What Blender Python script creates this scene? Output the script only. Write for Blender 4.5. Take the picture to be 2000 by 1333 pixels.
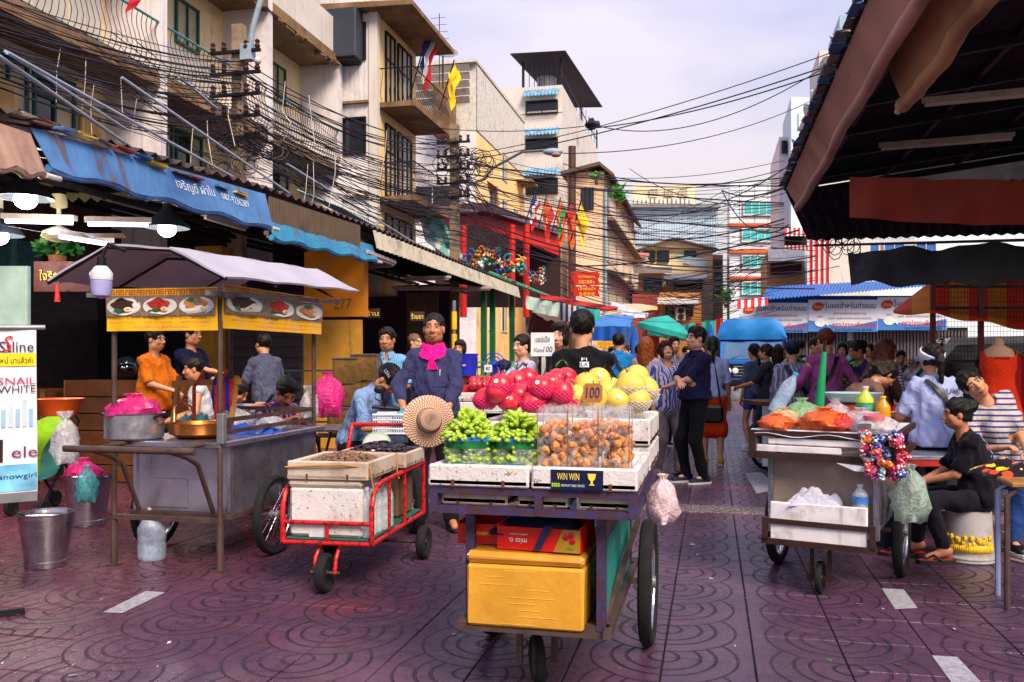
import bpy,math,random
import numpy as np
from mathutils import Vector,Matrix,Quaternion
from mathutils.bvhtree import BVHTree

random.seed(7)
SC=bpy.context.scene
for _o in list(bpy.data.objects):bpy.data.objects.remove(_o)
COL=SC.collection
R=math.radians

# ------------------------------------------------------------------ camera
CAM_H,F_PX,YAW=1.38,1700.0,math.atan(390/1700.0)
cam_d=bpy.data.cameras.new('camera')
cam=bpy.data.objects.new('camera',cam_d); COL.objects.link(cam)
cam.location=(0,0,CAM_H); cam.rotation_euler=(R(90),0,YAW)
cam_d.sensor_width=36; cam_d.lens=36*F_PX/2000
cam_d.shift_y=36.5/2000
cam_d.clip_start=.05; cam_d.clip_end=3000
SC.camera=cam

# ------------------------------------------------------------------ sky, sun, exposure
SUN_EL,SUN_AZ=R(44),R(140) # azimuth measured from +Y (street) towards +X (right)
w=bpy.data.worlds.new('World'); SC.world=w; w.use_nodes=True
nt=w.node_tree; nt.nodes.clear()
def wn(t,**k):
    n=nt.nodes.new(t)
    for a,b in k.items():setattr(n,a,b)
    return n
sky=wn('ShaderNodeTexSky'); sky.sky_type='NISHITA'; sky.sun_disc=False
sky.sun_elevation=SUN_EL; sky.sun_rotation=SUN_AZ; sky.dust_density=4; sky.air_density=1.5
tc=wn('ShaderNodeTexCoord')
mp=wn('ShaderNodeMapping'); mp.inputs['Scale'].default_value=(1,1,2.6)
nt.links.new(tc.outputs['Generated'],mp.inputs['Vector'])
nz=wn('ShaderNodeTexNoise'); nz.inputs['Scale'].default_value=1.7; nz.inputs['Detail'].default_value=6; nz.inputs['Roughness'].default_value=.52
nt.links.new(mp.outputs['Vector'],nz.inputs['Vector'])
cr=wn('ShaderNodeValToRGB')
cr.color_ramp.elements[0].position=.40; cr.color_ramp.elements[0].color=(.44,.49,.84,1)
cr.color_ramp.elements[1].position=.64; cr.color_ramp.elements[1].color=(.90,.82,.95,1)
nt.links.new(nz.outputs['Fac'],cr.inputs['Fac'])
sp=wn('ShaderNodeSeparateXYZ'); nt.links.new(tc.outputs['Generated'],sp.inputs[0])
hz=wn('ShaderNodeMapRange'); hz.inputs[1].default_value=.30; hz.inputs[2].default_value=.02; hz.inputs[3].default_value=0; hz.inputs[4].default_value=.95
nt.links.new(sp.outputs['Z'],hz.inputs[0])
mx=wn('ShaderNodeMixRGB'); mx.inputs['Color2'].default_value=(1.0,.92,.80,1)
nt.links.new(hz.outputs[0],mx.inputs['Fac']); nt.links.new(cr.outputs[0],mx.inputs['Color1'])
sk=wn('ShaderNodeMixRGB',blend_type='MULTIPLY'); sk.inputs['Fac'].default_value=1; sk.inputs['Color2'].default_value=(.1,.1,.1,1)
nt.links.new(sky.outputs[0],sk.inputs['Color1'])
m2=wn('ShaderNodeMixRGB'); m2.inputs['Fac'].default_value=.86
nt.links.new(sk.outputs[0],m2.inputs['Color1']); nt.links.new(mx.outputs[0],m2.inputs['Color2'])
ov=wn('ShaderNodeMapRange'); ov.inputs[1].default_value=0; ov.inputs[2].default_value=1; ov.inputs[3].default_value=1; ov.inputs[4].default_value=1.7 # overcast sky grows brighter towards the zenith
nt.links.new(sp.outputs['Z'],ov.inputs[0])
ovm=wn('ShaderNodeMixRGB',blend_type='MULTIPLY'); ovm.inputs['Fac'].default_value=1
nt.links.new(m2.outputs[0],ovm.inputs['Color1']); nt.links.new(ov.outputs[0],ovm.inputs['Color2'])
bg=wn('ShaderNodeBackground'); bg.inputs['Strength'].default_value=.33
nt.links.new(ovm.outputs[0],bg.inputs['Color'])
wo=wn('ShaderNodeOutputWorld'); nt.links.new(bg.outputs[0],wo.inputs[0])

sun_d=bpy.data.lights.new('sun','SUN'); sun_d.energy=2.0; sun_d.angle=R(26); sun_d.color=(1,.83,.62)
sun=bpy.data.objects.new('sun',sun_d); COL.objects.link(sun)
sun.rotation_euler=Vector((-math.sin(SUN_AZ)*math.cos(SUN_EL),-math.cos(SUN_AZ)*math.cos(SUN_EL),-math.sin(SUN_EL))).to_track_quat('-Z','Y').to_euler()

SC.view_settings.view_transform='Standard'; SC.view_settings.look='None'
SC.view_settings.exposure=1.5; SC.view_settings.gamma=1
SC.view_settings.use_curve_mapping=False
SC.render.engine='CYCLES'
SC.cycles.use_denoising=True
SC.cycles.max_bounces=6; SC.cycles.transparent_max_bounces=16
SC.cycles.sample_clamp_indirect=4

# ------------------------------------------------------------------ photo pixel -> place in the world
CA,SA=math.cos(YAW),math.sin(YAW)
def P(u,v,d):
    "the point seen at photo pixel (u,v), d metres in front of the camera"
    l=(u-1000)/F_PX*d
    return Vector((l*CA-d*SA,d*CA+l*SA,CAM_H-(v-703)/F_PX*d))
def GP(u,v,z=0.0):return P(u,v,F_PX*(CAM_H-z)/(v-703))
def XP(u,v,X):return P(u,v,X*F_PX/(CA*(u-1390)))
def YP(u,v,Y):return P(u,v,Y/(CA+(u-1000)/F_PX*SA))

# ------------------------------------------------------------------ objects
MW={}
def prop(o,label=None,cat=None,group=None,kind=None):
    if label:o['label']=label
    if cat:o['category']=cat
    if group:o['group']=group
    if kind:o['kind']=kind
    return o
def thing(name,label,cat,loc=(0,0,0),rz=0,group=None):
    o=bpy.data.objects.new(name,None); COL.objects.link(o)
    o.empty_display_size=.1
    o.location=loc; o.rotation_euler=(0,0,rz)
    MW[o]=Matrix.Translation(Vector(loc))@Matrix.Rotation(rz,4,'Z')
    return prop(o,label,cat,group)
def link(name,me,parent=None,world=False):
    o=bpy.data.objects.new(name,me); COL.objects.link(o)
    if parent is not None:
        o.parent=parent
        if world and parent in MW:o.matrix_parent_inverse=MW[parent].inverted()
        MW[o]=MW.get(parent,Matrix())if not world else Matrix()
    return o
def dup(o,parent=None):
    c=o.copy(); COL.objects.link(c)
    if parent is not None:c.parent=parent
    for ch in list(o.children):dup(ch,c)
    return c
def dup_at(o,loc,rz,label=None,group=None):
    c=dup(o); c.location=loc; c.rotation_euler=(0,0,rz)
    MW[c]=Matrix.Translation(Vector(loc))@Matrix.Rotation(rz,4,'Z')
    return prop(c,label,None,group)

class MB:
    def __init__(s):s.v=[]; s.f=[]; s.m=[]; s.mi=0; s.sm=[]; s.smooth=False
    def add(s,vs,fs):
        o=len(s.v); s.v.extend([tuple(v)for v in vs])
        s.f.extend([tuple(i+o for i in f)for f in fs]); s.m.extend([s.mi]*len(fs)); s.sm.extend([s.smooth]*len(fs))
        return s
    def box(s,c,sz,rz=0,M=None):
        hx,hy,hz_=sz[0]/2,sz[1]/2,sz[2]/2
        vs=[Vector((x*hx,y*hy,z*hz_))for z in(-1,1)for y in(-1,1)for x in(-1,1)]
        if M is None and rz:M=Matrix.Rotation(rz,3,'Z')
        if M is not None:vs=[M@v for v in vs]
        c=Vector(c)
        return s.add([v+c for v in vs],[(0,2,3,1),(4,5,7,6),(0,1,5,4),(2,6,7,3),(0,4,6,2),(1,3,7,5)])
    def bx(s,x0,x1,y0,y1,z0,z1):return s.box(((x0+x1)/2,(y0+y1)/2,(z0+z1)/2),(abs(x1-x0),abs(y1-y0),abs(z1-z0)))
    def rbox(s,c,sz,b=.01,rz=0,M=None,jit=0):
        h=[max(a/2,b*1.01)for a in sz]; vs=[]; idx={}
        for ax in range(3):
            for k in range(8):
                sg=[1 if k>>i&1 else-1 for i in range(3)]
                p=[sg[i]*(h[i]-(0 if i==ax else b))for i in range(3)]
                idx[(ax,k)]=len(vs); vs.append(Vector(p))
        fs=[]
        for ax in range(3):
            a1,a2=(ax+1)%3,(ax+2)%3
            for sgn in(0,1):
                q=[idx[(ax,(sgn<<ax)|(i<<a1)|(j<<a2))]for i,j in((0,0),(1,0),(1,1),(0,1))]
                fs.append(tuple(q if sgn else q[::-1]))
        for ax in range(3): # edges along ax
            a1,a2=(ax+1)%3,(ax+2)%3
            for i in(0,1):
                for j in(0,1):
                    k0=(i<<a1)|(j<<a2); k1=k0|(1<<ax)
                    q=[idx[(a1,k0)],idx[(a1,k1)],idx[(a2,k1)],idx[(a2,k0)]]
                    fs.append(tuple(q if i^j else q[::-1])if True else q)
        for k in range(8):fs.append((idx[(0,k)],idx[(1,k)],idx[(2,k)]))
        if jit:vs=[v+Vector((random.uniform(-jit,jit),random.uniform(-jit,jit),random.uniform(-jit,jit)))for v in vs]
        if M is None and rz:M=Matrix.Rotation(rz,3,'Z')
        if M is not None:vs=[M@v for v in vs]
        c=Vector(c)
        return s.add([v+c for v in vs],fs)
    def beam(s,p0,p1,wd,ht=None,up=(0,0,1)):
        p0,p1=Vector(p0),Vector(p1); d=p1-p0; L=d.length
        if L<1e-6:return s
        d/=L; u=Vector(up)
        if abs(d.dot(u))>.97:u=Vector((0,1,0))
        x=d.cross(u).normalized(); z=x.cross(d)
        M=Matrix((x,d,z)).transposed()
        return s.box((p0+p1)/2,(wd,L,ht or wd),M=M)
    def tube(s,pts,r,n=6,cap=True,closed=False):
        pts=[Vector(p)for p in pts]; N=len(pts)
        rs=r if isinstance(r,(list,tuple))else[r]*N
        vs=[]; fs=[]; prev=None
        for i,p in enumerate(pts):
            a=pts[(i-1)%N]if(closed or i)else p; b=pts[(i+1)%N]if(closed or i<N-1)else p
            t=(b-a).normalized()if(b-a).length>1e-9 else Vector((0,0,1))
            if prev is None:
                u=Vector((0,0,1))if abs(t.z)<.9 else Vector((1,0,0))
                x=t.cross(u).normalized()
            else:
                x=(prev-t*prev.dot(t))
                x=x.normalized()if x.length>1e-6 else t.orthogonal().normalized()
            prev=x; y=t.cross(x)
            for k in range(n):
                an=2*math.pi*k/n
                vs.append(p+(x*math.cos(an)+y*math.sin(an))*rs[i])
        for i in range(N if closed else N-1):
            for k in range(n):
                j=(i+1)%N
                fs.append((i*n+k,i*n+(k+1)%n,j*n+(k+1)%n,j*n+k))
        if cap and not closed:fs+=[tuple(range(n))[::-1],tuple((N-1)*n+k for k in range(n))]
        sv=s.smooth; s.smooth=n>5; s.add(vs,fs); s.smooth=sv
        return s
    def lathe(s,prof,n=16,c=(0,0,0),M=None,wob=0,close=False):
        vs=[]; fs=[]; c=Vector(c)
        for(r,z)in prof:
            for k in range(n):
                an=2*math.pi*k/n; rr=r*(1+wob*math.sin(an*3+z*40)if wob else 1)
                v=Vector((rr*math.cos(an),rr*math.sin(an),z))
                vs.append((M@v if M is not None else v)+c)
        for i in range(len(prof)-1):
            for k in range(n):fs.append((i*n+k,i*n+(k+1)%n,(i+1)*n+(k+1)%n,(i+1)*n+k))
        if prof[0][0]>1e-4:fs.append(tuple(range(n))[::-1])
        if prof[-1][0]>1e-4 and not close:fs.append(tuple((len(prof)-1)*n+k for k in range(n)))
        sv=s.smooth; s.smooth=True; s.add(vs,fs); s.smooth=sv
        return s
    def ball(s,c,r,n=10,m=6,M=None,jit=0):
        r=r if isinstance(r,(tuple,list))else(r,r,r); c=Vector(c); vs=[]; fs=[]
        for i in range(m+1):
            th=math.pi*i/m
            for k in range(n):
                an=2*math.pi*k/n
                v=Vector((r[0]*math.sin(th)*math.cos(an),r[1]*math.sin(th)*math.sin(an),r[2]*math.cos(th)))
                if jit:v*=1+random.uniform(-jit,jit)
                vs.append((M@v if M is not None else v)+c)
        for i in range(m):
            for k in range(n):fs.append(((i+1)*n+k,(i+1)*n+(k+1)%n,i*n+(k+1)%n,i*n+k))
        sv=s.smooth; s.smooth=True; s.add(vs,fs); s.smooth=sv
        return s
    def surf(s,fn,nu,nv,th=0,smooth=True):
        "sheet fn(a,b), a,b in 0..1; th gives it a thickness"
        g=[[Vector(fn(i/nu,j/nv))for i in range(nu+1)]for j in range(nv+1)]
        vs=[p for row in g for p in row]; W=nu+1
        fs=[(j*W+i,j*W+i+1,(j+1)*W+i+1,(j+1)*W+i)for j in range(nv)for i in range(nu)]
        if th:
            N=len(vs); nn=[Vector()for _ in vs]
            for f in fs:
                n_=(vs[f[1]]-vs[f[0]]).cross(vs[f[3]]-vs[f[0]])
                for i in f:nn[i]+=n_
            bk=[v-(n_.normalized()*th if n_.length>0 else n_)for v,n_ in zip(vs,nn)]
            vs=vs+bk; fs2=[tuple(i+N for i in f[::-1])for f in fs]
            rim=[j for j in range(W)]+[(j+1)*W-1 for j in range(1,nv+1)]+[nv*W+i for i in range(nu-1,-1,-1)]+[j*W for j in range(nv-1,0,-1)]
            fr=[(rim[k],rim[k]+N,rim[(k+1)%len(rim)]+N,rim[(k+1)%len(rim)])for k in range(len(rim))]
            fs=fs+fs2+fr
        sv=s.smooth; s.smooth=smooth; s.add(vs,fs); s.smooth=sv
        return s
    def poly(s,pts,dvec):
        "flat outline extruded along dvec"
        pts=[Vector(p)for p in pts]; d=Vector(dvec); n=len(pts)
        return s.add(pts+[p+d for p in pts],[tuple(range(n))[::-1],tuple(range(n,2*n))]+[(k,(k+1)%n,n+(k+1)%n,n+k)for k in range(n)])
    def mesh(s,name,mats,sharp=40):
        me=bpy.data.meshes.new(name); me.from_pydata(s.v,[],s.f)
        for m in(mats if isinstance(mats,(list,tuple))else[mats]):me.materials.append(m)
        me.polygons.foreach_set('material_index',s.m); me.polygons.foreach_set('use_smooth',s.sm)
        me.update()
        if any(s.sm):me.set_sharp_from_angle(angle=R(sharp))
        return me
    def build(s,name,mats,parent=None,world=False,sharp=40):
        return link(name,s.mesh(name,mats,sharp),parent,world)

# ------------------------------------------------------------------ materials
MATS={}
def srgb(h):
    if isinstance(h,str):
        h=h.lstrip('#'); c=[int(h[i:i+2],16)/255 for i in(0,2,4)]
        return tuple(((x+.055)/1.055)**2.4 if x>.04045 else x/12.92 for x in c)
    return tuple(h)
class NT:
    def __init__(s,m):s.t=m.node_tree; s.m=m
    def n(s,t,ins=None,**k):
        nd=s.t.nodes.new(t)
        for a,b in k.items():setattr(nd,a,b)
        for a,b in(ins or{}).items():
            if isinstance(b,bpy.types.NodeSocket):s.t.links.new(b,nd.inputs[a])
            else:nd.inputs[a].default_value=b
        return nd
    def math(s,op,a,b=None,c=None,clamp=False):
        ins={0:a}
        if b is not None:ins[1]=b
        if c is not None:ins[2]=c
        return s.n('ShaderNodeMath',ins,operation=op,use_clamp=clamp).outputs[0]
    def mix(s,f,a,b,bt='MIX'):
        a=a if isinstance(a,bpy.types.NodeSocket)else(*a[:3],1); b=b if isinstance(b,bpy.types.NodeSocket)else(*b[:3],1)
        return s.n('ShaderNodeMixRGB',{'Fac':f,'Color1':a,'Color2':b},blend_type=bt).outputs[0]
    def noise(s,sc,det=4,vec=None,rough=.55,dist=0):
        i={'Scale':sc,'Detail':det,'Roughness':rough,'Distortion':dist}
        if vec is not None:i['Vector']=vec
        return s.n('ShaderNodeTexNoise',i).outputs['Fac']
    def ramp(s,f,stops):
        r=s.n('ShaderNodeValToRGB',{'Fac':f}); e=r.color_ramp.elements
        while len(e)<len(stops):e.new(.5)
        for el,(p,c)in zip(e,stops):el.position=p; el.color=(*c[:3],1)if not isinstance(c,(int,float))else(c,c,c,1)
        return r.outputs[0]
    def rng(s,f,a,b,c=0.,d=1.):return s.n('ShaderNodeMapRange',{0:f,1:a,2:b,3:c,4:d}).outputs[0]
def new_mat(name):
    m=bpy.data.materials.new(name); m.use_nodes=True
    t=NT(m); b=m.node_tree.nodes['Principled BSDF']
    return m,t,b
def mat(name,col,rough=.6,metal=0,var=.18,scale=6,bump=.15,bscale=40,dirt=0,dcol=(.05,.035,.03),spec=.4,trans=0,sheen=0,coat=0,sss=0,streak=0,world=False,chip=0):
    "general weathered surface: colour patches, dirt, vertical streaks, fine relief"
    if name in MATS:return MATS[name]
    m,t,b=new_mat(name); col=srgb(col); dcol=srgb(dcol)
    co=t.n('ShaderNodeTexCoord').outputs['Object']
    if world:co=t.n('ShaderNodeNewGeometry').outputs['Position']
    n1=t.noise(scale,5,co)
    lo=tuple(c*(1-var)for c in col); hi=tuple(min(1,c*(1+var*.7))for c in col)
    c=t.mix(t.rng(n1,.3,.7),lo,hi)
    if dirt:
        n2=t.noise(scale*.45,8,co,.68)
        c=t.mix(t.rng(n2,.62-dirt*.35,.78,0,.85),c,dcol)
    if streak:
        mpp=t.n('ShaderNodeMapping',{'Vector':co,'Scale':(5,5,.35)}).outputs[0]
        n3=t.noise(2.2,6,mpp,.65)
        c=t.mix(t.rng(n3,.66-streak*.3,.8,0,.75),c,dcol)
    if chip:c=t.mix(t.rng(t.noise(scale*5,5,co,.7),.60-chip*.2,.66-chip*.2,0,.9),c,dcol)
    t.t.links.new(c,b.inputs['Base Color'])
    rr=t.rng(t.noise(scale*2,3,co),.3,.7,max(.02,rough-.12),min(1,rough+.1))
    t.t.links.new(rr,b.inputs['Roughness'])
    b.inputs['Metallic'].default_value=metal; b.inputs['Specular IOR Level'].default_value=spec
    if bump:
        bn=t.n('ShaderNodeBump',{'Strength':bump,'Distance':.01,'Height':t.noise(bscale,4,co)}).outputs[0]
        t.t.links.new(bn,b.inputs['Normal'])
    if trans:b.inputs['Transmission Weight'].default_value=trans
    if sheen:b.inputs['Sheen Weight'].default_value=sheen
    if coat:b.inputs['Coat Weight'].default_value=coat; b.inputs['Coat Roughness'].default_value=.15
    if sss:b.inputs['Subsurface Weight'].default_value=sss; b.inputs['Subsurface Scale'].default_value=.01
    MATS[name]=m
    return m
def cloth(name,col,pat=None,col2=None,s=30,fold=.6,rough=.85):
    if name in MATS:return MATS[name]
    m,t,b=new_mat(name); col=srgb(col)
    co=t.n('ShaderNodeTexCoord').outputs['Object']
    n1=t.noise(9,4,co)
    c=t.mix(t.rng(n1,.3,.7),tuple(x*.82 for x in col),tuple(min(1,x*1.1)for x in col))
    if pat:
        sx=t.n('ShaderNodeSeparateXYZ',{0:co}); c2s=[srgb(x)for x in(col2 if isinstance(col2,list)else[col2])]
        if pat=='vstripe' or pat=='plaid':
            v=t.math('FRACT',t.math('MULTIPLY',t.math('ADD',sx.outputs['X'],t.math('MULTIPLY',sx.outputs['Y'],.6)),s))
            c=t.mix(t.math('LESS_THAN',v,.34),c,c2s[0])
            if len(c2s)>1:c=t.mix(t.math('LESS_THAN',t.math('ABSOLUTE',t.math('SUBTRACT',v,.66)),.09),c,c2s[1])
        if pat=='hstripe' or pat=='plaid':
            v=t.math('FRACT',t.math('MULTIPLY',sx.outputs['Z'],s))
            c=t.mix(t.math('MULTIPLY',t.math('LESS_THAN',v,.34),.55 if pat=='plaid' else 1),c,c2s[-1])
        if pat=='flower':
            vo=t.n('ShaderNodeTexVoronoi',{'Scale':s,'Vector':co})
            c=t.mix(t.math('LESS_THAN',vo.outputs['Distance'],.42),c,t.n('ShaderNodeMixRGB',{'Fac':t.rng(t.n('ShaderNodeSeparateColor',{0:vo.outputs['Color']}).outputs[0],.4,.6),'Color1':(*c2s[0],1),'Color2':(*c2s[-1],1)}).outputs[0])
    t.t.links.new(c,b.inputs['Base Color']); b.inputs['Roughness'].default_value=rough
    b.inputs['Sheen Weight'].default_value=.05; b.inputs['Specular IOR Level'].default_value=.15
    h=t.math('ADD',t.noise(14,3,co,.5,.6),t.math('MULTIPLY',t.noise(400,2,co),.05))
    t.t.links.new(t.n('ShaderNodeBump',{'Strength':fold,'Distance':.03,'Height':h}).outputs[0],b.inputs['Normal'])
    MATS[name]=m
    return m
def emit(name,col,st):
    if name in MATS:return MATS[name]
    m,t,b=new_mat(name)
    b.inputs['Base Color'].default_value=(*srgb(col),1); b.inputs['Emission Color'].default_value=(*srgb(col),1); b.inputs['Emission Strength'].default_value=st
    MATS[name]=m; return m
def film(name,col,alpha=.45,rough=.25,bump=.9,bs=26):
    "thin plastic film: part see-through"
    if name in MATS:return MATS[name]
    m,t,b=new_mat(name); co=t.n('ShaderNodeTexCoord').outputs['Object']
    b.inputs['Base Color'].default_value=(*srgb(col),1); b.inputs['Roughness'].default_value=rough
    n=t.noise(bs,4,co,.6,1)
    t.t.links.new(t.rng(n,.35,.7,max(0,alpha-.22),min(1,alpha+.25)),b.inputs['Alpha'])
    t.t.links.new(t.n('ShaderNodeBump',{'Strength':bump,'Distance':.02,'Height':n}).outputs[0],b.inputs['Normal'])
    MATS[name]=m; return m
def glass(name,col=(.9,.95,.97),rough=.05):
    if name in MATS:return MATS[name]
    m,t,b=new_mat(name)
    b.inputs['Base Color'].default_value=(*srgb(col),1); b.inputs['Roughness'].default_value=rough
    b.inputs['Alpha'].default_value=.35; b.inputs['Specular IOR Level'].default_value=.8
    MATS[name]=m; return m

# ------------------------------------------------------------------ lettering
_TM={}
def text_mesh(s):
    if s in _TM:return _TM[s]
    cu=bpy.data.curves.new('t','FONT'); cu.body=s; cu.size=1; cu.resolution_u=2; cu.align_x='CENTER'
    ob=bpy.data.objects.new('t',cu)
    me=bpy.data.meshes.new_from_object(ob)
    v=np.array([p.co[:]for p in me.vertices])if len(me.vertices)else np.zeros((0,3))
    f=[tuple(p.vertices)for p in me.polygons]
    bpy.data.objects.remove(ob); bpy.data.curves.remove(cu); bpy.data.meshes.remove(me)
    if len(v):
        v[:,0]-=(v[:,0].min()+v[:,0].max())/2; v[:,1]-=(v[:,1].min()+v[:,1].max())/2
    _TM[s]=(v,f); return v,f
def lettering(s,m,parent,fn,cx,cy,w,h,world=True,name='lettering',shear=0):
    "flat printed words; fn(x,y) maps banner plane metres to a place just off the surface"
    v,f=text_mesh(s)
    if not len(v):return None
    ex=v.max(0)-v.min(0); sx=w/ex[0]; sy=h/ex[1]
    b=MB(); b.add([fn(cx+(p[0]+shear*p[1])*sx,cy+p[1]*sy)for p in v],f)
    return b.build(name,m,parent,world)
def plane_fn(o,rx,up,off=.004):
    o,rx,up=Vector(o),Vector(rx).normalized(),Vector(up).normalized(); n=rx.cross(up).normalized()*off
    return lambda x,y:o+rx*x+up*y+n

# ------------------------------------------------------------------ people: smooth bodies grown from joints (distance field + surface nets)
class Field:
    def __init__(s,lo,hi,res):
        s.res=res; s.lo=np.array(lo,float); n=np.ceil((np.array(hi)-s.lo)/res).astype(int)+1
        s.ax=[(s.lo[i]+res*np.arange(n[i])).astype(np.float32)for i in range(3)]
        s.F=np.full(tuple(n),.12,np.float32)
    def _sl(s,lo,hi,m):
        out=[]
        for i in range(3):
            a=int(max(0,math.floor((lo[i]-m-s.lo[i])/s.res))); b=int(min(len(s.ax[i]),math.ceil((hi[i]+m-s.lo[i])/s.res)+1))
            if b<=a:return None
            out.append(slice(a,b))
        return tuple(out)
    def pts(s,sl):return(s.ax[0][sl[0]][:,None,None],s.ax[1][sl[1]][None,:,None],s.ax[2][sl[2]][None,None,:])
    def put(s,d,sl,k,sub=False):
        A=s.F[sl]
        if sub:
            h=np.clip(.5-.5*(A+d)/k,0,1); s.F[sl]=A+(-d-A)*h+k*h*(1-h)
        else:
            h=np.clip(.5+.5*(A-d)/k,0,1); s.F[sl]=A+(d-A)*h-k*h*(1-h)
    def rc(s,a,b,ra,rb,k=.02,sub=False):
        a,b=np.array(a,float),np.array(b,float); r=max(ra,rb)
        sl=s._sl(np.minimum(a,b)-r,np.maximum(a,b)+r,.05)
        if sl is None:return
        x,y,z=s.pts(sl); ba=b-a; L2=max(1e-9,ba@ba)
        t=np.clip(((x-a[0])*ba[0]+(y-a[1])*ba[1]+(z-a[2])*ba[2])/L2,0,1)
        d=np.sqrt((x-a[0]-t*ba[0])**2+(y-a[1]-t*ba[1])**2+(z-a[2]-t*ba[2])**2)-(ra+t*(rb-ra))
        s.put(d,sl,k,sub)
    def ell(s,c,r,M=None,k=.02,sub=False):
        c,r=np.array(c,float),np.array(r,float); mr=r.max()
        sl=s._sl(c-mr,c+mr,.05)
        if sl is None:return
        x,y,z=s.pts(sl); q=[x-c[0],y-c[1],z-c[2]]
        if M is not None:
            q=[q[0]*M[0][i]+q[1]*M[1][i]+q[2]*M[2][i]for i in range(3)]
        k0=np.sqrt((q[0]/r[0])**2+(q[1]/r[1])**2+(q[2]/r[2])**2)
        k1=np.sqrt((q[0]/r[0]**2)**2+(q[1]/r[1]**2)**2+(q[2]/r[2]**2)**2)+1e-6
        s.put(k0*(k0-1)/k1,sl,k,sub)
    def cut(s,p,n,only=None):
        "remove what lies on the +n side of the plane through p"
        p,n=np.array(p,float),np.array(n,float); n=n/np.linalg.norm(n)
        x,y,z=(s.ax[0][:,None,None],s.ax[1][None,:,None],s.ax[2][None,None,:])
        s.F=np.maximum(s.F,((x-p[0])*n[0]+(y-p[1])*n[1]+(z-p[2])*n[2]).astype(np.float32))
    def wrinkle(s,amp,f,seed=0):
        rs=np.random.RandomState(seed); x,y,z=(s.ax[0][:,None,None],s.ax[1][None,:,None],s.ax[2][None,None,:])
        g=0
        for i in range(6):
            q=rs.normal(size=3); q/=np.linalg.norm(q); q[2]*=.55; ff=f*rs.uniform(.6,1.7)
            g=g+np.sin((x*q[0]+y*q[1]+z*q[2])*ff+rs.uniform(0,6)+1.5*np.sin((z*q[0]+x*q[1])*ff*.5))
        s.F=s.F+(amp/3*g).astype(np.float32)
    def mesh(s):
        F=s.F; I=F<0; nx,ny,nz=F.shape
        idx=-np.ones((nx-1,ny-1,nz-1),np.int64)
        acc=np.zeros((nx-1,ny-1,nz-1,3),np.float32); cnt=np.zeros((nx-1,ny-1,nz-1),np.float32)
        cross=[]
        for ax in range(3):
            sa=[slice(None)]*3; sb=[slice(None)]*3; sa[ax]=slice(0,-1); sb[ax]=slice(1,None)
            A,B=F[tuple(sa)],F[tuple(sb)]; C=I[tuple(sa)]!=I[tuple(sb)]
            e=np.argwhere(C); cross.append((e,I[tuple(sa)][C]))
            if not len(e):continue
            a=A[C]; b=B[C]; t=a/(a-b)
            pos=e.astype(np.float32); pos[:,ax]+=t
            o1,o2=[i for i in range(3)if i!=ax]
            for d1 in(0,-1):
                for d2 in(0,-1):
                    c=e.copy(); c[:,o1]+=d1; c[:,o2]+=d2
                    ok=(c>=0).all(1)&(c<np.array(idx.shape)).all(1); c=c[ok]
                    np.add.at(acc,(c[:,0],c[:,1],c[:,2]),pos[ok]); np.add.at(cnt,(c[:,0],c[:,1],c[:,2]),1)
        act=np.argwhere(cnt>0)
        if not len(act):return np.zeros((0,3)),np.zeros((0,4),int)
        idx[act[:,0],act[:,1],act[:,2]]=np.arange(len(act))
        V=acc[act[:,0],act[:,1],act[:,2]]/cnt[act[:,0],act[:,1],act[:,2]][:,None]*s.res+s.lo
        Q=[]
        for ax in range(3):
            e,ins=cross[ax]
            if not len(e):continue
            o1,o2=[(1,2),(2,0),(0,1)][ax]
            cs=[]
            for d1,d2 in((0,0),(-1,0),(-1,-1),(0,-1)):
                c=e.copy(); c[:,o1]+=d1; c[:,o2]+=d2; cs.append(c)
            ok=np.ones(len(e),bool)
            for c in cs:ok&=(c>=0).all(1)&(c<np.array(idx.shape)).all(1)
            q=np.stack([idx[c[ok][:,0],c[ok][:,1],c[ok][:,2]]for c in cs],1)
            fl=~ins[ok]; q[fl]=q[fl][:,::-1]
            Q.append(q)
        return V,np.concatenate(Q)
def np_mesh(name,V,Q,mats,cols=None):
    me=bpy.data.meshes.new(name)
    me.vertices.add(len(V)); me.vertices.foreach_set('co',np.asarray(V,np.float32).ravel())
    n=len(Q); me.loops.add(n*4); me.polygons.add(n)
    me.loops.foreach_set('vertex_index',np.asarray(Q,np.int32).ravel())
    me.polygons.foreach_set('loop_start',np.arange(0,n*4,4,dtype=np.int32))
    me.polygons.foreach_set('use_smooth',np.ones(n,bool))
    for m in(mats if isinstance(mats,list)else[mats]):me.materials.append(m)
    if cols is not None:
        at=me.color_attributes.new('Col','FLOAT_COLOR','POINT')
        at.data.foreach_set('color',np.concatenate([cols,np.ones((len(cols),1))],1).astype(np.float32).ravel())
    me.update(calc_edges=True); me.validate()
    return me

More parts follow.
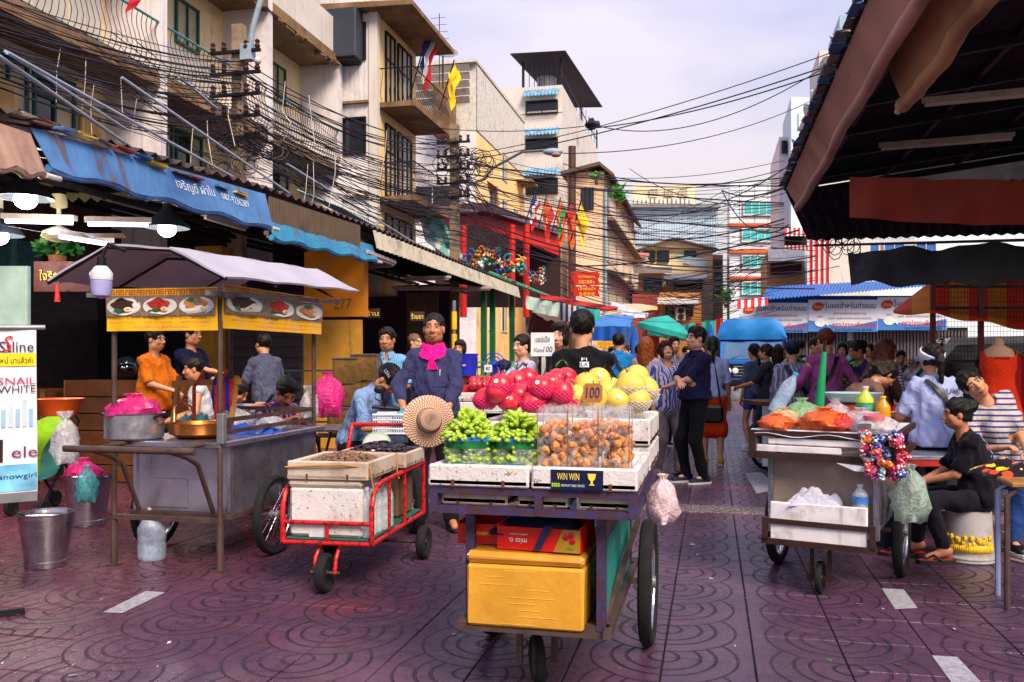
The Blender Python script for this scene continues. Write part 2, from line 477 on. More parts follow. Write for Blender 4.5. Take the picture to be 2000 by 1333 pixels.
def skin_mat():
    if 'skin' in MATS:return MATS['skin']
    m,t,b=new_mat('skin')
    c=t.n('ShaderNodeAttribute',attribute_name='Col').outputs['Color']
    co=t.n('ShaderNodeTexCoord').outputs['Object']
    c=t.mix(t.rng(t.noise(25,4,co),.3,.7,0,.25),c,(.75,.5,.42),'MULTIPLY')
    t.t.links.new(c,b.inputs['Base Color']); b.inputs['Roughness'].default_value=.48
    b.inputs['Subsurface Weight'].default_value=.12; b.inputs['Subsurface Scale'].default_value=.008
    t.t.links.new(t.n('ShaderNodeBump',{'Strength':.08,'Distance':.005,'Height':t.noise(160,3,co)}).outputs[0],b.inputs['Normal'])
    MATS['skin']=m; return m
def hair_mat(name,col):
    if name in MATS:return MATS[name]
    m,t,b=new_mat(name); col=srgb(col)
    co=t.n('ShaderNodeTexCoord').outputs['Object']
    mpp=t.n('ShaderNodeMapping',{'Vector':co,'Scale':(1,1,.12)}).outputs[0]
    n=t.noise(160,3,mpp)
    t.t.links.new(t.mix(t.rng(n,.3,.7),tuple(x*.5 for x in col),tuple(min(1,x*1.5)for x in col)),b.inputs['Base Color'])
    b.inputs['Roughness'].default_value=.5; b.inputs['Specular IOR Level'].default_value=.25
    t.t.links.new(t.n('ShaderNodeBump',{'Strength':.7,'Distance':.008,'Height':n}).outputs[0],b.inputs['Normal'])
    MATS[name]=m; return m

def ik(a,c,l1,l2,hint):
    a,c,hint=Vector(a),Vector(c),Vector(hint); d=c-a; L=d.length
    if L>(l1+l2)*.995:c=a+d*((l1+l2)*.995/L); d=c-a; L=d.length
    if L<abs(l1-l2)+.02:L=abs(l1-l2)+.02
    x=(l1*l1-l2*l2+L*L)/(2*L); h=math.sqrt(max(0,l1*l1-x*x))
    dn=d.normalized(); hn=hint-dn*hint.dot(dn)
    hn=hn.normalized()if hn.length>1e-5 else dn.orthogonal().normalized()
    return a+dn*x+hn*h,c
SKIN={'tan':'#c48c6a','brown':'#b47a5a','light':'#d0a084','pale':'#dcb49c'}
PEOPLE=[]
def person(label,loc,rz=0,H=1.68,fem=False,fat=0,skin='tan',res=.018,group=None,
           pelvis=None,lean=(0,0),lean2=None,twist=0,head=(0,0,0),hands=None,elbow=None,feet=None,knee=None,curl=.9,hdir=None,
           shirt=None,sleeve=.55,hem=-.10,open_neck=0,bottom=None,leg=1.0,skirt=0,shoes=None,barefoot=False,
           hair='short',hcol='#120c0b',mouth=0,glasses=False,cap=None,legs=True,headres=None,thick=1.0):
    """facing local +Y. hands/feet: local targets (right = +X, left = -X), pelvis: hip height or point, lean: forward/side radians"""
    s=H/1.72; th=thing('person',label,'person',loc,rz,group)
    sc=srgb(SKIN.get(skin,skin)); sk=np.array(sc)
    sw=(.145 if fem else .168)*s; V3=lambda *a:Vector(a)
    pv=Vector(pelvis)if pelvis is not None and not isinstance(pelvis,(int,float))else V3(0,0,(pelvis if pelvis is not None else .93*s))
    def frame(le,tw):
        return(Matrix.Rotation(tw,3,'Z')@Matrix.Rotation(-le[0],3,'X')@Matrix.Rotation(le[1],3,'Y'))
    M1=frame(lean,twist*.4); M2=frame(lean2 if lean2 is not None else lean,twist)
    up1,up2=M1@V3(0,0,1),M2@V3(0,0,1)
    waist=pv+up1*.14*s; chest=waist+(up1+up2).normalized()*.20*s; neck=chest+up2*.19*s
    rt2,fw2=M2@V3(1,0,0),M2@V3(0,1,0); rt1=M1@V3(1,0,0)
    sh={1:neck+rt2*sw-up2*.062*s,-1:neck-rt2*sw-up2*.062*s}
    hip={1:pv+Matrix.Rotation(twist*.2,3,'Z')@V3(.088*s,0,-.02),-1:pv+Matrix.Rotation(twist*.2,3,'Z')@V3(-.088*s,0,-.02)}
    hands=hands or{}; elbow=elbow or{}; feet=feet or{}; knee=knee or{}; hdir=hdir or{}
    hd,el,ft,kn={},{},{},{}
    for q in(1,-1):
        tgt=hands.get(q,sh[q]+V3(q*.07,.06,-.53*s)); el[q],hd[q]=ik(sh[q],tgt,.285*s,.255*s,elbow.get(q,V3(q*.5,-.8,-.2)))
        tf=feet.get(q,V3(q*.10,0,.08)); kn[q],ft[q]=ik(hip[q],tf,.43*s,.42*s,knee.get(q,V3(q*.1,1,0)))
    MH=M2@Matrix.Rotation(head[0],3,'Z')@Matrix.Rotation(head[1],3,'X')@Matrix.Rotation(head[2],3,'Y')
    hs=s*(1.02 if fem else 1.07)
    hc=neck+up2*.055*s+MH@V3(0,.028*s,.125*s)
    hl=lambda x,y,z:hc+MH@V3(x*hs,y*hs,z*hs)
    lo=np.min([list(p)for p in(*sh.values(),*hd.values(),*el.values(),*(ft.values()if legs else()),*(kn.values()if legs else()),pv,neck)],0)-.24
    hi=np.max([list(p)for p in(*sh.values(),*hd.values(),*el.values(),*(ft.values()if legs else()),*(kn.values()if legs else()),pv,neck)],0)+.24
    lo[2]=max(lo[2],-.01)
    f=fat; T=thick
    def torso(F,o,k=.05):
        F.ell(chest+fw2*.0,((.150 if fem else .165)*s+o,(.108+f*.3)*s+o,.19*s+o),M2,k)
        F.ell((waist+chest)*.5+fw2*f*.25-up2*.03,((.132 if fem else .150)*s+f*.7+o,(.102)*s+f+o,.16*s+o),M2,k)
        F.ell(pv+up1*.03,(.148*s+f*.6+o,.108*s+f*.6+o,.125*s+o),M1,k)
        F.rc(sh[-1],sh[1],.052*s+o,.052*s+o,k*.7)
        F.rc(neck-up2*.02,sh[1]-rt2*.03,.055*s+o,.045*s+o,k*.6); F.rc(neck-up2*.02,sh[-1]+rt2*.03,.055*s+o,.045*s+o,k*.6)
        if fem:
            for q in(1,-1):F.ell(chest+rt2*q*.07*s+fw2*.085*s-up2*.01,(.068*s+o,.06*s+o,.07*s+o),M2,.03)
    # ---- body (skin), one surface
    B=Field(lo,hi,res*1.15)
    torso(B,-.012)
    for q in(1,-1):
        B.rc(sh[q],el[q],.048*s*T,.039*s*T,.03); B.rc(el[q],hd[q],.040*s*T,.027*s*T,.015)
        if legs:
            B.rc(hip[q],kn[q],.082*s*T,.055*s*T,.03); B.rc(kn[q],kn[q]*.72+ft[q]*.28,.053*s,.056*s*T,.015); B.rc(kn[q]*.72+ft[q]*.28,ft[q],.054*s*T,.036*s,.015)
    footdir={}
    if legs:
        for q in(1,-1):
            fd=(kn[q]-hip[q]); fd.z=0
            fd=Vector((0,1,0))if fd.length<.12 else fd.normalized()
            footdir[q]=fd; B.rc(ft[q]-fd*.03,ft[q]+fd*.13*s-V3(0,0,ft[q].z*.55),.038*s,.03*s,.02)
    B.rc(neck-up2*.03,hl(0,-.015,-.05),.058*s,.052*s,.02)
    bV,bQ=B.mesh(); bC=np.tile(sk,(len(bV),1))
    VV,QQ,CC=[bV],[bQ],[bC]; off=len(bV)
    # ---- head
    hr=headres or max(.006,res*.42); r0=np.array(hc)-.17*hs; r1=np.array(hc)+.17*hs
    h=Field(r0,r1,hr); E=lambda c,r,k=.015,sub=False:h.ell(hl(*c),tuple(a*hs for a in r),MH,k,sub)
    E((0,-.018,.035),(.073,.094,.080)); E((0,.018,-.03),(.060,.070,.085),.03); E((0,.038,-.082),(.038,.040,.034),.03)
    for q in(1,-1):
        E((q*.038,.058,-.028),(.024,.022,.026),.02); E((q*.048,-.0,-.07),(.02,.045,.03),.03)
        E((q*.031,.094,.006),(.019,.016,.012),.012,True)
        E((q*.076,-.008,-.012),(.010,.020,.031),.008)
        E((q*.032,.073,.003),(.0135,.0135,.0125),.003)
        E((q*.013,.092,-.038),(.010,.012,.009),.008)
    h.rc(hl(0,.083,.008),hl(0,.103,-.030),.009*hs,.0145*hs,.012)
    h.rc(hl(-.045,.073,.024),hl(.045,.073,.024),.011*hs,.011*hs,.015)
    E((0,.084,-.0655),(.026,.014,.0075),.006); E((0,.082,-.079),(.022,.014,.009),.006)
    if mouth:E((0,.092,-.072),(.027*mouth+.006,.014,.016*mouth+.002),.006,True)
    h.rc(neck-up2*.02,hl(0,-.015,-.06),.056*s,.053*s,.025)
    hV,hQ=h.mesh(); L=(hV-np.array(hc))@np.array(MH)/hs; c=np.tile(sk,(len(hV),1))
    if len(L):
        x,y,z=L.T; ax_=abs(x)
        c[(z<-.05)&(z>-.11)&(y>.03)]*=.93
        c*=(1-.12*np.exp(-((ax_-.032)**2+(z-.0)**2)/.0004))[:,None]  # eye sockets darkened: soft shading painted into the skin colour
        ck=np.exp(-((ax_-.045)**2+(z+.03)**2)/.0008)*(y>.03); c=c*(1-ck[:,None]*np.array([0,.10,.10]))
        br=(abs(z-.027+(ax_-.03)**2*6)<.0065)&(ax_>.011)&(ax_<.055)&(y>.05); c[br]=(.02,.013,.01)
        lp=((x/.027)**2+((z+.072)/.0155)**2<1)&(y>.07); c[lp]=c[lp]*np.array([.92,.62,.58])
        if mouth:
            inn=((x/(.028*mouth+.006))**2+((z+.072)/(.016*mouth+.003))**2<.8)&(y>.055); c[inn]=(.12,.02,.02)
            te=inn&(z>-.072); c[te]=(.85,.8,.72)
        else:c[lp&(abs(z+.0722)<.003)]*=.35
        ey=((ax_-.032)**2/.0145**2+(z-.002)**2/.0056**2<1)&(y>.07); c[ey]=(.42,.36,.32)
        ir=((ax_-.032)**2+(z-.002)**2<.0062**2)&(y>.07); c[ir]=(.012,.008,.006)
        ld=((ax_-.032)**2/.017**2+(z-.002)**2/.011**2<1)&(z>.006)&(y>.06)&~ir; c[ld]=sk*.42
    VV.append(hV); QQ.append(hQ+off); CC.append(c); off+=len(hV)
    # ---- hands
    for q in(1,-1):
        fd=(hd[q]-el[q]).normalized(); fd=Vector(hdir[q]).normalized()if q in hdir else fd
        side=fd.cross(V3(0,0,1)); side=side.normalized()if side.length>.2 else V3(0,1,0)
        side=side if not q in hdir else side
        pn=side.cross(fd).normalized() # back of the hand up
        a=np.array(hd[q]); g=Field(a-.2*s,a+.2*s,max(.0065,res*.4)); cr_=curl if not isinstance(curl,dict)else curl.get(q,.9)
        w=hd[q]
        g.rc(w-fd*.05,w,.028*s*T,.026*s,.01)
        for o in(-.024,-.008,.008,.024):g.rc(w+side*o*.5*s,w+fd*.085*s+side*o*s,.017*s,.0125*s,.012)
        for i,(o,ln)in enumerate(((-.03,.062),(-.0105,.076),(.0105,.072),(.029,.056))):
            k0=w+fd*.088*s+side*o*s; d1=(fd*math.cos(cr_*.6)-pn*math.sin(cr_*.6)); d2=(fd*math.cos(cr_*1.7)-pn*math.sin(cr_*1.7))
            k1=k0+d1*ln*.52*s; g.rc(k0,k1,.0098*s,.0088*s,.004); g.rc(k1,k1+d2*ln*.5*s,.0088*s,.0072*s,.003)
        ts=-q if side.dot(rt2)>0 else q
        t0=w+fd*.025*s+side*ts*.022*s; t1=t0+(fd*.7+side*ts*.7-pn*.25).normalized()*.042*s
        g.rc(t0,t1,.014*s,.0105*s,.008); g.rc(t1,t1+(fd*.9+side*ts*.15-pn*.35).normalized()*.033*s,.0105*s,.0085*s,.003)
        gV,gQ=g.mesh(); gc=np.tile(sk*.97,(len(gV),1)); VV.append(gV); QQ.append(gQ+off); CC.append(gc); off+=len(gV)
    body=link('body',np_mesh('body',np.concatenate(VV),np.concatenate(QQ),skin_mat(),np.concatenate(CC)),th)
    ch={'body':body}
    # ---- clothes
    if shirt is not None:
        F=Field(lo,hi,res); torso(F,.010+.006,.05)
        F.ell(pv+up1*.02,(.164*s+f*.7,.128*s+f*.9,.20*s),M1,.08)
        for q in(1,-1):
            L1=min(1,sleeve/.53); e1=sh[q].lerp(el[q],L1)
            if sleeve>0:F.rc(sh[q],e1,.060*s*T,(.062 if sleeve<=.55 else .054)*s*T,.025)
            if sleeve>.53:F.rc(el[q],el[q].lerp(hd[q],min(.97,(sleeve-.53)/.47)),.054*s*T,.044*s*T,.02)
        F.wrinkle(.011,62,sum(map(ord,label))%999)
        F.cut(pv+up1*hem,-up1)
        for q in(1,-1):
            if 0<sleeve<=.55: # straight sleeve end
                dv=(el[q]-sh[q]).normalized(); e1=sh[q].lerp(el[q],min(1,sleeve/.53)); x,y,z=(F.ax[0][:,None,None],F.ax[1][None,:,None],F.ax[2][None,None,:])
                pl=(x-e1.x)*dv.x+(y-e1.y)*dv.y+(z-e1.z)*dv.z; near=((x-e1.x)**2+(y-e1.y)**2+(z-e1.z)**2)<.1**2
                F.F=np.where(near,np.maximum(F.F,pl.astype(np.float32)),F.F)
        F.rc(neck+up2*.005+fw2*.02,neck+up2*.12+fw2*.06,.064*s,.085*s,.01,True)
        if open_neck:F.rc(neck+fw2*.08,neck+fw2*.13-up2*open_neck,.05,.012,.01,True)
        V_,Q_=F.mesh(); ch['shirt']=link('shirt',np_mesh('shirt',V_,Q_,shirt),th)
    if bottom is not None and legs:
        F=Field(lo,hi,res)
        F.ell(pv+up1*.02,(.158*s+f*.6,.120*s+f*.6,.13*s),M1,.04)
        if skirt:
            for q in(1,-1):F.rc(hip[q],hip[q].lerp(kn[q],min(1,skirt)),.10*s,.10*s,.06)
            if skirt>1:
                for q in(1,-1):F.rc(kn[q],kn[q].lerp(ft[q],skirt-1),.09*s,.10*s,.08)
            mid=(hip[1]+hip[-1])/2; F.rc(mid,mid.lerp((kn[1]+kn[-1])/2,min(1,skirt)),.1*s,.11*s,.05)
        else:
            for q in(1,-1):
                F.rc(hip[q],hip[q].lerp(kn[q],min(1,leg*2)),.098*s*T,(.074 if leg>.5 else .082)*s*T,.03)
                if leg>.5:F.rc(kn[q],kn[q].lerp(ft[q],min(.98,(leg-.5)*2)),.073*s*T,.060*s*T,.02)
        F.wrinkle(.008,34,sum(map(ord,label))%777); pc=pv+up1*.10*s; x,y,z=(F.ax[0][:,None,None],F.ax[1][None,:,None],F.ax[2][None,None,:]); near=((x-pv.x)**2+(y-pv.y)**2+(z-pv.z)**2)<(.235*s)**2; F.F=np.where(near,np.maximum(F.F,((x-pc.x)*up1.x+(y-pc.y)*up1.y+(z-pc.z)*up1.z).astype(np.float32)),F.F)
        F.F=np.maximum(F.F,(-(F.ax[2][None,None,:]-.03)).astype(np.float32))
        V_,Q_=F.mesh(); ch['trousers']=link('skirt' if skirt else('trousers' if leg>.6 else 'shorts'),np_mesh('trousers',V_,Q_,bottom),th)
    if shoes is not None and legs:
        for q in(1,-1):
            a=ft[q]; F=Field(np.array(a)-.26,np.array(a)+.26,.012); fd=footdir[q]; bz=max(a.z-.08,0)
            F.rc(a-fd*.035-V3(0,0,.03),a+fd*.16*s-V3(0,0,.048),.044,.033,.02); F.rc(a-fd*.04-V3(0,0,.02),a-V3(0,0,.0),.042,.047,.02)
            F.F=np.maximum(F.F,(-(F.ax[2][None,None,:]-bz-.004)).astype(np.float32))
            V_,Q_=F.mesh(); link('shoe',np_mesh('shoe',V_,Q_,shoes),th)
            b=MB(); sd=fd.cross(V3(0,0,1)); MM=Matrix((sd,fd,V3(0,0,1))).transposed(); b.lathe([(.001,0),(1,0),(1,.022),(.001,.022)],14,(a.x+fd.x*.055,a.y+fd.y*.055,bz+.001),M=MM@Matrix.Diagonal((.05,.155,1)))
            b.build('sole',mat('sole_white','#c9c9cc',.7),th)
    if barefoot and legs:
        for q in(1,-1):
            a=ft[q]; fd=footdir[q]; sd=fd.cross(V3(0,0,1)); MM=Matrix((sd,fd,V3(0,0,1))).transposed(); b=MB()
            b.lathe([(.001,0),(1,0),(1,.02),(.001,.02)],14,(a.x+fd.x*.06,a.y+fd.y*.06,max(a.z-.08,0)+.001),M=MM@Matrix.Diagonal((.048,.15,1)))
            b.tube([a+fd*.14-V3(0,0,.05),a+fd*.07+sd*.045-V3(0,0,.035),a+fd*.02+sd*.046-V3(0,0,.055)],.008,5); b.tube([a+fd*.14-V3(0,0,.05),a+fd*.07-sd*.045-V3(0,0,.035),a+fd*.02-sd*.046-V3(0,0,.055)],.008,5)
            b.build('sandal',mat('black_rubber','#15141a',.7),th)
    # ---- hair, cap, glasses
    hm=hair_mat('hair_'+hcol.strip('#'),hcol)
    if hair:
        g=Field(np.array(hc)-(.20 if hair in('short','crop','cap')else .34)*hs,np.array(hc)+.2*hs,hr*1.15)
        E2=lambda c,r,k=.02,sub=False:g.ell(hl(*c),tuple(a*hs for a in r),MH,k,sub)
        PL=lambda p,n:g.cut(hl(*p),MH@V3(*n))
        o={'crop':.006,'bald':.003}.get(hair,.013)
        E2((0,-.018,.036),(.075+o,.095+o,.081+o*1.5))
        if hair in('short','crop','bald','cap'):
            if hair=='short':E2((0,.03,.09),(.06,.055,.035),.03)
            E2((0,.11,-.045),(.078,.085,.118),.008,True)
            PL((0,0,-.035 if hair!='crop' else-.015),(0,.55,-1)); 
            for q in(1,-1):E2((q*.085,.012,-.03),(.03,.035,.05),.01,True)
        else:
            E2((0,-.03,-.02),(.083,.088,.11))
            if hair=='bob':
                E2((0,.04,.085),(.068,.055,.04),.03)
                for q in(1,-1):E2((q*.062,.02,-.03),(.03,.045,.07),.02)
                E2((0,.105,-.05),(.058,.06,.115),.008,True); PL((0,0,-.1),(0,.2,-1))
            elif hair=='long':
                for q in(1,-1):E2((q*.066,.0,-.06),(.03,.05,.10),.03)
                g.rc(hl(0,-.06,.0),hl(0,-.085,-.27),.085*hs,.07*hs,.05); g.rc(hl(-.04,-.05,-.0),hl(-.085,-.06,-.25),.06*hs,.045*hs,.04); g.rc(hl(.04,-.05,-.0),hl(.085,-.06,-.25),.06*hs,.045*hs,.04)
                E2((0,.105,-.05),(.060,.07,.125),.008,True)
            elif hair in('pony','bun'):
                E2((0,.115,-.05),(.08,.095,.125),.008,True); PL((0,0,-.05),(0,.25,-1))
                for q in(1,-1):E2((q*.085,.012,-.035),(.025,.03,.05),.01,True)
                if hair=='pony':g.rc(hl(0,-.12,.03),hl(0,-.15,-.05),.03*hs,.034*hs,.02); g.rc(hl(0,-.15,-.05),hl(0,-.13,-.22),.034*hs,.018*hs,.02)
                else:g.ell(hl(0,-.12,.05),(.045,.045,.045),None,.02)
        g.wrinkle(.0055,130,3)
        V_,Q_=g.mesh(); ch['hair']=link('hair',np_mesh('hair',V_,Q_,hm),th)
    if cap is not None:
        g=Field(np.array(hc)-.24*hs,np.array(hc)+.24*hs,hr*1.1)
        g.ell(hl(0,-.015,.045),(.088*hs,.108*hs,.092*hs),MH,.01); g.cut(hl(0,0,.035),MH@V3(0,.18,-1))
        g.ell(hl(0,.12,.042),(.078*hs,.085*hs,.010*hs),MH,.012)
        V_,Q_=g.mesh(); ch['cap']=link('cap',np_mesh('cap',V_,Q_,cap),th)
    if glasses:
        b=MB()
        for q in(1,-1):
            b.tube([hl(q*.034+.024*math.cos(a_),.105,.002+.017*math.sin(a_))for a_ in np.linspace(0,2*math.pi,13)[:-1]],.0018,5,closed=True)
            b.tube([hl(q*.058,.103,.006),hl(q*.08,.0,.004)],.0018,5)
        b.tube([hl(-.01,.106,.005),hl(.01,.106,.005)],.0018,5); b.build('glasses',mat('dark_plastic','#0c0c0e',.3),th)
    info=dict(th=th,neck=neck,chest=chest,waist=waist,pv=pv,rt=rt2,fw=fw2,up=up2,hl=hl,hd=hd,el=el,sh=sh,ch=ch,s=s,kn=kn,ft=ft)
    PEOPLE.append(info); return info
def onto(info,key,pts_fn,fwd,off=.006):
    "project printed marks onto a garment"
    me=info['ch'][key].data
    bv=BVHTree.FromPolygons([v.co[:]for v in me.vertices],[tuple(p.vertices)for p in me.polygons])
    fwd=Vector(fwd)
    def fn(x,y):
        p=pts_fn(x,y); hit=bv.ray_cast(p+fwd*.5,-fwd,1.0)
        return(hit[0]if hit[0]is not None else p)+fwd*off
    return fn
def strap(info,pts,wd,m,off=.012,name='strap',key='shirt',n=18):
    "flat band over the clothes through the listed local points"
    me=info['ch'][key].data
    bv=BVHTree.FromPolygons([v.co[:]for v in me.vertices],[tuple(p.vertices)for p in me.polygons])
    pts=[Vector(p)for p in pts]; path=[]
    for i in range(len(pts)-1):
        for k in range(n):path.append(pts[i].lerp(pts[i+1],k/n))
    path.append(pts[-1]); out=[]
    for p in path:
        c,nn,_,d=bv.find_nearest(p)
        out.append((c+nn*off,nn))
    b=MB(); vs=[]
    for i,(p,nn)in enumerate(out):
        t=(out[min(i+1,len(out)-1)][0]-out[max(i-1,0)][0]).normalized(); sd=t.cross(nn).normalized()*wd/2
        vs+=[p-sd,p+sd,p+sd+nn*.004,p-sd+nn*.004]
    fs=[]
    for i in range(len(out)-1):
        for a,c in((0,1),(1,2),(2,3),(3,0)):fs.append((i*4+a,i*4+c,i*4+4+c,i*4+4+a))
    b.smooth=True; b.add(vs,fs); return b.build(name,m,info['th'])

# ------------------------------------------------------------------ ground and paving
TX,TY,EX0,EY0=.41,.415,-.22,4.107 # tile sides, a fan centre
def tile_mat():
    m,t,b=new_mat('paving_tile')
    g=t.n('ShaderNodeNewGeometry').outputs['Position']; s=t.n('ShaderNodeSeparateXYZ',{0:g})
    rnd=t.n('ShaderNodeObjectInfo').outputs['Random']
    wob=t.math('MULTIPLY',t.math('SUBTRACT',t.noise(9,2,g),.5),.012)
    px=t.math('ABSOLUTE',t.math('SUBTRACT',t.math('FLOORED_MODULO',t.math('ADD',s.outputs['X'],TX-EX0),2*TX),TX))
    px=t.math('ADD',px,wob)
    y=t.math('ADD',t.math('SUBTRACT',s.outputs['Y'],EY0),wob); Rm=.345
    wv=t.math('SQRT',t.math('MAXIMUM',t.math('SUBTRACT',Rm*Rm,t.math('MULTIPLY',px,px)),0))
    ye=t.math('MULTIPLY',t.math('FLOOR',t.math('DIVIDE',t.math('ADD',y,wv),TY)),TY)
    dy=t.math('SUBTRACT',y,ye)
    r=t.math('SQRT',t.math('ADD',t.math('MULTIPLY',px,px),t.math('MULTIPLY',dy,dy)))
    gm=None
    for rr in(.070,.170,.240,.340):
        e=t.rng(t.math('ABSOLUTE',t.math('SUBTRACT',r,rr)),.0088,.0058)
        gm=e if gm is None else t.math('MAXIMUM',gm,e)
    inside=t.math('LESS_THAN',r,.3465); gm=t.math('MULTIPLY',gm,inside)
    wear=t.rng(t.noise(5,5,g,.6),.38,.62,.55,1); gmv=t.math('MULTIPLY',gm,wear)
    n1=t.noise(1.1,6,g,.62); n2=t.noise(14,5,g,.65); n3=t.noise(120,3,g)
    c=t.ramp(n1,[(.30,(.036,.015,.036)),(.5,(.068,.029,.064)),(.72,(.135,.057,.112))])
    c=t.mix(t.rng(n2,.35,.7,0,.5),c,(.145,.072,.135)); c=t.mix(t.rng(n3,.4,.7,0,.3),c,(.03,.018,.026))
    c=t.mix(t.math('MULTIPLY',rnd,.35),c,(.05,.026,.055))
    red=t.rng(t.noise(.8,5,g,.6),.56,.68,0,.6); c=t.mix(red,c,(.20,.045,.06))
    left=t.rng(s.outputs['X'],-2.2,-4.6,0,.55); c=t.mix(t.math('MULTIPLY',left,t.rng(n2,.3,.6)),c,(.22,.04,.05))
    big=t.rng(t.noise(.38,7,g,.7),.52,.68,0,.55); c=t.mix(big,c,(.022,.014,.026))
    gum=t.rng(t.n('ShaderNodeTexVoronoi',{'Scale':3.3,'Vector':g}).outputs['Distance'],.05,.035,0,.5); c=t.mix(gum,c,(.025,.02,.024))
    c=t.mix(t.math('MULTIPLY',gmv,.96),c,(.008,.005,.008))
    t.t.links.new(c,b.inputs['Base Color'])
    rg=t.math('ADD',t.rng(n2,.3,.7,.20,.40),t.math('MULTIPLY',big,-.06)); t.t.links.new(t.math('ADD',rg,t.math('MULTIPLY',gm,.3)),b.inputs['Roughness'])
    b.inputs['Specular IOR Level'].default_value=.55
    h=t.math('SUBTRACT',t.math('ADD',t.math('MULTIPLY',n3,.10),t.math('MULTIPLY',n2,.35)),gm)
    t.t.links.new(t.n('ShaderNodeBump',{'Strength':1.0,'Distance':.014,'Height':h}).outputs[0],b.inputs['Normal'])
    return m
M_TILE=tile_mat()
g=MB(); g.bx(-700,700,-60,1400,-.6,-.06)
prop(g.build('ground',mat('asphalt',(.045,.042,.05),.85,scale=2,world=True)),kind='structure')
g=MB(); g.bx(-14,14,-4,120,-.05,-.012)
pave=prop(g.build('pavement',mat('joint_dirt',(.02,.014,.016),.95,world=True)),kind='structure')
cand=[]; far_t=[]
for i in range(-36,34):
    x0=EX0+i*TX; x1=x0+TX
    for j in range(-12,70):
        y0=EY0+j*TY; y1=y0+TY
        if 8.05<y0+TY/2<8.45:continue
        cx,cy=(x0+x1)/2,(y0+y1)/2
        dpt=cy*CA-cx*SA; lat=cx*CA+cy*SA
        if dpt<2.4:continue
        u=1000+lat/dpt*F_PX; v=703+CAM_H*F_PX/dpt
        if u<-160 or u>2160 or v>1480:
            if dpt<14:far_t.append((cx,cy,0))
            continue
        cand.append((dpt,cx,cy))
cand.sort()
# nearest tiles that really show (not under the carts) are tiles of their own
near_t,rest=cand[:300],cand[300:]
tb=MB(); tb.rbox((0,0,-.012),(TX-.007,TY-.006,.024),.003)
tile_me=tb.mesh('tile',M_TILE)
for d_,cx,cy in near_t:
    o=link('tile',tile_me,pave); o.location=(cx,cy,random.uniform(-.0025,.0015)); o.rotation_euler=(random.gauss(0,.003),random.gauss(0,.003),random.gauss(0,.002))
b=MB()
for q in[(c[1],c[2])for c in rest]+[(c[0],c[1])for c in far_t]:
    b.box((q[0],q[1],-.012+random.uniform(-.0025,.0015)),(TX-.007,TY-.006,.024))
prop(b.build('paving',M_TILE,pave),kind='stuff')
# plain far paving beyond the counted tiles
b=MB(); b.bx(-14,14,EY0+70*TY,119,-.02,-.001); b.build('far_paving',M_TILE,pave)
# washed aggregate strip across the street
def gravel_mat():
    m,t,b=new_mat('aggregate'); g=t.n('ShaderNodeNewGeometry').outputs['Position']
    vo=t.n('ShaderNodeTexVoronoi',{'Scale':70,'Vector':g}); n=t.n('ShaderNodeSeparateColor',{0:vo.outputs['Color']}).outputs[0]
    c=t.ramp(n,[(0,(.12,.09,.09)),(.5,(.32,.25,.24)),(1,(.55,.47,.46))]); c=t.mix(t.rng(vo.outputs['Distance'],.25,.6),c,(.05,.04,.045))
    t.t.links.new(c,b.inputs['Base Color']); b.inputs['Roughness'].default_value=.6
    t.t.links.new(t.n('ShaderNodeBump',{'Strength':1,'Distance':.008,'Height':t.math('SUBTRACT',1,vo.outputs['Distance'])}).outputs[0],b.inputs['Normal'])
    return m
b=MB(); b.rbox((-.3,8.255,-.010),(11,.40,.024),.004); b.build('aggregate_strip',gravel_mat(),pave)
# worn white road paint
PAINT=film('road_paint','#b4b4c0',.52,.7,.3,30)
for i,q in enumerate([((202,1196),(238,1198),(322,1158),(285,1155)),((1722,1150),(1765,1152),(1792,1188),(1748,1190)),((1820,1281),(1870,1284),(1915,1332),(1858,1333)),((1455,925),(1488,923),(1520,955),(1478,965))]):
    b=MB(); pts=[GP(*p,z=.004)for p in q]; b.poly(pts,(0,0,.0015)); o=b.build('paint_mark',PAINT)
    prop(o,['worn white paint patch left of the red trolley','worn white paint patch beside the flip-flops','worn white paint patch near the bottom right corner','pale paint patch left of the right-hand cart wheel'][i],'paint mark')

rr=random.Random(12); LITM=[mat('scrap_white','#c4c4c8',.8),mat('scrap_green','#3a7a2c',.7),mat('scrap_brown','#7a5030',.8)]; b=MB()
for k in range(120):
    q=GP(rr.uniform(-40,2040),860+480*rr.random()); a=rr.uniform(0,6); L=rr.uniform(.006,.022); b.mi=rr.choice((0,0,0,1,2)); d1=Vector((math.cos(a),math.sin(a),0))*L; d2=Vector((-math.sin(a),math.cos(a),.15))*L*rr.uniform(.25,.7); q.z=.004
    b.add([q-d1-d2*.3,q+d1-d2*.2,q+d1*.8+d2,q-d1*.7+d2],[(0,1,2,3)])
prop(b.build('litter',LITM),'tiny scraps of paper and leaf scattered on the paving','litter',kind='stuff')
# ------------------------------------------------------------------ shared building materials
M_CREAM=mat('cream_wall','#f2dcb0',.85,var=.10,scale=1.2,dirt=.15,dcol='#6a5a48',streak=.45,bump=.25)
M_CREAMY=mat('yellow_wall','#f0d090',.85,var=.10,scale=1.2,dirt=.25,dcol='#7a5a3a',streak=.35,bump=.25)
M_LAV=mat('white_wall','#dcd6dc',.85,var=.1,scale=1.1,dirt=.2,dcol='#6a6268',streak=.4,bump=.25)
M_WHITE=mat('whitewash','#cfc9c4',.85,var=.10,scale=1,dirt=.2,dcol='#6c645e',streak=.35,bump=.2)
M_CONC=mat('stained_concrete','#8a6c50',.9,var=.3,scale=2.5,dirt=.6,dcol='#2a1d14',streak=.4,bump=.5,bscale=18)
M_TEAL=mat('teal_frame','#145a52',.55,scale=5)
M_PANE=mat('frosted_pane','#b8a987',.35,var=.2,scale=2,bump=.05,spec=.6)
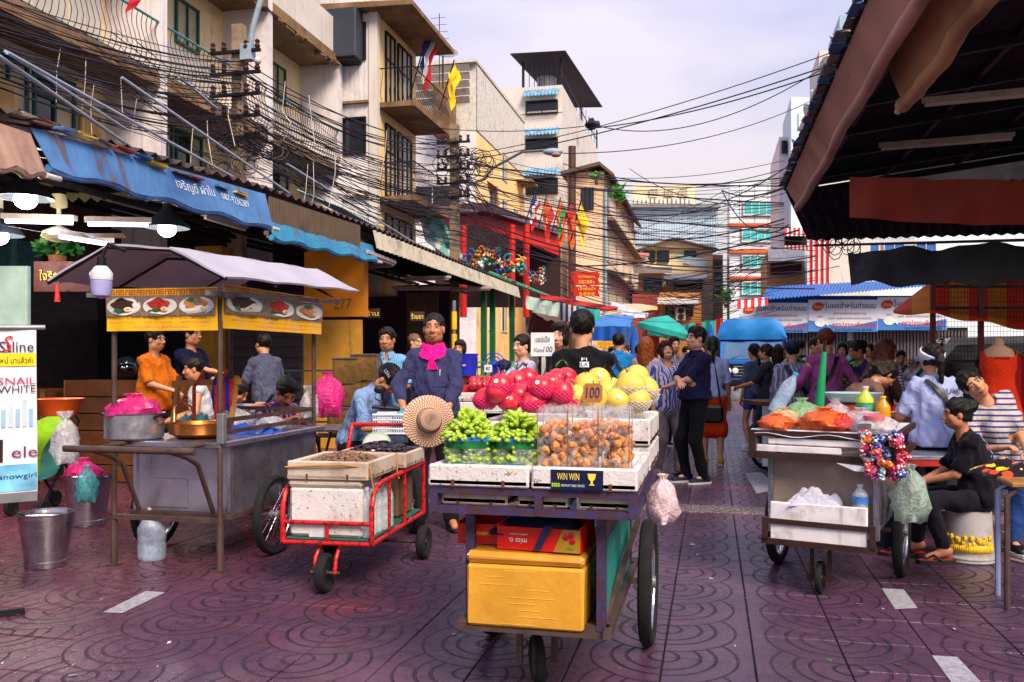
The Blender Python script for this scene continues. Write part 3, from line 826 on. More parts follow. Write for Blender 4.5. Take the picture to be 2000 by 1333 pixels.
M_PANED=mat('dark_pane','#20242c',.15,var=.3,scale=1.5,bump=.05,spec=.7)
M_IRON=mat('dark_iron','#14121a',.55,metal=.3,var=.2)
M_GREY=mat('grey_metal','#7d8088',.5,metal=.5,dirt=.25)
M_RUSTTIN=mat('rusty_tin','#7d6f66',.6,metal=.3,var=.25,scale=4,dirt=.5,dcol='#3a1d10')
M_WHITETIN=mat('white_tin','#cfcac2',.5,metal=.1,dirt=.2,dcol='#5a4a3e',streak=.3)
M_WOOD=mat('old_wood','#9a6c3a',.75,var=.3,scale=9,dirt=.3,dcol='#3a2414',streak=.3)
M_BLACK=mat('black_void','#07060a',.9,var=.1)
M_RED=mat('red_paint','#c41812',.45,var=.15,dirt=.15)

def quad(b,p,n=None):b.add(p,[tuple(range(len(p)))])
def wavy(b,a0,a1,c0,c1,n,amp,nrm,th=.004,per=.12):
    "corrugated sheet between edge a0-a1 and edge c0-c1, ribs run from a to c"
    a0,a1,c0,c1,nrm=Vector(a0),Vector(a1),Vector(c0),Vector(c1),Vector(nrm).normalized()
    L=(a1-a0).length; n=n or max(4,int(L/per)); N=n*4
    def fn(u,v):return a0.lerp(a1,u).lerp(c0.lerp(c1,u),v)+nrm*amp*math.sin(u*n*2*math.pi)
    b.surf(fn,N,1,th)
def rail_bar_mesh(h,belly=.10,r=.008):
    b=MB(); b.tube([(0,0,0),(belly*.75,0,h*.16),(belly,0,h*.32),(belly*.55,0,h*.52),(.0,0,h*.72),(-.01,0,h*.86),(.02,0,h)],r,4)
    return b.mesh('railing_bar',M_IRON)
def window(par,X,y0,y1,z0,z1,cols=2,fm=M_TEAL,pm=M_PANE,face=1,axis='X',depth=.06,rows=1,split=None):
    "framed window set into the wall plane; axis X: wall faces +-X, axis Y: wall faces -Y"
    def T(a,d,z):return(X+face*d,a,z)if axis=='X' else(a,X+face*d,z)
    def bx(b,a0,a1,d0,d1,z0_,z1_):
        p,q=T(a0,d0,z0_),T(a1,d1,z1_); b.bx(p[0],q[0],p[1],q[1],z0_,z1_)
    b=MB(); fw=.05
    bx(b,y0,y1,-.02,depth,z0,z0+fw); bx(b,y0,y1,-.02,depth,z1-fw,z1)
    bx(b,y0,y0+fw,-.02,depth-.004,z0+fw,z1-fw); bx(b,y1-fw,y1,-.02,depth-.004,z0+fw,z1-fw)
    for k in range(1,cols):a=y0+(y1-y0)*k/cols; bx(b,a-fw*.4,a+fw*.4,-.02,depth-.008,z0+fw,z1-fw)
    if split:bx(b,y0+fw,y1-fw,-.02,depth-.012,split-.02,split+.02)
    for k in range(1,rows):z=z0+(z1-z0)*k/rows; bx(b,y0+fw,y1-fw,-.02,depth-.012,z-.015,z+.015)
    o=b.build('window',fm,par,True)
    for k in range(cols):
        a0=y0+fw+(y1-y0-2*fw)*k/cols+.01; a1=y0+fw+(y1-y0-2*fw)*(k+1)/cols-.01
        c=MB(); bx(c,a0,a1,-.012,.012+.004*(k%2),z0+fw,z1-fw); c.build('pane',pm if not isinstance(pm,list)else pm[k%len(pm)],o,True)
    return o

# ------------------------------------------------------------------ first shophouse block on the left
XF=-10.2; XB=-9.2
B1=thing('shophouse','long cream shophouse row with wavy iron balconies above the blue awning','building',(XF,13,0))
b=MB(); b.bx(XF-6,XF,7.5,20.45,3.1,14); b.build('wall',M_CREAM,B1,True)
unit=[6.0,9.55,13.2,16.9,20.5]
ZS=[6.22,9.0,11.8]
for i,y in enumerate(unit[1:],1):
    b=MB(); b.bx(XF,XB+.05,y-.10,y+.10,3.1,14); b.build('fin',M_LAV,B1,True)
for zi,z in enumerate(ZS):
    for i in range(4):
        y0,y1=unit[i]+.1,unit[i+1]-.1
        b=MB(); b.bx(XF,XB,y0,y1,z-.16,z); b.bx(XB,XB+.05,y0,y1,z-.2,z+.03)
        bal=b.build('balcony',M_CONC,B1,True)
        if zi==0 or(zi==2):
            bm_=rail_bar_mesh(.9)
            n=int((y1-y0)/.125)
            for k in range(n+1):
                o=link('railing_bar',bm_,bal,True); o.location=(XB+.0,y0+.05+(y1-y0-.1)*k/n,z)
            b=MB(); b.tube([(XB+.02,y0,z+.91),(XB+.02,y1,z+.91)],.022,6); b.tube([(XB+.02,y0,z+.06),(XB+.02,y1,z+.06)],.012,5); b.build('top_rail',mat('rail_teal','#4f8f92',.5,dirt=.3),bal,True)
        elif zi==1:
            b=MB(); b.bx(XB-.12,XB-.02,y0,y1,z,z+.95); b.build('parapet',M_WHITE,bal,True)
            b=MB()
            for k in range(14): # broken plaster edge
                yy=random.uniform(y0,y1); b.rbox((XB+random.uniform(-.1,.05),yy,z-.22),(random.uniform(.1,.25),random.uniform(.1,.5),random.uniform(.04,.12)),.015,jit=.015)
            prop(b.build('broken_plaster',M_CONC,bal,True),kind='stuff')
for i in range(4):
    y0,y1=unit[i],unit[i+1]
    # storey above the awning roof
    window(B1,XF,y0+.2,y0+1.75,5.1,5.9,4,M_TEAL,M_PANE)
    window(B1,XF,y0+1.85,y0+2.75,4.5,5.9,2,M_TEAL,[M_PANED,M_PANE],split=5.5)
    for k,yy in enumerate((y0+.5,y0+1.0,y0+2.82)):
        b=MB(); b.bx(XF+.062,XF+.11,yy,yy+.46,4.5,5.48); sh_=b.build('shutter',mat('shutter_wood','#d9b27c',.7,var=.15,scale=5,dirt=.2),B1,True)
        b=MB(); b.bx(XF+.11,XF+.118,yy+.07,yy+.39,4.98,5.40); b.build('panel',mat('shutter_panel','#c39a62',.7),sh_,True)
    # balcony storey: panelled doors and windows
    for zb in(ZS[0],ZS[1],ZS[2]):
        for k in range(4):
            yy=y0+.25+k*.8
            if k%2==0:window(B1,XF,yy,yy+.78,zb+1.35,zb+2.25,2,M_TEAL,M_PANE)
            b=MB(); b.bx(XF+.0,XF+.02,yy+.02,yy+.38,zb+.1,zb+1.3); b.bx(XF+.0,XF+.02,yy+.40,yy+.76,zb+.1,zb+1.3); b.build('door_panel',M_WHITE,B1,True)
    b=MB(); b.bx(XF,XF+.14,y0+.1,y1-.1,5.98,6.06); b.build('lintel',M_LAV,B1,True)
# ------------------------------------------------------------------ second shophouse (narrow, cream, curved balconies)
X2,Y2a,Y2b=-8.3,20.75,23.8
B2=thing('shophouse','narrow cream corner shophouse with curved iron balconies and flags','building',(X2,22,0))
b=MB(); b.bx(X2-7,X2,Y2a,Y2b,3.1,10.6); b.build('wall',M_CREAMY,B2,True)
b=MB(); b.bx(X2-7,X2-.02,Y2a-.03,Y2a,3.1,10.6); b.build('side_wall',M_LAV,B2,True)
b=MB(); b.bx(X2-.16,X2+.06,Y2a-.08,Y2a+.1,3.1,10.5); b.build('pilaster',M_WHITE,B2,True)
for z in(5.55,7.95):
    b=MB(); b.bx(X2,X2+.95,Y2a+.15,Y2b,z-.13,z); b.bx(X2+.95,X2+1.0,Y2a+.1,Y2b,z-.16,z+.03); bal=b.build('balcony',M_CONC,B2,True)
    bm_=rail_bar_mesh(.85,.13)
    for k in range(24):
        o=link('railing_bar',bm_,bal,True); o.location=(X2+.93,Y2a+.2+(Y2b-Y2a-.25)*k/23,z)
    for k in range(7):
        o=link('railing_bar',bm_,bal,True); o.location=(X2+.1+.12*k,Y2a+.18,z); o.rotation_euler=(0,0,R(-90))
    b=MB(); b.tube([(X2,Y2a+.17,z+.86),(X2+.95,Y2a+.17,z+.86),(X2+.95,Y2b,z+.86)],.018,5); b.build('top_rail',M_IRON,bal,True)
    window(B2,X2,Y2a+.6,Y2a+1.3,z+.1,z+2.0,2,M_IRON,M_PANE,split=z+1.3)
    window(B2,X2,Y2a+1.5,Y2a+2.6,z+.1,z+2.0,3,M_IRON,[M_PANE,M_WHITE],split=z+1.3)
    window(B2,Y2a-.03,X2-2.2,X2-.25,z+1.05,z+2.0,3,M_IRON,M_PANED,-1,'Y')
    b=MB(); b.bx(X2-3,X2-.16,Y2a-.14,Y2a-.03,z-.06,z); b.build('ledge',M_CONC,B2,True)
b=MB(); b.poly([(X2-7,Y2a-.4,10.35),(X2+1.1,Y2a-.4,10.15),(X2+1.1,Y2a-.4,10.27),(X2-7,Y2a-.4,10.6)],(0,Y2b-Y2a+.6,0)); b.build('roof',M_CONC,B2,True)
window(B2,X2,Y2a+.6,Y2a+2.6,3.5,5.2,4,M_IRON,M_PANE)
o=thing('air_conditioner_box','speckled dark metal box hung on the side wall of the corner shophouse','box',(X2-1,Y2a-.3,8.95))
b=MB(); b.rbox((0,0,.6),(1.35,.5,1.25),.03); b.build('casing',mat('speckled_box','#33384a',.6,var=.5,scale=60,bump=.4,bscale=60),o)
b=MB(); b.bx(-.6,.6,-.2,.3,-.08,-.03); b.build('bracket',M_IRON,o)
# side annex with tin awning left of the corner house
b=MB(); wavy(b,(-9.1,18.0,5.2),(-9.1,20.6,5.05),(-8.0,18.0,4.75),(-8.0,20.6,4.6),0,.02,(0,0,1)); prop(b.build('tin_awning',mat('pale_blue_tin','#7fb0c0',.5,dirt=.3)),'pale blue corrugated tin awning under the first balcony','awning')

# ------------------------------------------------------------------ third building: louvred white top, cream body
X3,Y3a,Y3b=-12.0,44.0,56.0
B3=thing('apartment_block','cream block with white louvred tin storey on its roof','building',(X3,48,0))
b=MB(); b.bx(X3-7,X3,Y3a,Y3b,0,13.3); b.build('wall',M_CREAMY,B3,True)
b=MB(); b.bx(X3-7,X3-.02,Y3a-.03,Y3a,0,13.3); b.build('end_wall',M_LAV,B3,True)
b=MB(); b.bx(X3-6.9,X3-.03,Y3a+.05,Y3b-.1,13.3,16.9); b.build('roof_storey',M_WHITETIN,B3,True)
for k in range(5):
    b=MB(); z=14.9+k*.42; b.poly([(X3-5.6,Y3a+.03,z),(X3-.35,Y3a+.03,z),(X3-.35,Y3a-.22,z+.26),(X3-5.6,Y3a-.22,z+.26)],(0,.03,.03)); b.build('louvre',M_WHITETIN,B3,True)
b=MB(); b.bx(X3-6.95,X3+.06,Y3a-.28,Y3b,16.9,17.06); b.build('roof_edge',M_WHITETIN,B3,True)
b=MB(); wavy(b,(X3+.02,Y3a,13.4),(X3+.02,Y3b-.1,13.4),(X3+.02,Y3a,16.8),(X3+.02,Y3b-.1,16.8),0,.02,(1,0,0),per=.35); b.build('tin_cladding',M_WHITETIN,B3,True)
window(B3,Y3a-.03,X3-5.2,X3-1.0,8.6,10.6,3,M_WHITE,M_PANED,-1,'Y')
b=MB(); b.bx(X3-6.2,X3-5.3,Y3a-.2,Y3a-.1,6.5,11.6); b.build('blue_lattice',mat('blue_lattice','#35507c',.6,var=.6,scale=12),B3,True)
for yy,z in((46.5,9.2),(49.5,9.2),(52.5,9.2),(46.5,6),(49.5,6),(52.5,6),(46.5,3),(49.5,3),(49.5,12)):window(B3,X3,yy,yy+1.5,z,z+1.6,2,M_WHITE,[M_PANED,M_PANE])
b=MB(); wavy(b,(X3,46.2,11.2),(X3,48.5,11.2),(X3+.8,46.2,10.6),(X3+.8,48.5,10.6),0,.03,(0,0,1),per=.2); b.build('window_awning',mat('striped_tin','#b0614a',.6,var=.4,scale=9),B3,True)
b=MB(); b.bx(X3,X3+1.0,53.5,55.5,12.6,12.75); b.build('ledge',M_CONC,B3,True)
# rooftop clutter: tank, dish, aerials
o=thing('satellite_dish','wire mesh satellite dish on a rooftop mast','dish',P(865,118,42.0))
b=MB(); MD=Matrix.Rotation(R(35),3,'X')@Matrix.Rotation(R(20),3,'Y'); b.lathe([(.02,0),(.3,.05),(.55,.15),(.72,.27)],18,(0,0,.2),MD); b.build('bowl',film('dish_mesh','#6d6d78',.5),o)
b=MB(); b.tube([(0,0,-1.4),(0,0,.2)],.04,6); b.tube([(0,0,.2),(.1,-.3,.75)],.015,5); b.build('mast',M_IRON,o)
o=thing('television_aerial','thin television aerial mast above the louvred rooftop','antenna',P(858,130,43.0))
b=MB(); b.tube([(0,0,-1),(0,0,2.6)],.022,5)
for k in range(5):b.tube([(-.55+k*.03,0,1.0+k*.35),(.55-k*.06,.05,1.02+k*.35)],.012,4)
b.build('mast',M_IRON,o)
b=MB(); b.bx(*sorted((P(820,150,43).x,P(858,150,43).x)),43,45,13,P(840,135,43).z); prop(b.build('stair_house',M_CONC),'dark concrete stair house behind the louvred roof','building')

# ------------------------------------------------------------------ tall white block with open roof shelter
Y4=60.0; c4=YP(1098,165,Y4); X4=c4.x
B4=thing('apartment_block','tall white block with barred windows and a roof shelter','building',(X4,Y4,0))
XL4=YP(1018,300,Y4).x; ZT=YP(1098,166,Y4).z; Y4b=XP(1168,200,X4).y
b=MB(); b.bx(XL4-6,X4,Y4,Y4b,0,ZT); b.build('wall',M_WHITE,B4,True)
for k,(vt,vw0,vw1)in enumerate(((182,198,224),(258,272,292),(336,350,380))):
    z0,z1=YP(1060,vw1,Y4).z,YP(1060,vw0,Y4).z
    window(B4,Y4,YP(1028,300,Y4).x,YP(1090,300,Y4).x,z0,z1,2,M_IRON,M_PANED,-1,'Y',.1)
    b=MB(); x0,x1=YP(1024,300,Y4).x,YP(1093,300,Y4).x
    wavy(b,(x0,Y4-.02,YP(1060,vt,Y4).z+.25),(x1,Y4-.02,YP(1060,vt,Y4).z+.25),(x0,Y4-.6,YP(1060,vt+9,Y4).z),(x1,Y4-.6,YP(1060,vt+9,Y4).z),0,.05,(0,-.3,1),per=.25)
    b.build('window_awning',mat('blue_tin','#6fa0c4',.5,var=.5,scale=4),B4,True)
    bars=MB()
    for q in range(14):x=x0+.15+(x1-x0-.3)*q/13; bars.bx(x-.015,x+.015,Y4-.28,Y4-.25,z0,z1)
    bars.bx(x0+.1,x1-.1,Y4-.29,Y4-.24,z0,z0+.06); bars.bx(x0+.1,x1-.1,Y4-.29,Y4-.24,z1-.06,z1); prop(bars.build('bars',M_IRON,B4,True),kind='stuff')
b=MB(); b.bx(XL4-.1,X4+.03,Y4-.05,Y4+.1,ZT-1.9,ZT-1.75); b.build('string_course',M_WHITE,B4,True)
ZR=YP(1098,110,Y4).z
for i,(x,y)in enumerate(((XL4+.1,Y4+.1),(X4-.1,Y4+.1),(X4-.1,(Y4+Y4b)/2),(X4-.1,Y4b-.1),(XL4+.1,Y4b-.1))):
    b=MB(); b.bx(x-.06,x+.06,y-.06,y+.06,ZT,ZR-.1); b.build('roof_post',M_IRON,B4,True)
b=MB()
for k in range(12):y=Y4+.2+(Y4b-Y4-.4)*k/11; b.bx(X4-.12,X4-.08,y-.02,y+.02,ZT,ZR-.3)
for k in range(8):x=XL4+.2+(X4-XL4-.4)*k/7; b.bx(x-.02,x+.02,Y4+.08,Y4+.12,ZT,ZR-.3)
b.bx(X4-.13,X4-.07,Y4,Y4b,ZT+.9,ZT+.96); prop(b.build('roof_grille',M_IRON,B4,True),kind='stuff')
b=MB(); ZB=XP(1166,184,X4+.4).z; wavy(b,(XL4-.6,Y4-1.0,ZR+.1),(XL4-.6,Y4b+.2,ZB+.2),(X4+.4,Y4-1.0,ZR),(X4+.4,Y4b+.2,ZB),0,.05,(0,0,1),per=.5); b.build('roof',mat('dark_roof','#3c3640',.7),B4,True)
b=MB(); b.lathe([(.7,0),(.7,.9),(.3,1.05)],14,(XL4+1.6,Y4+1.2,ZT)); b.build('water_tank',M_GREY,B4,True)
# ------------------------------------------------------------------ peach block with stepped balconies
Y5=50.0; X5=YP(1180,400,Y5).x; XL5=YP(1108,400,Y5).x; ZT5=YP(1180,335,Y5).z
B5=thing('shophouse','peach four-storey shophouse with plants on its top balcony','building',(X5,Y5,0))
Y5b=XP(1240,500,X5).y
M_PEACH=mat('peach_wall','#f0ccac',.85,var=.12,scale=1,dirt=.2,dcol='#6d4c38',streak=.4)
b=MB(); b.bx(XL5,X5,Y5,Y5b,0,ZT5); b.build('wall',M_PEACH,B5,True)
b=MB(); b.tube([(XL5+.3,Y5-.12,0),(XL5+.3,Y5-.12,ZT5+1.5)],.22,8); b.build('drain_pipe',mat('brown_pipe','#4a2c22',.6),B5,True)
b=MB(); b.tube([(X5+.1,Y5-.1,2),(X5+.1,Y5-.1,ZT5-1)],.09,6); b.build('gutter_pipe',mat('blue_pipe','#86aac0',.5),B5,True)
for k,z in enumerate((3.6,6.6,9.6)):
    b=MB(); b.poly([(X5,Y5+.2,z-.1),(X5+.6,Y5+.2,z-.22),(X5+.6,Y5+.2,z-.1),(X5,Y5+.2,z+.1)],(0,Y5b-Y5-.3,0)); b.build('canopy',mat('rust_canopy','#7a5a4c',.7,dirt=.4),B5,True)
    for q in range(5):
        y=Y5+.8+q*(Y5b-Y5-2)/4.3
        window(B5,X5,y,y+2.2,z+.6,z+2.1,3,M_WHITE,[M_PANE,M_PANED,M_PANE])
b=MB(); b.poly([(XL5-.3,Y5-.6,ZT5),(X5-.2,Y5-.6,ZT5+.45),(X5+.6,Y5-.6,ZT5-.25),(X5+.55,Y5-.6,ZT5-.4),(X5-.2,Y5-.6,ZT5+.25),(XL5-.3,Y5-.6,ZT5-.2)],(0,Y5b-Y5,0)); b.build('roof',mat('brown_roof','#5f4a42',.8,dirt=.3),B5,True)
window(B5,Y5,XL5+.8,X5-.6,ZT5-2.2,ZT5-.9,3,M_IRON,[M_PANED],-1,'Y')

# ------------------------------------------------------------------ far end of the street
def cbox(b,u0,u1,v0,v1,d,depth=4,zb=None):
    "box whose camera-side face covers the photo rectangle at distance d; returns its local frame helpers"
    a,c=P(u0,v1,d),P(u1,v0,d); z0=a.z if zb is None else zb
    F_=Vector((-SA,CA,0))if depth<2 else Vector((0,1,0)) # deep blocks run back along the street
    p=[Vector((q.x,q.y,z))for q,z in((a,z0),(c,z0),(c,c.z),(a,c.z))]
    b.poly(p,F_*depth)
def cpanel(u0,u1,v0,v1,d,th=.06):
    b=MB(); cbox(b,u0,u1,v0,v1,d,th); return b
def cwin(par,u0,u1,v0,v1,d,cols=2,fm=None,pm=None,rows=1):
    fm=fm or M_IRON; pm=pm or M_PANED
    b=MB(); t=max(1.2,(u1-u0)*.04)
    cbox(b,u0-t,u1+t,v0-t,v0,d-.12,.15); cbox(b,u0-t,u1+t,v1,v1+t,d-.14,.17); cbox(b,u0-t,u0,v0,v1,d-.11,.14); cbox(b,u1,u1+t,v0,v1,d-.11,.14)
    for k in range(1,cols):u=u0+(u1-u0)*k/cols; cbox(b,u-t*.4,u+t*.4,v0,v1,d-.10,.12)
    for k in range(1,rows):v=v0+(v1-v0)*k/rows; cbox(b,u0,u1,v-t*.4,v+t*.4,d-.095,.12)
    o=b.build('window',fm,par,True)
    for k in range(cols):
        c=MB(); cbox(c,u0+(u1-u0)*k/cols+.2,u0+(u1-u0)*(k+1)/cols-.2,v0,v1,d-.04-.01*(k%2),.05); c.build('pane',pm,o,True)
    return o
def cwavy(u0,u1,v0,v1,d,name,m,par,n=20,amp=.04,dd=0):
    b=MB(); wavy(b,P(u0,v0,d),P(u1,v0,d),P(u0,v1,d-dd),P(u1,v1,d-dd),n,amp,(SA,-CA,0)); return b.build(name,m,par,True)
def building(label,u0,u1,v0,d,m,depth=8,zb=0.):
    o=thing('building',label,'building',P((u0+u1)/2,703,d)-Vector((0,0,CAM_H)))
    b=MB(); cbox(b,u0,u1,v0,v0+10,d,depth,zb); b.build('wall',m,o,True); return o
M_BLUEGREY=mat('blue_grey_tin','#b4c8dc',.45,metal=.15,var=.12,scale=.6,streak=.3,dcol='#5d6670')
M_MODERN=mat('white_panel','#d4deea',.5,var=.06,scale=.4,streak=.15,dcol='#8a8f98')
M_GLASST=mat('teal_glass','#35b4b8',.12,var=.25,scale=.8,bump=.03,spec=.8)
M_ORANGE=mat('orange_band','#dd5a1c',.5,var=.1)
o=building('grey corrugated hall closing the far end of the street',1232,1402,405,84,M_BLUEGREY,14)
for k in range(3):cwavy(1232,1402,405+k*24,428+k*24,83.9-.1*k,'tin_cladding',M_BLUEGREY,o,34,.05)
b=cpanel(1228,1408,400,405,83.0,1.5); b.build('roof_edge',M_GREY,o,True)
o=building('pale rooftop storey with concrete lattice parapet far away',1236,1358,362,100,mat('far_cream','#e0cca8',.85,var=.15,scale=.6),8)
for k in range(14):b=cpanel(1238+k*8.4,1243+k*8.4,388,398,99.6,.3); b.build('lattice_block',M_WHITE,o,True)
for u in(1270,1300,1328):cwin(o,u,u+14,370,384,99.8,2,M_WHITE,M_PANE)
o=building('cream gabled house with barred windows at the street end',1250,1392,484,74,mat('far_house','#ead8b0',.85,var=.1,scale=.5,streak=.3,dcol='#8b7658'),10)
b=MB(); pa=[P(1246,486,73.6),P(1316,467,73.6),P(1400,484,73.6)]; b.poly(pa,Vector((-SA,CA,0))*9); b.build('gable',mat('far_house','#ead8b0'),o,True)
b=MB(); pa=[P(1240,488,73),P(1316,464,73),P(1404,486,73),P(1404,489,73),P(1316,468,73),P(1240,491,73)]; b.poly(pa,Vector((-SA,CA,0))*10); b.build('roof',mat('brown_roof','#5f4a42'),o,True)
for u in(1258,1285,1338):cwin(o,u,u+21,491,511,73.9,3,M_IRON,M_PANED,2)
b=MB(); b.poly([P(1325,498,72.8),P(1382,508,72.4),P(1374,523,72.4),P(1326,512,72.8)],(0,.05,.02)); b.build('torn_tarp',mat('pale_blue_tarp','#a9c2d4',.5),o,True)
o=building('small yellow house with green door below the gabled house',1247,1298,534,66,mat('pale_yellow','#d2b06c',.85,scale=.8),5)
cwin(o,1258,1292,545,568,65.9,3,M_TEAL,mat('green_door','#1f5044',.5)); cwavy(1238,1312,522,534,66.4,'roof',M_RUSTTIN,o,12,.05,2.5)
o=building('weathered wooden house with dark loft opening',1300,1392,545,64,mat('tar_paper','#6d6258',.9,var=.4,scale=1.2,dirt=.4),5)
b=cpanel(1316,1372,550,566,63.8,.2); b.build('opening',M_BLACK,o,True); cwavy(1296,1380,536,546,64.5,'roof',M_GREY,o,14,.05,2)  # solid black panel on the wall stands for the loft's inner shade
o=building('orange house with white awning and outdoor air conditioner',1288,1368,572,58,mat('orange_house','#e09a54',.85,scale=.7,streak=.3,dcol='#7a4a2c'),6)
cwin(o,1302,1352,596,616,57.8,4,M_IRON,M_PANED); cwavy(1284,1364,582,595,57.9,'awning',M_WHITETIN,o,16,.03,1.6)
ac=thing('air_conditioner','white double-fan air conditioner outside the orange house','air conditioner',P(1330,624,56.9))
b=MB(); cbox(b,1321,1339,601,626,56.9,.5); b.build('casing',M_WHITETIN,ac,True)
for v in(607,619):
    b=MB(); c_=P(1330,v,56.85); b.lathe([(.001,0),(.19,0),(.19,.03),(.15,.035)],14,c_,M=Matrix.Rotation(YAW,3,'Z')@Matrix.Rotation(R(90),3,'X')); b.build('fan',M_IRON,ac,True)
o=building('pink-roofed lean-to left of the yellow house',1236,1262,500,70,M_WHITE,4); cwavy(1230,1268,494,503,69.8,'roof',mat('pink_tin','#b46b62',.6),o,6,.05,1)
o=building('faded red tarpaulin shed at the foot of the yellow house',1235,1292,575,62,mat('red_faded','#a8423c',.7,var=.35,scale=1.5),4)
o=building('narrow brown brick house beside the white office tower',1392,1412,498,70,mat('brown_brick','#8a6a4c',.9,var=.3,scale=2),6)
for k in range(3):cwin(o,1396,1408,508+k*26,522+k*26,69.9,2)
# white office tower with orange bands
o=building('white panelled office tower with teal windows and orange bands',1425,1534,358,66,M_MODERN,12)
for k,(u0,u1,v0,v1)in enumerate(((1454,1511,394,419),(1451,1508,448,471),(1451,1508,501,523),(1451,1508,552,574))):cwin(o,u0,u1,v0,v1,65.9,4,M_WHITE,M_GLASST)
for v in(436,488,540):b=cpanel(1424,1523,v,v+6,65.7,.5); b.build('orange_band',M_ORANGE,o,True)
b=cpanel(1523,1535,352,450,65.4,1); b.build('orange_column',M_ORANGE,o,True)
for v in(372,384,424,476,528):
    b=cpanel(1425,1523,v,v+.6,65.95,.1); b.build('panel_joint',M_GREY,o,True)
for u in(1444,1474,1500):b=cpanel(u,u+.6,358,436,65.96,.1); b.build('panel_joint',M_GREY,o,True)
# right-hand row beyond the awning
o=building('pale blue rendered block rising behind the right awning',1545,1600,190,50,mat('pale_blue_wall','#c4d6e8',.8,var=.1,scale=.5,streak=.3,dcol='#7c8690'),6)
b=cpanel(1560,1585,220,252,49.9,.1); b.build('recess',M_LAV,o,True)
o=building('low grey stair tower with aerial beside the pale blue block',1522,1546,268,52,M_LAV,8); cwin(o,1529,1537,276,298,51.9,2)
o=building('tall pale block with blue awnings at the right edge of the sky',1600,1700,98,40,M_WHITE,4)
for v in(150,230):cwavy(1596,1652,v,v+38,39.8,'window_awning',mat('bright_blue_tin','#2f6fb4',.5),o,9,.06,1.2)
b=MB(); cbox(b,1640,1668,30,98,41,4); b.build('roof_frame',mat('blue_pipe','#86aac0'),o,True)
o=building('tan shophouse behind the striped awning',1498,1572,492,46,mat('tan_wall','#b98a62',.85,scale=.7,streak=.3),6)
cwavy(1500,1572,488,510,45.5,'awning',M_WHITETIN,o,18,.03,1.4); b=cpanel(1506,1566,512,536,45.7,.2); b.build('opening',mat('dark_red','#3a1416',.8),o,True)  # opening is a solid dark panel, its shade put into the colour
# striped awnings
def striped(name,u0,u1,v0,v1,d,n,par,cols,dd=0,tilt=0):
    for k in range(n):
        b=MB(); ua,ub=u0+(u1-u0)*k/n,u0+(u1-u0)*(k+1)/n
        b.surf(lambda a,c:P(ua+(ub-ua)*a,v0+(v1-v0)*c+tilt*(ua+(ub-ua)*a-u0)/(u1-u0),d-dd*c+.05*math.sin(a*3.1)),2,2,.03); b.build(name,cols[k%2],par,True)
M_STR,M_STW=mat('stripe_red','#c2242c',.7),mat('stripe_white','#d8d4d4',.7)
o=thing('striped_awning','red and white striped awning beside the office tower','awning',P(1560,470,40)); striped('stripe',1532,1580,446,462,40,11,o,[M_STR,M_STW],1.0); striped('frill',1532,1578,480,488,38.8,12,o,[M_STW,M_STR])
b=cpanel(1534,1576,462,482,39.9,.2); b.build('underside',M_IRON,o,True)  # dark panel stands in for the shade below the awning cloth
o=thing('striped_curtain','tall red and white striped curtain hanging beside the awning','curtain',P(1600,500,39)); striped('stripe',1576,1624,446,566,39,9,o,[M_STW,M_STR])
o=building('white house with blue shutters seen under the right awning',1624,2150,436,44,M_MODERN,6)
for u in(1678,1728,1790):cwin(o,u,u+38,476,492,43.9,2,M_WHITE,mat('shutter_blue','#2a5fae',.5))
b=MB()
for k in range(20):cbox(b,1640+k*8,1641.5+k*8,452,470,43.7,.05)
cbox(b,1638,1800,450,453,43.7,.06); cbox(b,1638,1800,469,471,43.7,.06); prop(b.build('balustrade',M_WHITE,o,True),kind='stuff')

# ------------------------------------------------------------------ blue market kiosk with banners
def base(u,d):q=P(u,703,d); q.z=0; return q
KD=34.0
K=thing('kiosk','blue tin market kiosk hung with three white agar banners','kiosk',base(1690,KD))
M_KBLUE=mat('kiosk_blue','#1d5fae',.5,var=.15,dirt=.15)
b=MB(); wavy(b,P(1486,586,KD-1.2),P(1900,552,KD-1.2),P(1500,560,KD+3),P(1900,540,KD+3),60,.03,(0,0,1)); b.build('roof',M_KBLUE,K,True)
cwavy(1500,1890,578,600,KD,'fascia',M_KBLUE,K,70,.02)
for k in range(58):
    b=MB(); u=1505+k*6.6; b.surf(lambda a,c:P(u+6.4*a,646+140*c,KD+.35+.06*(1 if a<.5 else-1)),2,1,.02,False); b.build('shutter_slat',mat('shutter_grey','#5d585c',.55,metal=.4,dirt=.3),K,True)
b=cpanel(1500,1890,640,790,KD+.5,.3); b.build('back',M_BLACK,K,True)
b=cpanel(1655,1665,640,785,KD+.1,.2); b.build('post',M_GREY,K,True)
M_BAN=mat('banner_vinyl','#d8dbe4',.45,var=.05,scale=3,bump=.1,bscale=5)
M_INKN,M_INKR,M_BANB=mat('ink_navy','#17204e',.5,var=.05),mat('ink_red','#c01424',.5,var=.05),mat('banner_blue','#3a78c2',.45,var=.1,scale=2)
RX=Vector((CA,SA,0)); UZ=Vector((0,0,1)); FW=Vector((-SA,CA,0))
pxm=KD/F_PX
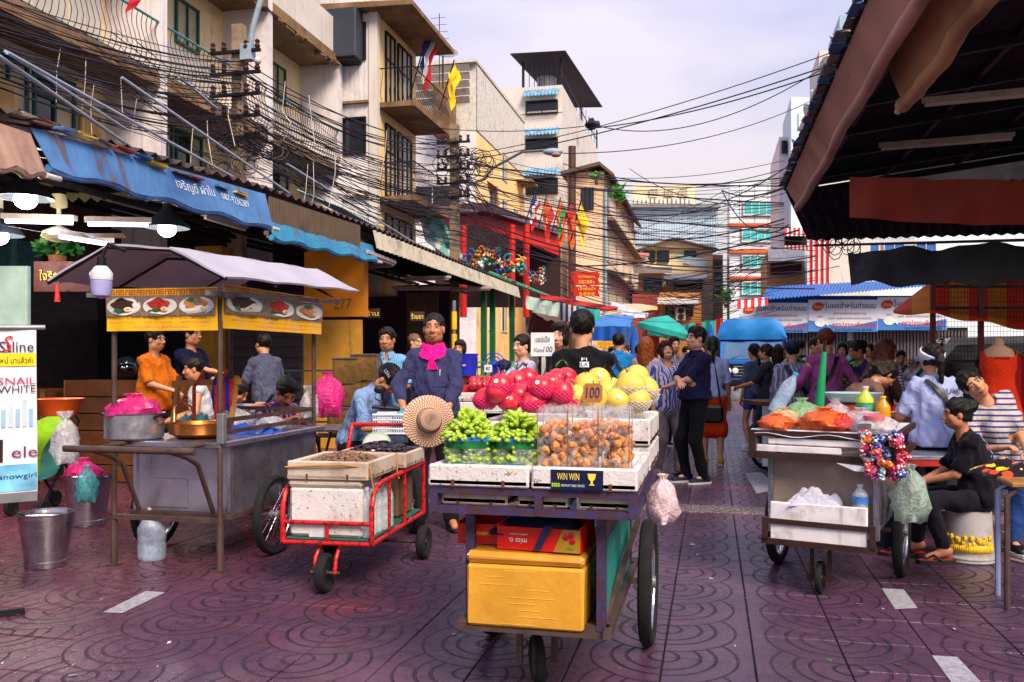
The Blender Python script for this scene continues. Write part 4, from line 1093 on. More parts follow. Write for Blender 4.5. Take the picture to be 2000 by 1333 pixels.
for k,(uc,v0,v1)in enumerate(((1511,592,650),(1646,586,648),(1781,581,645))):
    wl=134; o_=P(uc,(v0+v1)/2,KD-.25); W,Hh=wl*pxm,(v1-v0)*pxm
    wave=lambda x,y,o_=o_,k=k:o_+RX*x+UZ*y-FW*(.02*math.sin(x*4+k)*(1-y))
    t=thing('banner',['white agar powder banner at the left end of the blue kiosk','white agar powder banner in the middle of the blue kiosk','white agar powder banner behind the red tarpaulin on the kiosk'][k],'banner',o_,0,'agar banners on the kiosk')
    b=MB(); b.surf(lambda a,c:wave((a-.5)*W,(.5-c)*Hh),16,6,.012); b.build('sheet',M_BAN,t,True)
    sf=lambda off:(lambda x,y:wave(x,y)-FW*off)
    b=MB(); f1=sf(.02); b.surf(lambda a,c:f1((a-.5)*W*.99,-Hh*.5+(1-c)*Hh*(.27+.10*math.cos(a*6.28*.8+.5))),16,2,.004); b.build('wave_print',M_BANB,t,True)
    f2=sf(.04)
    lettering('วุ้นผงสำหรับทำขนม',M_INKN,t,f2,W*.10,Hh*.30,W*.74,Hh*.26)
    lettering('(วัตถุเจือปนอาหาร)',M_INKR,t,f2,W*.10,Hh*.07,W*.48,Hh*.11)
    lettering('AGAR - AGAR POWDER (FOOD ADDITIVE)',M_INKN,t,f2,W*.10,-Hh*.09,W*.62,Hh*.07)
    lettering('ตราปลาตะเพียนทอง',M_INKR,t,f2,W*.16,-Hh*.28,W*.62,Hh*.19)
    lettering('PLATAPIANTONG BRAND',M_INKN,t,f2,W*.16,-Hh*.44,W*.54,Hh*.075)
    lettering('ชนิด',M_INKN,t,f2,-W*.33,-Hh*.02,W*.07,Hh*.05)
    b=MB(); f3=sf(.05); cx,cy=-W*.36,Hh*.28; b.add([f3(cx+W*.085*math.cos(a),cy+Hh*.13*math.sin(a)+.12*math.cos(a)*W*.085)for a in np.linspace(0,2*math.pi,21)[:-1]],[tuple(range(20))]); b.build('red_oval',M_INKR,t,True)
    lettering('ตัวแทน',mat('ink_yellow','#f0d860',.5),t,sf(.06),cx,cy,W*.12,Hh*.10,shear=.1)
    b=MB(); fx,fy=-W*.33,-Hh*.24; fish=[(-.09,.02),(-.05,.09),(.0,.12),(.05,.08),(.08,.03),(.12,.09),(.115,0),(.125,-.08),(.08,-.02),(.03,-.08),(-.03,-.08),(-.07,-.04)]
    b.add([f3(fx+p[0]*W,fy+p[1]*Hh*1.3)for p in fish],[tuple(range(len(fish)))]); b.build('fish_print',mat('fish_white','#e8e8f0',.5),t,True)
# striped valance and van roof left of the kiosk
o=thing('striped_valance','short red and white striped valance above the blue truck','awning',P(1470,590,33)); striped('stripe',1440,1500,588,604,33,9,o,[M_STR,M_STW],.6,-6)
# ------------------------------------------------------------------ blue truck
TD=28.5; mt=TD/F_PX
TR=thing('truck','blue canvas-topped truck parked facing up the street','truck',base(1467,TD),R(-2.5))
M_TBLUE=mat('truck_blue','#1f6cc8',.35,var=.12,coat=.4,dirt=.1); M_TARPB=mat('truck_tarp','#1f7fd0',.55,var=.2,scale=3,bump=.5,bscale=4)
b=MB(); b.rbox((0,2.4,1.15),(2.05,3.8,.5),.05); b.build('bed',M_TBLUE,TR)
def cab(b):
    pr=[(0,.72),(-.02,1.36),(.2,1.98),(.36,2.05),(1.3,2.05),(1.3,.72)]
    for sx in(-1,):b.poly([(-.98,p[0],p[1])for p in pr],(1.96,0,0))
b=MB(); cab(b); cb_=b.build('cab',M_TBLUE,TR)
b=MB(); b.poly([(-.88,-.008,1.40),(.88,-.008,1.40),(.84,.175,1.93),(-.84,.175,1.93)],(0,-.02,.005)); b.build('windscreen',mat('windscreen','#4d6f96',.08,var=.3,scale=1,spec=.9,bump=.02),TR)
b=MB(); b.bx(-.9,.9,-.03,-.0,.80,1.25); b.build('grille',mat('grille_black','#0e0f14',.4),TR)
for k in range(4):b=MB(); b.bx(-.55,.55,-.05,-.03,.84+k*.1,.875+k*.1); b.build('grille_bar',M_GREY,TR)
for x in(-.72,-.5,.5,.72):b=MB(); b.lathe([(.001,0),(.1,0),(.1,.03),(.07,.04)],12,(x,-.03,1.02),Matrix.Rotation(R(90),3,'X')); b.build('headlight',mat('lamp_glass','#dfe6ee',.1,spec=.9),TR)
b=MB(); b.rbox((0,-.12,.62),(2.1,.16,.24),.03); b.build('bumper',mat('grille_black','#0e0f14'),TR)
b=MB(); b.bx(-.18,.18,-.215,-.2,.58,.68); b.build('number_plate',mat('plate_white','#cfcfcf',.5),TR)
for x in(-.85,.85):
    for y in(.6,3.3):
        b=MB(); b.lathe([(.2,-.13),(.40,-.12),(.43,-.06),(.43,.06),(.40,.12),(.2,.13)],20,(x,y,.43),Matrix.Rotation(R(90),3,'Y')); b.build('wheel',mat('tyre','#121216',.85,bump=.4),TR)
b=MB(); b.surf(lambda a,c:(-1.12+2.24*a,.15+4.1*c,2.12+.60*(1-abs(2*a-1)**8)+.02*math.sin(a*20+c*9)),16,10,.03); b.build('canvas_top',M_TARPB,TR)
b=MB(); b.surf(lambda a,c:(-1.12+2.24*a,.13-.06*math.sin(c*3.1)+.03*math.sin(a*14),2.04+(.62*(1-abs(2*a-1)**8)+.08)*c),16,5,.02); b.build('canvas_front',M_TARPB,TR)
for x in(-1.12,1.12):b=MB(); b.surf(lambda a,c:(x+.02*math.sin(a*20),.15+4.1*a,1.3+.86*c),12,3,.02); b.build('canvas_side',M_TARPB,TR)
for x in(-1.15,1.15):
    b=MB(); b.beam((x*.85,.15,1.75),(x,.05,1.75),.03); b.rbox((x,.03,1.72),(.12,.05,.26),.02); b.build('mirror',M_IRON,TR)
b=MB(); b.tube([(.1,-.03,1.42),(.6,.06,1.62)],.012,5); b.tube([(-.6,-.03,1.42),(-.1,.06,1.6)],.012,5); b.build('wiper',M_IRON,TR)

# ------------------------------------------------------------------ market tents and umbrellas, mid street
def tarp(label,pts,m,name='tarpaulin',n=8,sag=.1,cat='tarpaulin',d2=0,fold=.03):
    "hanging or roofing sheet through four corners (3-D points, order around)"
    p=[Vector(q)for q in pts]; nn=(p[1]-p[0]).cross(p[3]-p[0]).normalized()
    b=MB(); b.surf(lambda a,c:p[0].lerp(p[1],a).lerp(p[3].lerp(p[2],a),c)-UZ*sag*math.sin(a*math.pi)*(.4+.6*c)+nn*fold*(math.sin(a*17+c*3)+.6*math.sin(a*31+1)),n*3,n,.006)
    return prop(b.build(name,m),label,cat)
M_TARP_B=mat('tarp_blue','#1b56b0',.5,var=.2,scale=2,bump=.3,bscale=5); M_TARP_LB=mat('tarp_lightblue','#2f7ccc',.5,var=.2,scale=2,bump=.3,bscale=5)
M_TARP_T=mat('tarp_teal','#1f9c94',.6,var=.25,scale=2,bump=.3,bscale=5); M_TARP_R=mat('tarp_red','#c0201a',.6,var=.2,scale=2,bump=.3,bscale=5)
M_TARP_DR=mat('tarp_darkred','#5a120f',.7,var=.25,scale=2)
tarp('red tarpaulin roof sloping over the stalls below the shrine sign',[P(1060,578,23),P(1205,606,34),P(1160,604,36),P(1040,572,26)],M_TARP_R,'awning',cat='awning')
tarp('bright red front edge of the stall roof under the shrine sign',[P(1058,574,22.8),P(1206,600,33.8),P(1206,608,33.8),P(1058,584,22.8)],M_TARP_R,'awning',sag=.02,cat='awning')
tarp('dark red awning underside beside the priced apple sign',[P(1040,612,22),P(1120,640,26),P(1085,652,30),P(1030,650,27)],M_TARP_DR,'awning',cat='awning')
lb=tarp('old white and green shop banner under the red roof',[P(1030,578,21.8),P(1092,592,24.5),P(1092,620,24.5),P(1030,604,21.8)],mat('faded_banner','#b6cfc4',.6,var=.25,scale=2),'banner',sag=.03,cat='banner')
fnb=plane_fn(P(1061,599,22.9),P(1092,606,24.5)-P(1030,591,21.8),UZ,.04); lettering('กี่เส็งหมูแผ่น',mat('ink_brown','#6a5a48',.6),lb,fnb,0,0,.55,.16); lettering('ส',M_INKR,lb,fnb,.55,0,.1,.14)
for k in range(7):
    ua,ub=1094+k*5.2,1094+(k+1)*5.2
    b=MB(); b.surf(lambda a,c:P(ua+(ub-ua)*a,592+(ua-1094)*.22+34*c,24.6+(ua-1094)*.03),2,2,.02)
    o=b.build('stripe',[mat('stripe_navy','#2c3c6c',.7),M_STW][k%2],None)
    if k==0:sv=thing('striped_valance','blue and white striped valance hanging under the red roof','awning',P(1110,600,24.7)); 
    o.parent=sv; o.matrix_parent_inverse=MW[sv].inverted()
tarp('teal tarpaulin hanging behind the black T-shirt seller',[P(1126,596,26),P(1170,605,27),P(1172,635,27),P(1130,632,26)],M_TARP_T)
o=thing('market_tent','blue tarpaulin tent over a stall in the middle distance','tent',base(1200,27))
b=MB(); b.surf(lambda a,c:P(1150+82*a+(4 if c>.5 else 0),638-22*c+1.5*math.sin(a*9),25+3.2*c),8,5,.02); b.build('roof',M_TARP_LB,o,True)
b=MB(); b.surf(lambda a,c:P(1152+72*a,638+28*c,25+.05*math.sin(a*20)),16,3,.02); b.build('front',M_TARP_B,o,True)
b=MB(); b.surf(lambda a,c:P(1224+12*a,620+18*(1-a)+60*c,25+3*a),4,3,.02); b.build('side',M_TARP_B,o,True)
for u in(1155,1222):b=MB(); b.tube([P(u,640,25),P(u,796,25)],.02,6); b.build('post',M_GREY,o,True)
o=thing('stall_sign','small yellow stall sign with red Thai words under the blue tent','sign',P(1182,675,24.5))
b=cpanel(1166,1198,667,681,24.5,.03); b.build('board',mat('sign_yellow','#e0b020',.5),o,True)
fn=plane_fn(P(1182,674,24.5),RX,UZ,.03); lettering('ร้านต้มเลือดหมู',M_INKR,o,fn,0,.04,.38,.07); lettering('豬 血 湯',M_INKR,o,fn,0,-.05,.3,.06)
def umbrella(label,u,v,d,r,m,closed=False,tilt=.1,cat='umbrella'):
    t=thing('market_umbrella',label,cat,base(u,d)); z=P(u,v,d).z; n=10
    b=MB(); b.tube([(0,0,0),(0,0,z)],.022,6); b.build('pole',M_GREY,t)
    b=MB()
    if closed:b.lathe([(.03,z),(.10,z-.3),(.15,z-1.0),(.11,z-1.35)],12,wob=.25)
    else:
        b.lathe([(.02,z),(r*.5,z-.18),(r,z-.48),(r,z-.66)],n,M=Matrix.Rotation(tilt,3,'Y'),close=True)
    b.build('canopy',m,t)
    if not closed:
        for k in range(n):
            b=MB(); a=2*math.pi*k/n; b.tube([(0,0,z-.5),Matrix.Rotation(tilt,3,'Y')@Vector((r*.9*math.cos(a),r*.9*math.sin(a),z-.46))],.007,4); b.build('rib',M_GREY,t)
    return t
umbrella('teal umbrella nearest the blue tent',1262,612,30,.95,M_TARP_T,tilt=.25)
umbrella('teal umbrella further up the street above the crowd',1302,632,38,1.2,M_TARP_T,tilt=.15)
umbrella('furled dark blue umbrella beside the long-haired woman',1240,640,20,.2,M_TARP_B,True)
umbrella('furled dark blue umbrella in front of the striped sheet',1388,634,30,.2,M_TARP_B,True)
umbrella('pale sand umbrella in the far crowd',1252,590,44,1.6,mat('tarp_sand','#c7b38e',.7,dirt=.2),tilt=-.2)
tarp('dark green net slung over the far stalls',[P(1285,620,34),P(1340,640,40),P(1345,662,38),P(1290,655,32)],mat('net_green','#143a36',.8,var=.3),cat='tarpaulin')
tarp('pale grey tarpaulin roof behind the red stall roof',[P(1195,588,36),P(1268,612,44),P(1262,622,40),P(1196,604,33)],mat('tarp_grey','#b8bcc6',.6,var=.15),cat='tarpaulin')
o=thing('striped_sheet','teal and red striped sheet strung across the far street','sheet',P(1370,640,33))
for k in range(6):
    b=MB(); b.surf(lambda a,c:P(1332+78*(k+a)/6,636-14*(k+a)/6+(14+26*min(1,(k+a)/3))*c+1.2*math.sin((k+a)*3),33+.08*math.sin((k+a)*4)),4,3,.02)
    b.build('stripe',[M_TARP_T,M_TARP_R][k in(2,5)],o,True)

# ------------------------------------------------------------------ shrine with carved dragons, flags and signs
S=thing('shrine','red Chinese shrine gallery with dragon roof ridge behind the tin canopy','shrine',base(960,30))
M_SRED=mat('shrine_red','#c81c10',.45,var=.15)
b=MB(); b.poly([P(846,414,27),P(935,412,28.5),P(1000,430,30),P(1092,458,33),P(1092,500,33),P(1000,462,30),P(935,442,28.5),P(846,440,27)],FW*.2); b.build('fascia',M_SRED,S,True)
b=MB(); b.poly([P(846,400,27),P(950,396,29),P(1092,445,33),P(1092,458,32.5),P(950,413,28),P(846,415,26.5)],FW*1.0); b.build('roof',mat('shrine_roof','#5a4650',.7,dirt=.3),S,True)
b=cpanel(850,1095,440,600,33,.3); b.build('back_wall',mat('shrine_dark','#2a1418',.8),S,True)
for u in(1000,1028,905):b=MB(); d=27+(u-905)*.02; b.tube([P(u,440,d),P(u,620,d)],.11,10); b.build('column',M_SRED,S,True)
b=MB(); b.poly([P(815,405,24.5),P(848,400,24.5),P(905,500,26),P(900,520,26),P(830,470,24.5)],FW*.25); b.build('painted_gable',cloth('gable_paint','#7fb8b4','flower',['#e8e2d0','#2b8f86'],3.5),S,True)
ORN=[mat('orn_%d'%i,c,.3,var=.2,coat=.3)for i,c in enumerate(('#d8921c','#1f8fa0','#c8281c','#e8e0cc','#1c7a4c','#2a58a8'))]
for k,(u,v,d,sc)in enumerate(((920,505,21.5,1.0),(965,500,23,.8),(1000,520,24,1.1),(1050,535,25,.7))):
    t=thing('roof_dragon',['glazed dragon finial at the left end of the shrine ridge','glazed flower-crowned finial on the shrine ridge','largest glazed dragon cluster in the middle of the shrine ridge','small glazed finial at the right end of the shrine ridge'][k],'ornament',P(u,v+22*sc,d)); rr=random.Random(k)
    for c in range(6):
        b=MB()
        for q in range(3):
            x0,z0=rr.uniform(-.3,.3)*sc,rr.uniform(0,.45)*sc; r0=rr.uniform(.08,.18)*sc; ph=rr.uniform(0,6)
            b.tube([(x0+r0*(1-i/12)*math.cos(ph+i*.55),rr.uniform(-.04,.04),z0+r0*(1-i/12)*math.sin(ph+i*.55)+i*.012)for i in range(10)],[.035*sc*(1-i/13)for i in range(10)],6)
            b.ball((x0,-.05,z0),.05*sc,8,5)
        b.build('scroll',ORN[c],t)
for k in range(16):
    b=MB(); q=XP(955+k*8.3,533+k*3.3,-5.6); b.tube([q,q+Vector((.28,0,-.12))],.06,7); b.build('roof_tile',mat('jade_glaze','#1c8a64',.25,var=.3),S,True)
def flag(label,u,v,d,cols,h=1.6,lean=.35,w=.8):
    t=thing('flag',label,'flag',P(u,v,d)); top=Vector((lean*h,0,h)); M=Matrix.Rotation(YAW,3,'Z')
    b=MB(); b.tube([M@Vector((0,0,0)),M@top],.02,5); b.build('pole',M_IRON,t)
    n=len(cols)
    for k in range(n):
        b=MB(); b.surf(lambda a,c:M@(top*(.98-.55*a*.9)+Vector((.10*(k+c)*w/n*2+.05*math.sin(a*9+k),.06*math.sin(a*7+c*3),-(k+c)/n*w*(.55+.35*a)))),6,3,.008); b.build('cloth',cols[k],t)
    return t
MF=lambda n,c:mat('flag_'+n,c,.7,var=.12)
fr,fw_,fb,fy,fo=MF('red','#c01c28'),MF('white','#d8d4dc'),MF('blue','#243a86'),MF('yellow','#e8c414'),MF('orange','#d85a18')
flag('striped national flag on the balcony of the corner shophouse',800,190,24.0,[fb,fw_,fr],1.9,.28,1.0)
flag('yellow royal flag on the corner shophouse balcony',858,215,24.5,[fy,fy],1.4,.3,.8)
flag('striped national flag among the shrine banners',1022,450,27,[fb,fw_,fr],1.2,.3,.7)
for k,(u,v,l)in enumerate(((1048,460,'tall orange shrine banner beside the national flag'),(1075,465,'orange and green shrine banner in the middle of the cluster'),(1095,468,'red-edged orange shrine banner beside the yellow one'),(1115,470,'yellow shrine banner at the right of the cluster'))):
    flag(l,u,v,28,[[fo,fr],[fo,MF('green','#2a8a4a'),fo],[fr,fo],[fy]][k],1.3,.25,1.1)
b=MB(); a_,c_=P(248,0,14),P(272,-10,14); b.surf(lambda a,c:P(248+24*a+4*math.sin(c*5),-8+34*c*(1-a*.4),14+.1*a),5,5,.01); prop(b.build('red_cloth',fr),'red cloth hung on the top left balcony','cloth')
o=thing('shrine_sign','two red arrow-shaped signs with gold characters on a red post','sign',P(1117,600,24))
b=MB(); b.beam(P(1117,532,24),P(1117,600,24),.05); b.beam(P(1117,533,24),P(1168,533,24),.05); b.build('post',M_SRED,o,True)
for k,(v0,v1,s1,s2)in enumerate(((534,557,'ศาลเจ้าพ่อเขตตลาด','昭皇古廟傳入'),(560,579,'เจ้าพ่อม้า','馬老將軍'))):
    b=MB(); vm=(v0+v1)/2; b.poly([P(1118,vm,23.9),P(1124,v0,23.9),P(1172,v0,23.9),P(1168,vm,23.9),P(1172,v1,23.9),P(1124,v1,23.9)],FW*.04); pl=b.build('board',M_SRED,o,True)
    fn=plane_fn(P(1146,vm,23.9),RX,UZ,.02); M_G=mat('gold_ink','#f2cc50',.4,var=.05); lettering(s1,M_G,pl,fn,0,.075,.46,.10); lettering(s2,M_G,pl,fn,0,-.075,.44,.11)

# ------------------------------------------------------------------ left shop canopy
XA=-5.0
LA=thing('shop_canopy','long tin canopy over the left shopfronts','canopy',(XA,13,0))
E0,E1,E2,E3=XP(40,236,XA),XP(515,372,XA),XP(735,452,XA),XP(1012,562,XA)
EN=Vector((XA,2.0,E0.z)); M_ROOFL=mat('canopy_tin','#4a3c40',.6,metal=.3,var=.3,dirt=.4,dcol='#2a120c')
for a,c in((EN,E0),(E0,E1),(E1,E2),(E2,E3)):
    b=MB(); up=Vector((-5.2,0,1.0)); wavy(b,a+Vector((.12,0,0)),c+Vector((.12,0,0)),a+up,c+up,0,.025,(0,0,1),per=.2); b.build('roof',M_ROOFL,LA,True)
    b=MB(); b.beam(a+Vector((-.1,0,-.1)),c+Vector((-.1,0,-.1)),.06,.1); b.build('edge_beam',M_IRON,LA,True)
for k in range(13):
    y=4.5+k*1.45; z=E0.z+(E1.z-E0.z)*min(1,max(0,(y-E0.y)/(E1.y-E0.y)))
    b=MB(); b.beam((XA-.1,y,z-.16),(XA-5.1,y,z+.75),.06,.08); b.build('rafter',M_IRON,LA,True)
for x,z in((-6.2,.0),(-7.6,.28),(-9,.55)):b=MB(); b.beam((x,3,E0.z+z-.05),(x,22,E0.z+z-.05),.05,.06); b.build('purlin',M_IRON,LA,True)
M_FASC=mat('fascia_tin','#b9b2a2',.5,metal=.2,var=.12,dirt=.25,dcol='#4e3c2c',streak=.4)
b=MB(); dn=lambda p,h,dx=.06:p+Vector((dx,0,-h)); p0,p1=XP(728,450,XA+.1),XP(1012,562,XA+.1)
wavy(b,p0,p1,dn(p0,.27),dn(p1,.27),0,.03,(1,0,0),per=.2); b.build('fascia',M_FASC,LA,True)
b=MB(); p0,p1=XP(524,384,XA+.08),XP(702,441,XA+.08)
n=34
for k in range(n):
    a,c=p0.lerp(p1,k/n),p0.lerp(p1,(k+.82)/n); h=.30 if k%2 else .27; m_=(a+c)/2
    b.poly([a,c,c-UZ*h,m_-UZ*(h+.06),a-UZ*h],(.02,0,0))
b.build('scalloped_fascia',mat('fascia_dark','#6a5844',.55,metal=.25,var=.2,dirt=.3),LA,True)
for k in range(12): # rusted sheet ends along the roof edge
    t_=(k+random.random()*.5)/26; q=E0.lerp(E3,t_); q=XP(40+970*t_,236+326*t_+(8 if 300<40+970*t_<740 else 0),XA+.14)
    b=MB(); b.rbox(q+Vector((0,0,.04)),(.12,.22,.02),.006,jit=.012); b.build('sheet_end',[M_RUSTTIN,mat('rust_red','#7a2c1c',.7),mat('faded_blue','#38628e',.6),mat('faded_yellow','#b89a34',.7)][k%4],LA,True)
M_BTARP=mat('blue_canvas','#4a82c0',.6,var=.3,scale=1.6,bump=.3,bscale=6,streak=.75,dcol='#4a3430'); M_TTARP=mat('teal_canvas','#1878a4',.5,var=.2,scale=2.2,bump=.4,bscale=6,streak=.2,dcol='#16304a')
def drape(label,q,X,m,name='canvas_awning',roll=.035,rings=0,bulge=.07,n=48):
    "canvas hanging from a roof edge; q = photo corners top-left, top-right, bottom-right, bottom-left"
    p=[XP(u,v,X)for u,v in q]; t=thing(name,label,'awning',p[0]); dx=Vector((bulge,0,0))
    fn=lambda a,c:p[0].lerp(p[1],a).lerp(p[3].lerp(p[2],a),c)+dx*(1.6*c+.07*math.sin(a*60)*c+.12*math.sin(a*9+1)*c)-UZ*.02*math.sin(a*25)*c
    b=MB(); b.surf(fn,n,8,.008); b.build('canvas',m,t,True)
    b=MB(); b.tube([fn(i/20,1)+Vector((-.03,0,0))for i in range(21)],roll,8); b.build('roll',m,t,True)
    b=MB(); e=fn(1,1); b.tube([e,e+Vector((0,.14,0))],.022,8); b.build('pole_end',M_WHITETIN,t,True)
    return t,fn
def canvas_mat(name,c1,c2):
    m,t,b=new_mat(name); co=t.n('ShaderNodeNewGeometry').outputs['Position']
    big=t.noise(1.3,6,co,.62); c=t.mix(t.rng(big,.32,.68),c1,c2)
    st=t.n('ShaderNodeMapping',{'Vector':co,'Scale':(6,6,.5)}).outputs[0]; s1=t.noise(1.0,3,st,.5)
    c=t.mix(t.rng(s1,.57,.66,0,.8),c,(.09,.05,.045)); c=t.mix(t.rng(t.noise(5,6,co,.7),.55,.75,0,.5),c,(.03,.04,.08))
    t.t.links.new(c,b.inputs['Base Color']); b.inputs['Roughness'].default_value=.55
    t.t.links.new(t.n('ShaderNodeBump',{'Strength':.5,'Distance':.05,'Height':t.math('ADD',s1,t.noise(4,4,co,.5,.8))}).outputs[0],b.inputs['Normal'])
    return m
M_BTARP=canvas_mat('blue_canvas_worn',(.022,.085,.27),(.07,.21,.46)); M_TTARP=canvas_mat('teal_canvas_worn',(.01,.16,.34),(.02,.27,.46))
t,fn=drape('long blue canvas awning with white Thai words and a phone number',[(58,250),(517,380),(515,447),(74,330)],XA+.12,M_BTARP)
M_TW=mat('faded_white_ink','#c9d2de',.6,var=.1)
L_=(fn(1,.5)-fn(0,.5)).length
fl=lambda x,y:fn((x+L_/2)/L_,.5-y/.42)+Vector((.016,0,0))
lettering('เจริญดี ผ้าใบ',M_TW,t,fl,.28,.03,.62,.15); lettering('087-9236289',M_TW,t,fl,.98,.02,.52,.08)
t,fn=drape('bright teal canvas awning under the scalloped tin',[(517,415),(727,480),(725,512),(516,465)],XA+.05,M_TTARP,bulge=.07)
L2_=(fn(1,.5)-fn(0,.5)).length; fl2=lambda x,y:fn((x+L2_/2)/L2_,.5-y/.35)+Vector((.014,0,0)); lettering('เจริญดี ผ้าใบ  087-9236289',mat('ghost_ink','#5a9cc0',.6),t,fl2,.1,0,1.4,.12)
drape('faded brown canvas awning at the far left edge',[(-160,190),(58,262),(62,345),(-160,300)],XA+.16,mat('brown_canvas','#9a7a6c',.65,var=.2,dirt=.3),bulge=.08)
# thing under the canopy: back walls, pillar, orange wall
W1=thing('shop_interior','dark open shopfront behind the food cart','building',(-9.5,10,0))
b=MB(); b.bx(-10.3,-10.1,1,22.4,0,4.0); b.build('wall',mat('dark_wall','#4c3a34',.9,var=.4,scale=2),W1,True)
for k in range(4):
    y=8.5+k*2.2; b=MB(); b.bx(-10.08,-10.0,y,y+1.9,0,2.5); sh_=b.build('roller_shutter',mat('roller','#4c444c',.5,metal=.3,dirt=.3),W1,True)
    for q in range(16):c=MB(); c.bx(-10.0,-9.98,y,y+1.9,.1+q*.15,.2+q*.15); c.build('slat',mat('roller','#4c444c'),sh_,True)
for k in range(9):b=MB(); b.bx(-10.05,-9.95,5.2+k*.7,5.24+k*.7,2.2,3.2); b.build('grille_bar',mat('grille_teal','#5a8a94',.5),W1,True)
b=MB(); b.bx(-10.05,-10.02,4.8,11.4,2.25,3.15); b.build('grille_pane',mat('blue_pane','#3a6a7c',.3),W1,True)  # plain blue pane behind the grille bars
W2=thing('party_wall','orange plaster cross wall with wooden door under the canopy','wall',(-6.5,12.7,0))
b=MB(); b.bx(-6.25,-5.25,12.62,12.8,2.05,3.25); b.build('plaster',mat('orange_plaster','#cf7d18',.8,var=.15,scale=2,dirt=.1),W2,True)
b=MB(); b.bx(-6.25,-5.3,12.6,12.7,0,2.0); b.build('door',mat('yellow_door','#c08a30',.7,var=.2,scale=3,streak=.3,dirt=.2),W2,True)
b=MB(); b.bx(-7.6,-6.3,12.65,12.72,0,2.04); b.build('roller_shutter',mat('roller','#4c444c'),W2,True)
for q in range(12):c=MB(); c.bx(-7.6,-6.3,12.61,12.65,.1+q*.165,.2+q*.165); c.build('slat',mat('roller','#4c444c'),W2,True)
b=MB(); b.bx(-8.1,-7.62,12.5,12.8,0,3.2); b.build('pillar',mat('yellow_door','#c08a30'),W2,True)
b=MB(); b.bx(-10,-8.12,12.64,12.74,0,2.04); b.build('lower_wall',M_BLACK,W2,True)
fo_=plane_fn((-5.6,12.62,2.25),(1,0,0),UZ,.006); lettering('277',mat('ink_grey','#7a5428',.7),W2,fo_,0,0,.3,.16)
W3=thing('shop_interior','gloomy shop interior beyond the orange wall','building',(-8,18,0))
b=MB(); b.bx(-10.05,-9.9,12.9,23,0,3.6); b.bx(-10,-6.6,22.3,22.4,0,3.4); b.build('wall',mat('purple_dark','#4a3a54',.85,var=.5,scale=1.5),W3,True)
b=MB(); b.bx(-7.2,-6.4,19.98,20.02,.3,3.0); b.build('partition',mat('pale_partition','#6a5a4c',.8,var=.2),W3,True)
b=MB(); b.bx(-8.6,-7.8,17.9,17.95,1.2,2.8); b.build('poster',mat('poster_grey','#4a4452',.7,var=.5,scale=3),W3,True)
for k,(u,y)in enumerate(((945,19.5),(1000,22.2),(962,20.6))):
    q=YP(u,700,y); t=thing('canopy_post',['green steel canopy post behind the fruit stall','green steel canopy post at the end of the tin fascia','thin green steel canopy post between its neighbours'][k],'post',(q.x,y,0)); b=MB(); b.bx(-.06,.06,-.06,.06,0,3.3); b.build('shaft',mat('post_green','#176038',.5),t); b=MB(); b.bx(-.12,.12,-.12,.12,0,.04); b.build('foot',M_IRON,t)
q=YP(887,700,13.0); t=thing('banded_pole','slim pole with yellow printed bands behind the fruit seller','pole',(q.x,13.0,0))
b=MB(); b.tube([(0,0,0),(0,0,2.3)],.03,8); b.build('shaft',M_GREY,t)
for z in(1.5,1.85):b=MB(); b.lathe([(.045,z),(.045,z+.28)],10); b.build('band',mat('sign_yellow','#e0b020'),t)
for k,(u,v,s_)in enumerate(((728,612,'ร้าน'),(815,618,'ร้านชา'))):
    t=thing('hanging_sign',['small yellow lettered sign in the gloom by the orange wall','small brown lettered sign above the fruit seller\'s head'][k],'sign',P(u,v,14)); b=cpanel(u-14,u+14,v-9,v+9,14,.03); b.build('board',mat('sign_brown','#3c2018',.7),t,True)
    lettering(s_,mat('ink_yellow','#f0d860'),t,plane_fn(P(u,v,14),RX,UZ,.02),0,0,.19,.09)
# fluorescent tubes and pendant lamps
def tube_light(label,p0,p1,lit=True,r=.018):
    t=thing('fluorescent_tube',label,'light',p0); p0,p1=Vector(p0),Vector(p1); d_=(p1-p0).normalized()
    b=MB(); b.beam(p0+UZ*.045,p1+UZ*.045,.07,.05); b.build('batten',mat('batten','#b3a59c',.5,dirt=.2),t,True)
    b=MB(); b.tube([p0+d_*.03,p1-d_*.03],r,8); b.build('tube',emit('tube_lit','#cfd0ff',5)if lit else mat('tube_off','#c3b4ae',.25),t,True)
for k,(a,c,lit)in enumerate((((5,432),(148,436),1),((165,438),(295,440),1),((112,462),(218,479),1),((398,425),(480,450),0),((520,462),(600,483),0),((640,528),(770,520),0),((766,566),(880,566),0),((880,568),(960,566),0),((790,548),(880,546),0),((715,498),(770,518),0))):
    zz=3.0; pa,pc=GP(*a,z=2.95 if k<6 else 2.9),GP(*c,z=2.95 if k<6 else 2.9)
    if k<3:pa,pc=P(*a,8.2),P(*c,8.2+k*.3)
    tube_light(['lit fluorescent tube left of the ceiling fan','lit fluorescent tube between the fan and the pendant lamp','lit fluorescent tube low behind the ceiling fan','unlit tube under the blue awning','unlit tube under the teal awning','unlit tube above the orange wall','unlit tube above the fruit seller','unlit tube right of the one above the seller','unlit tube deeper under the tin canopy','unlit short tube at the canopy joint'][k],pa,pc,lit)
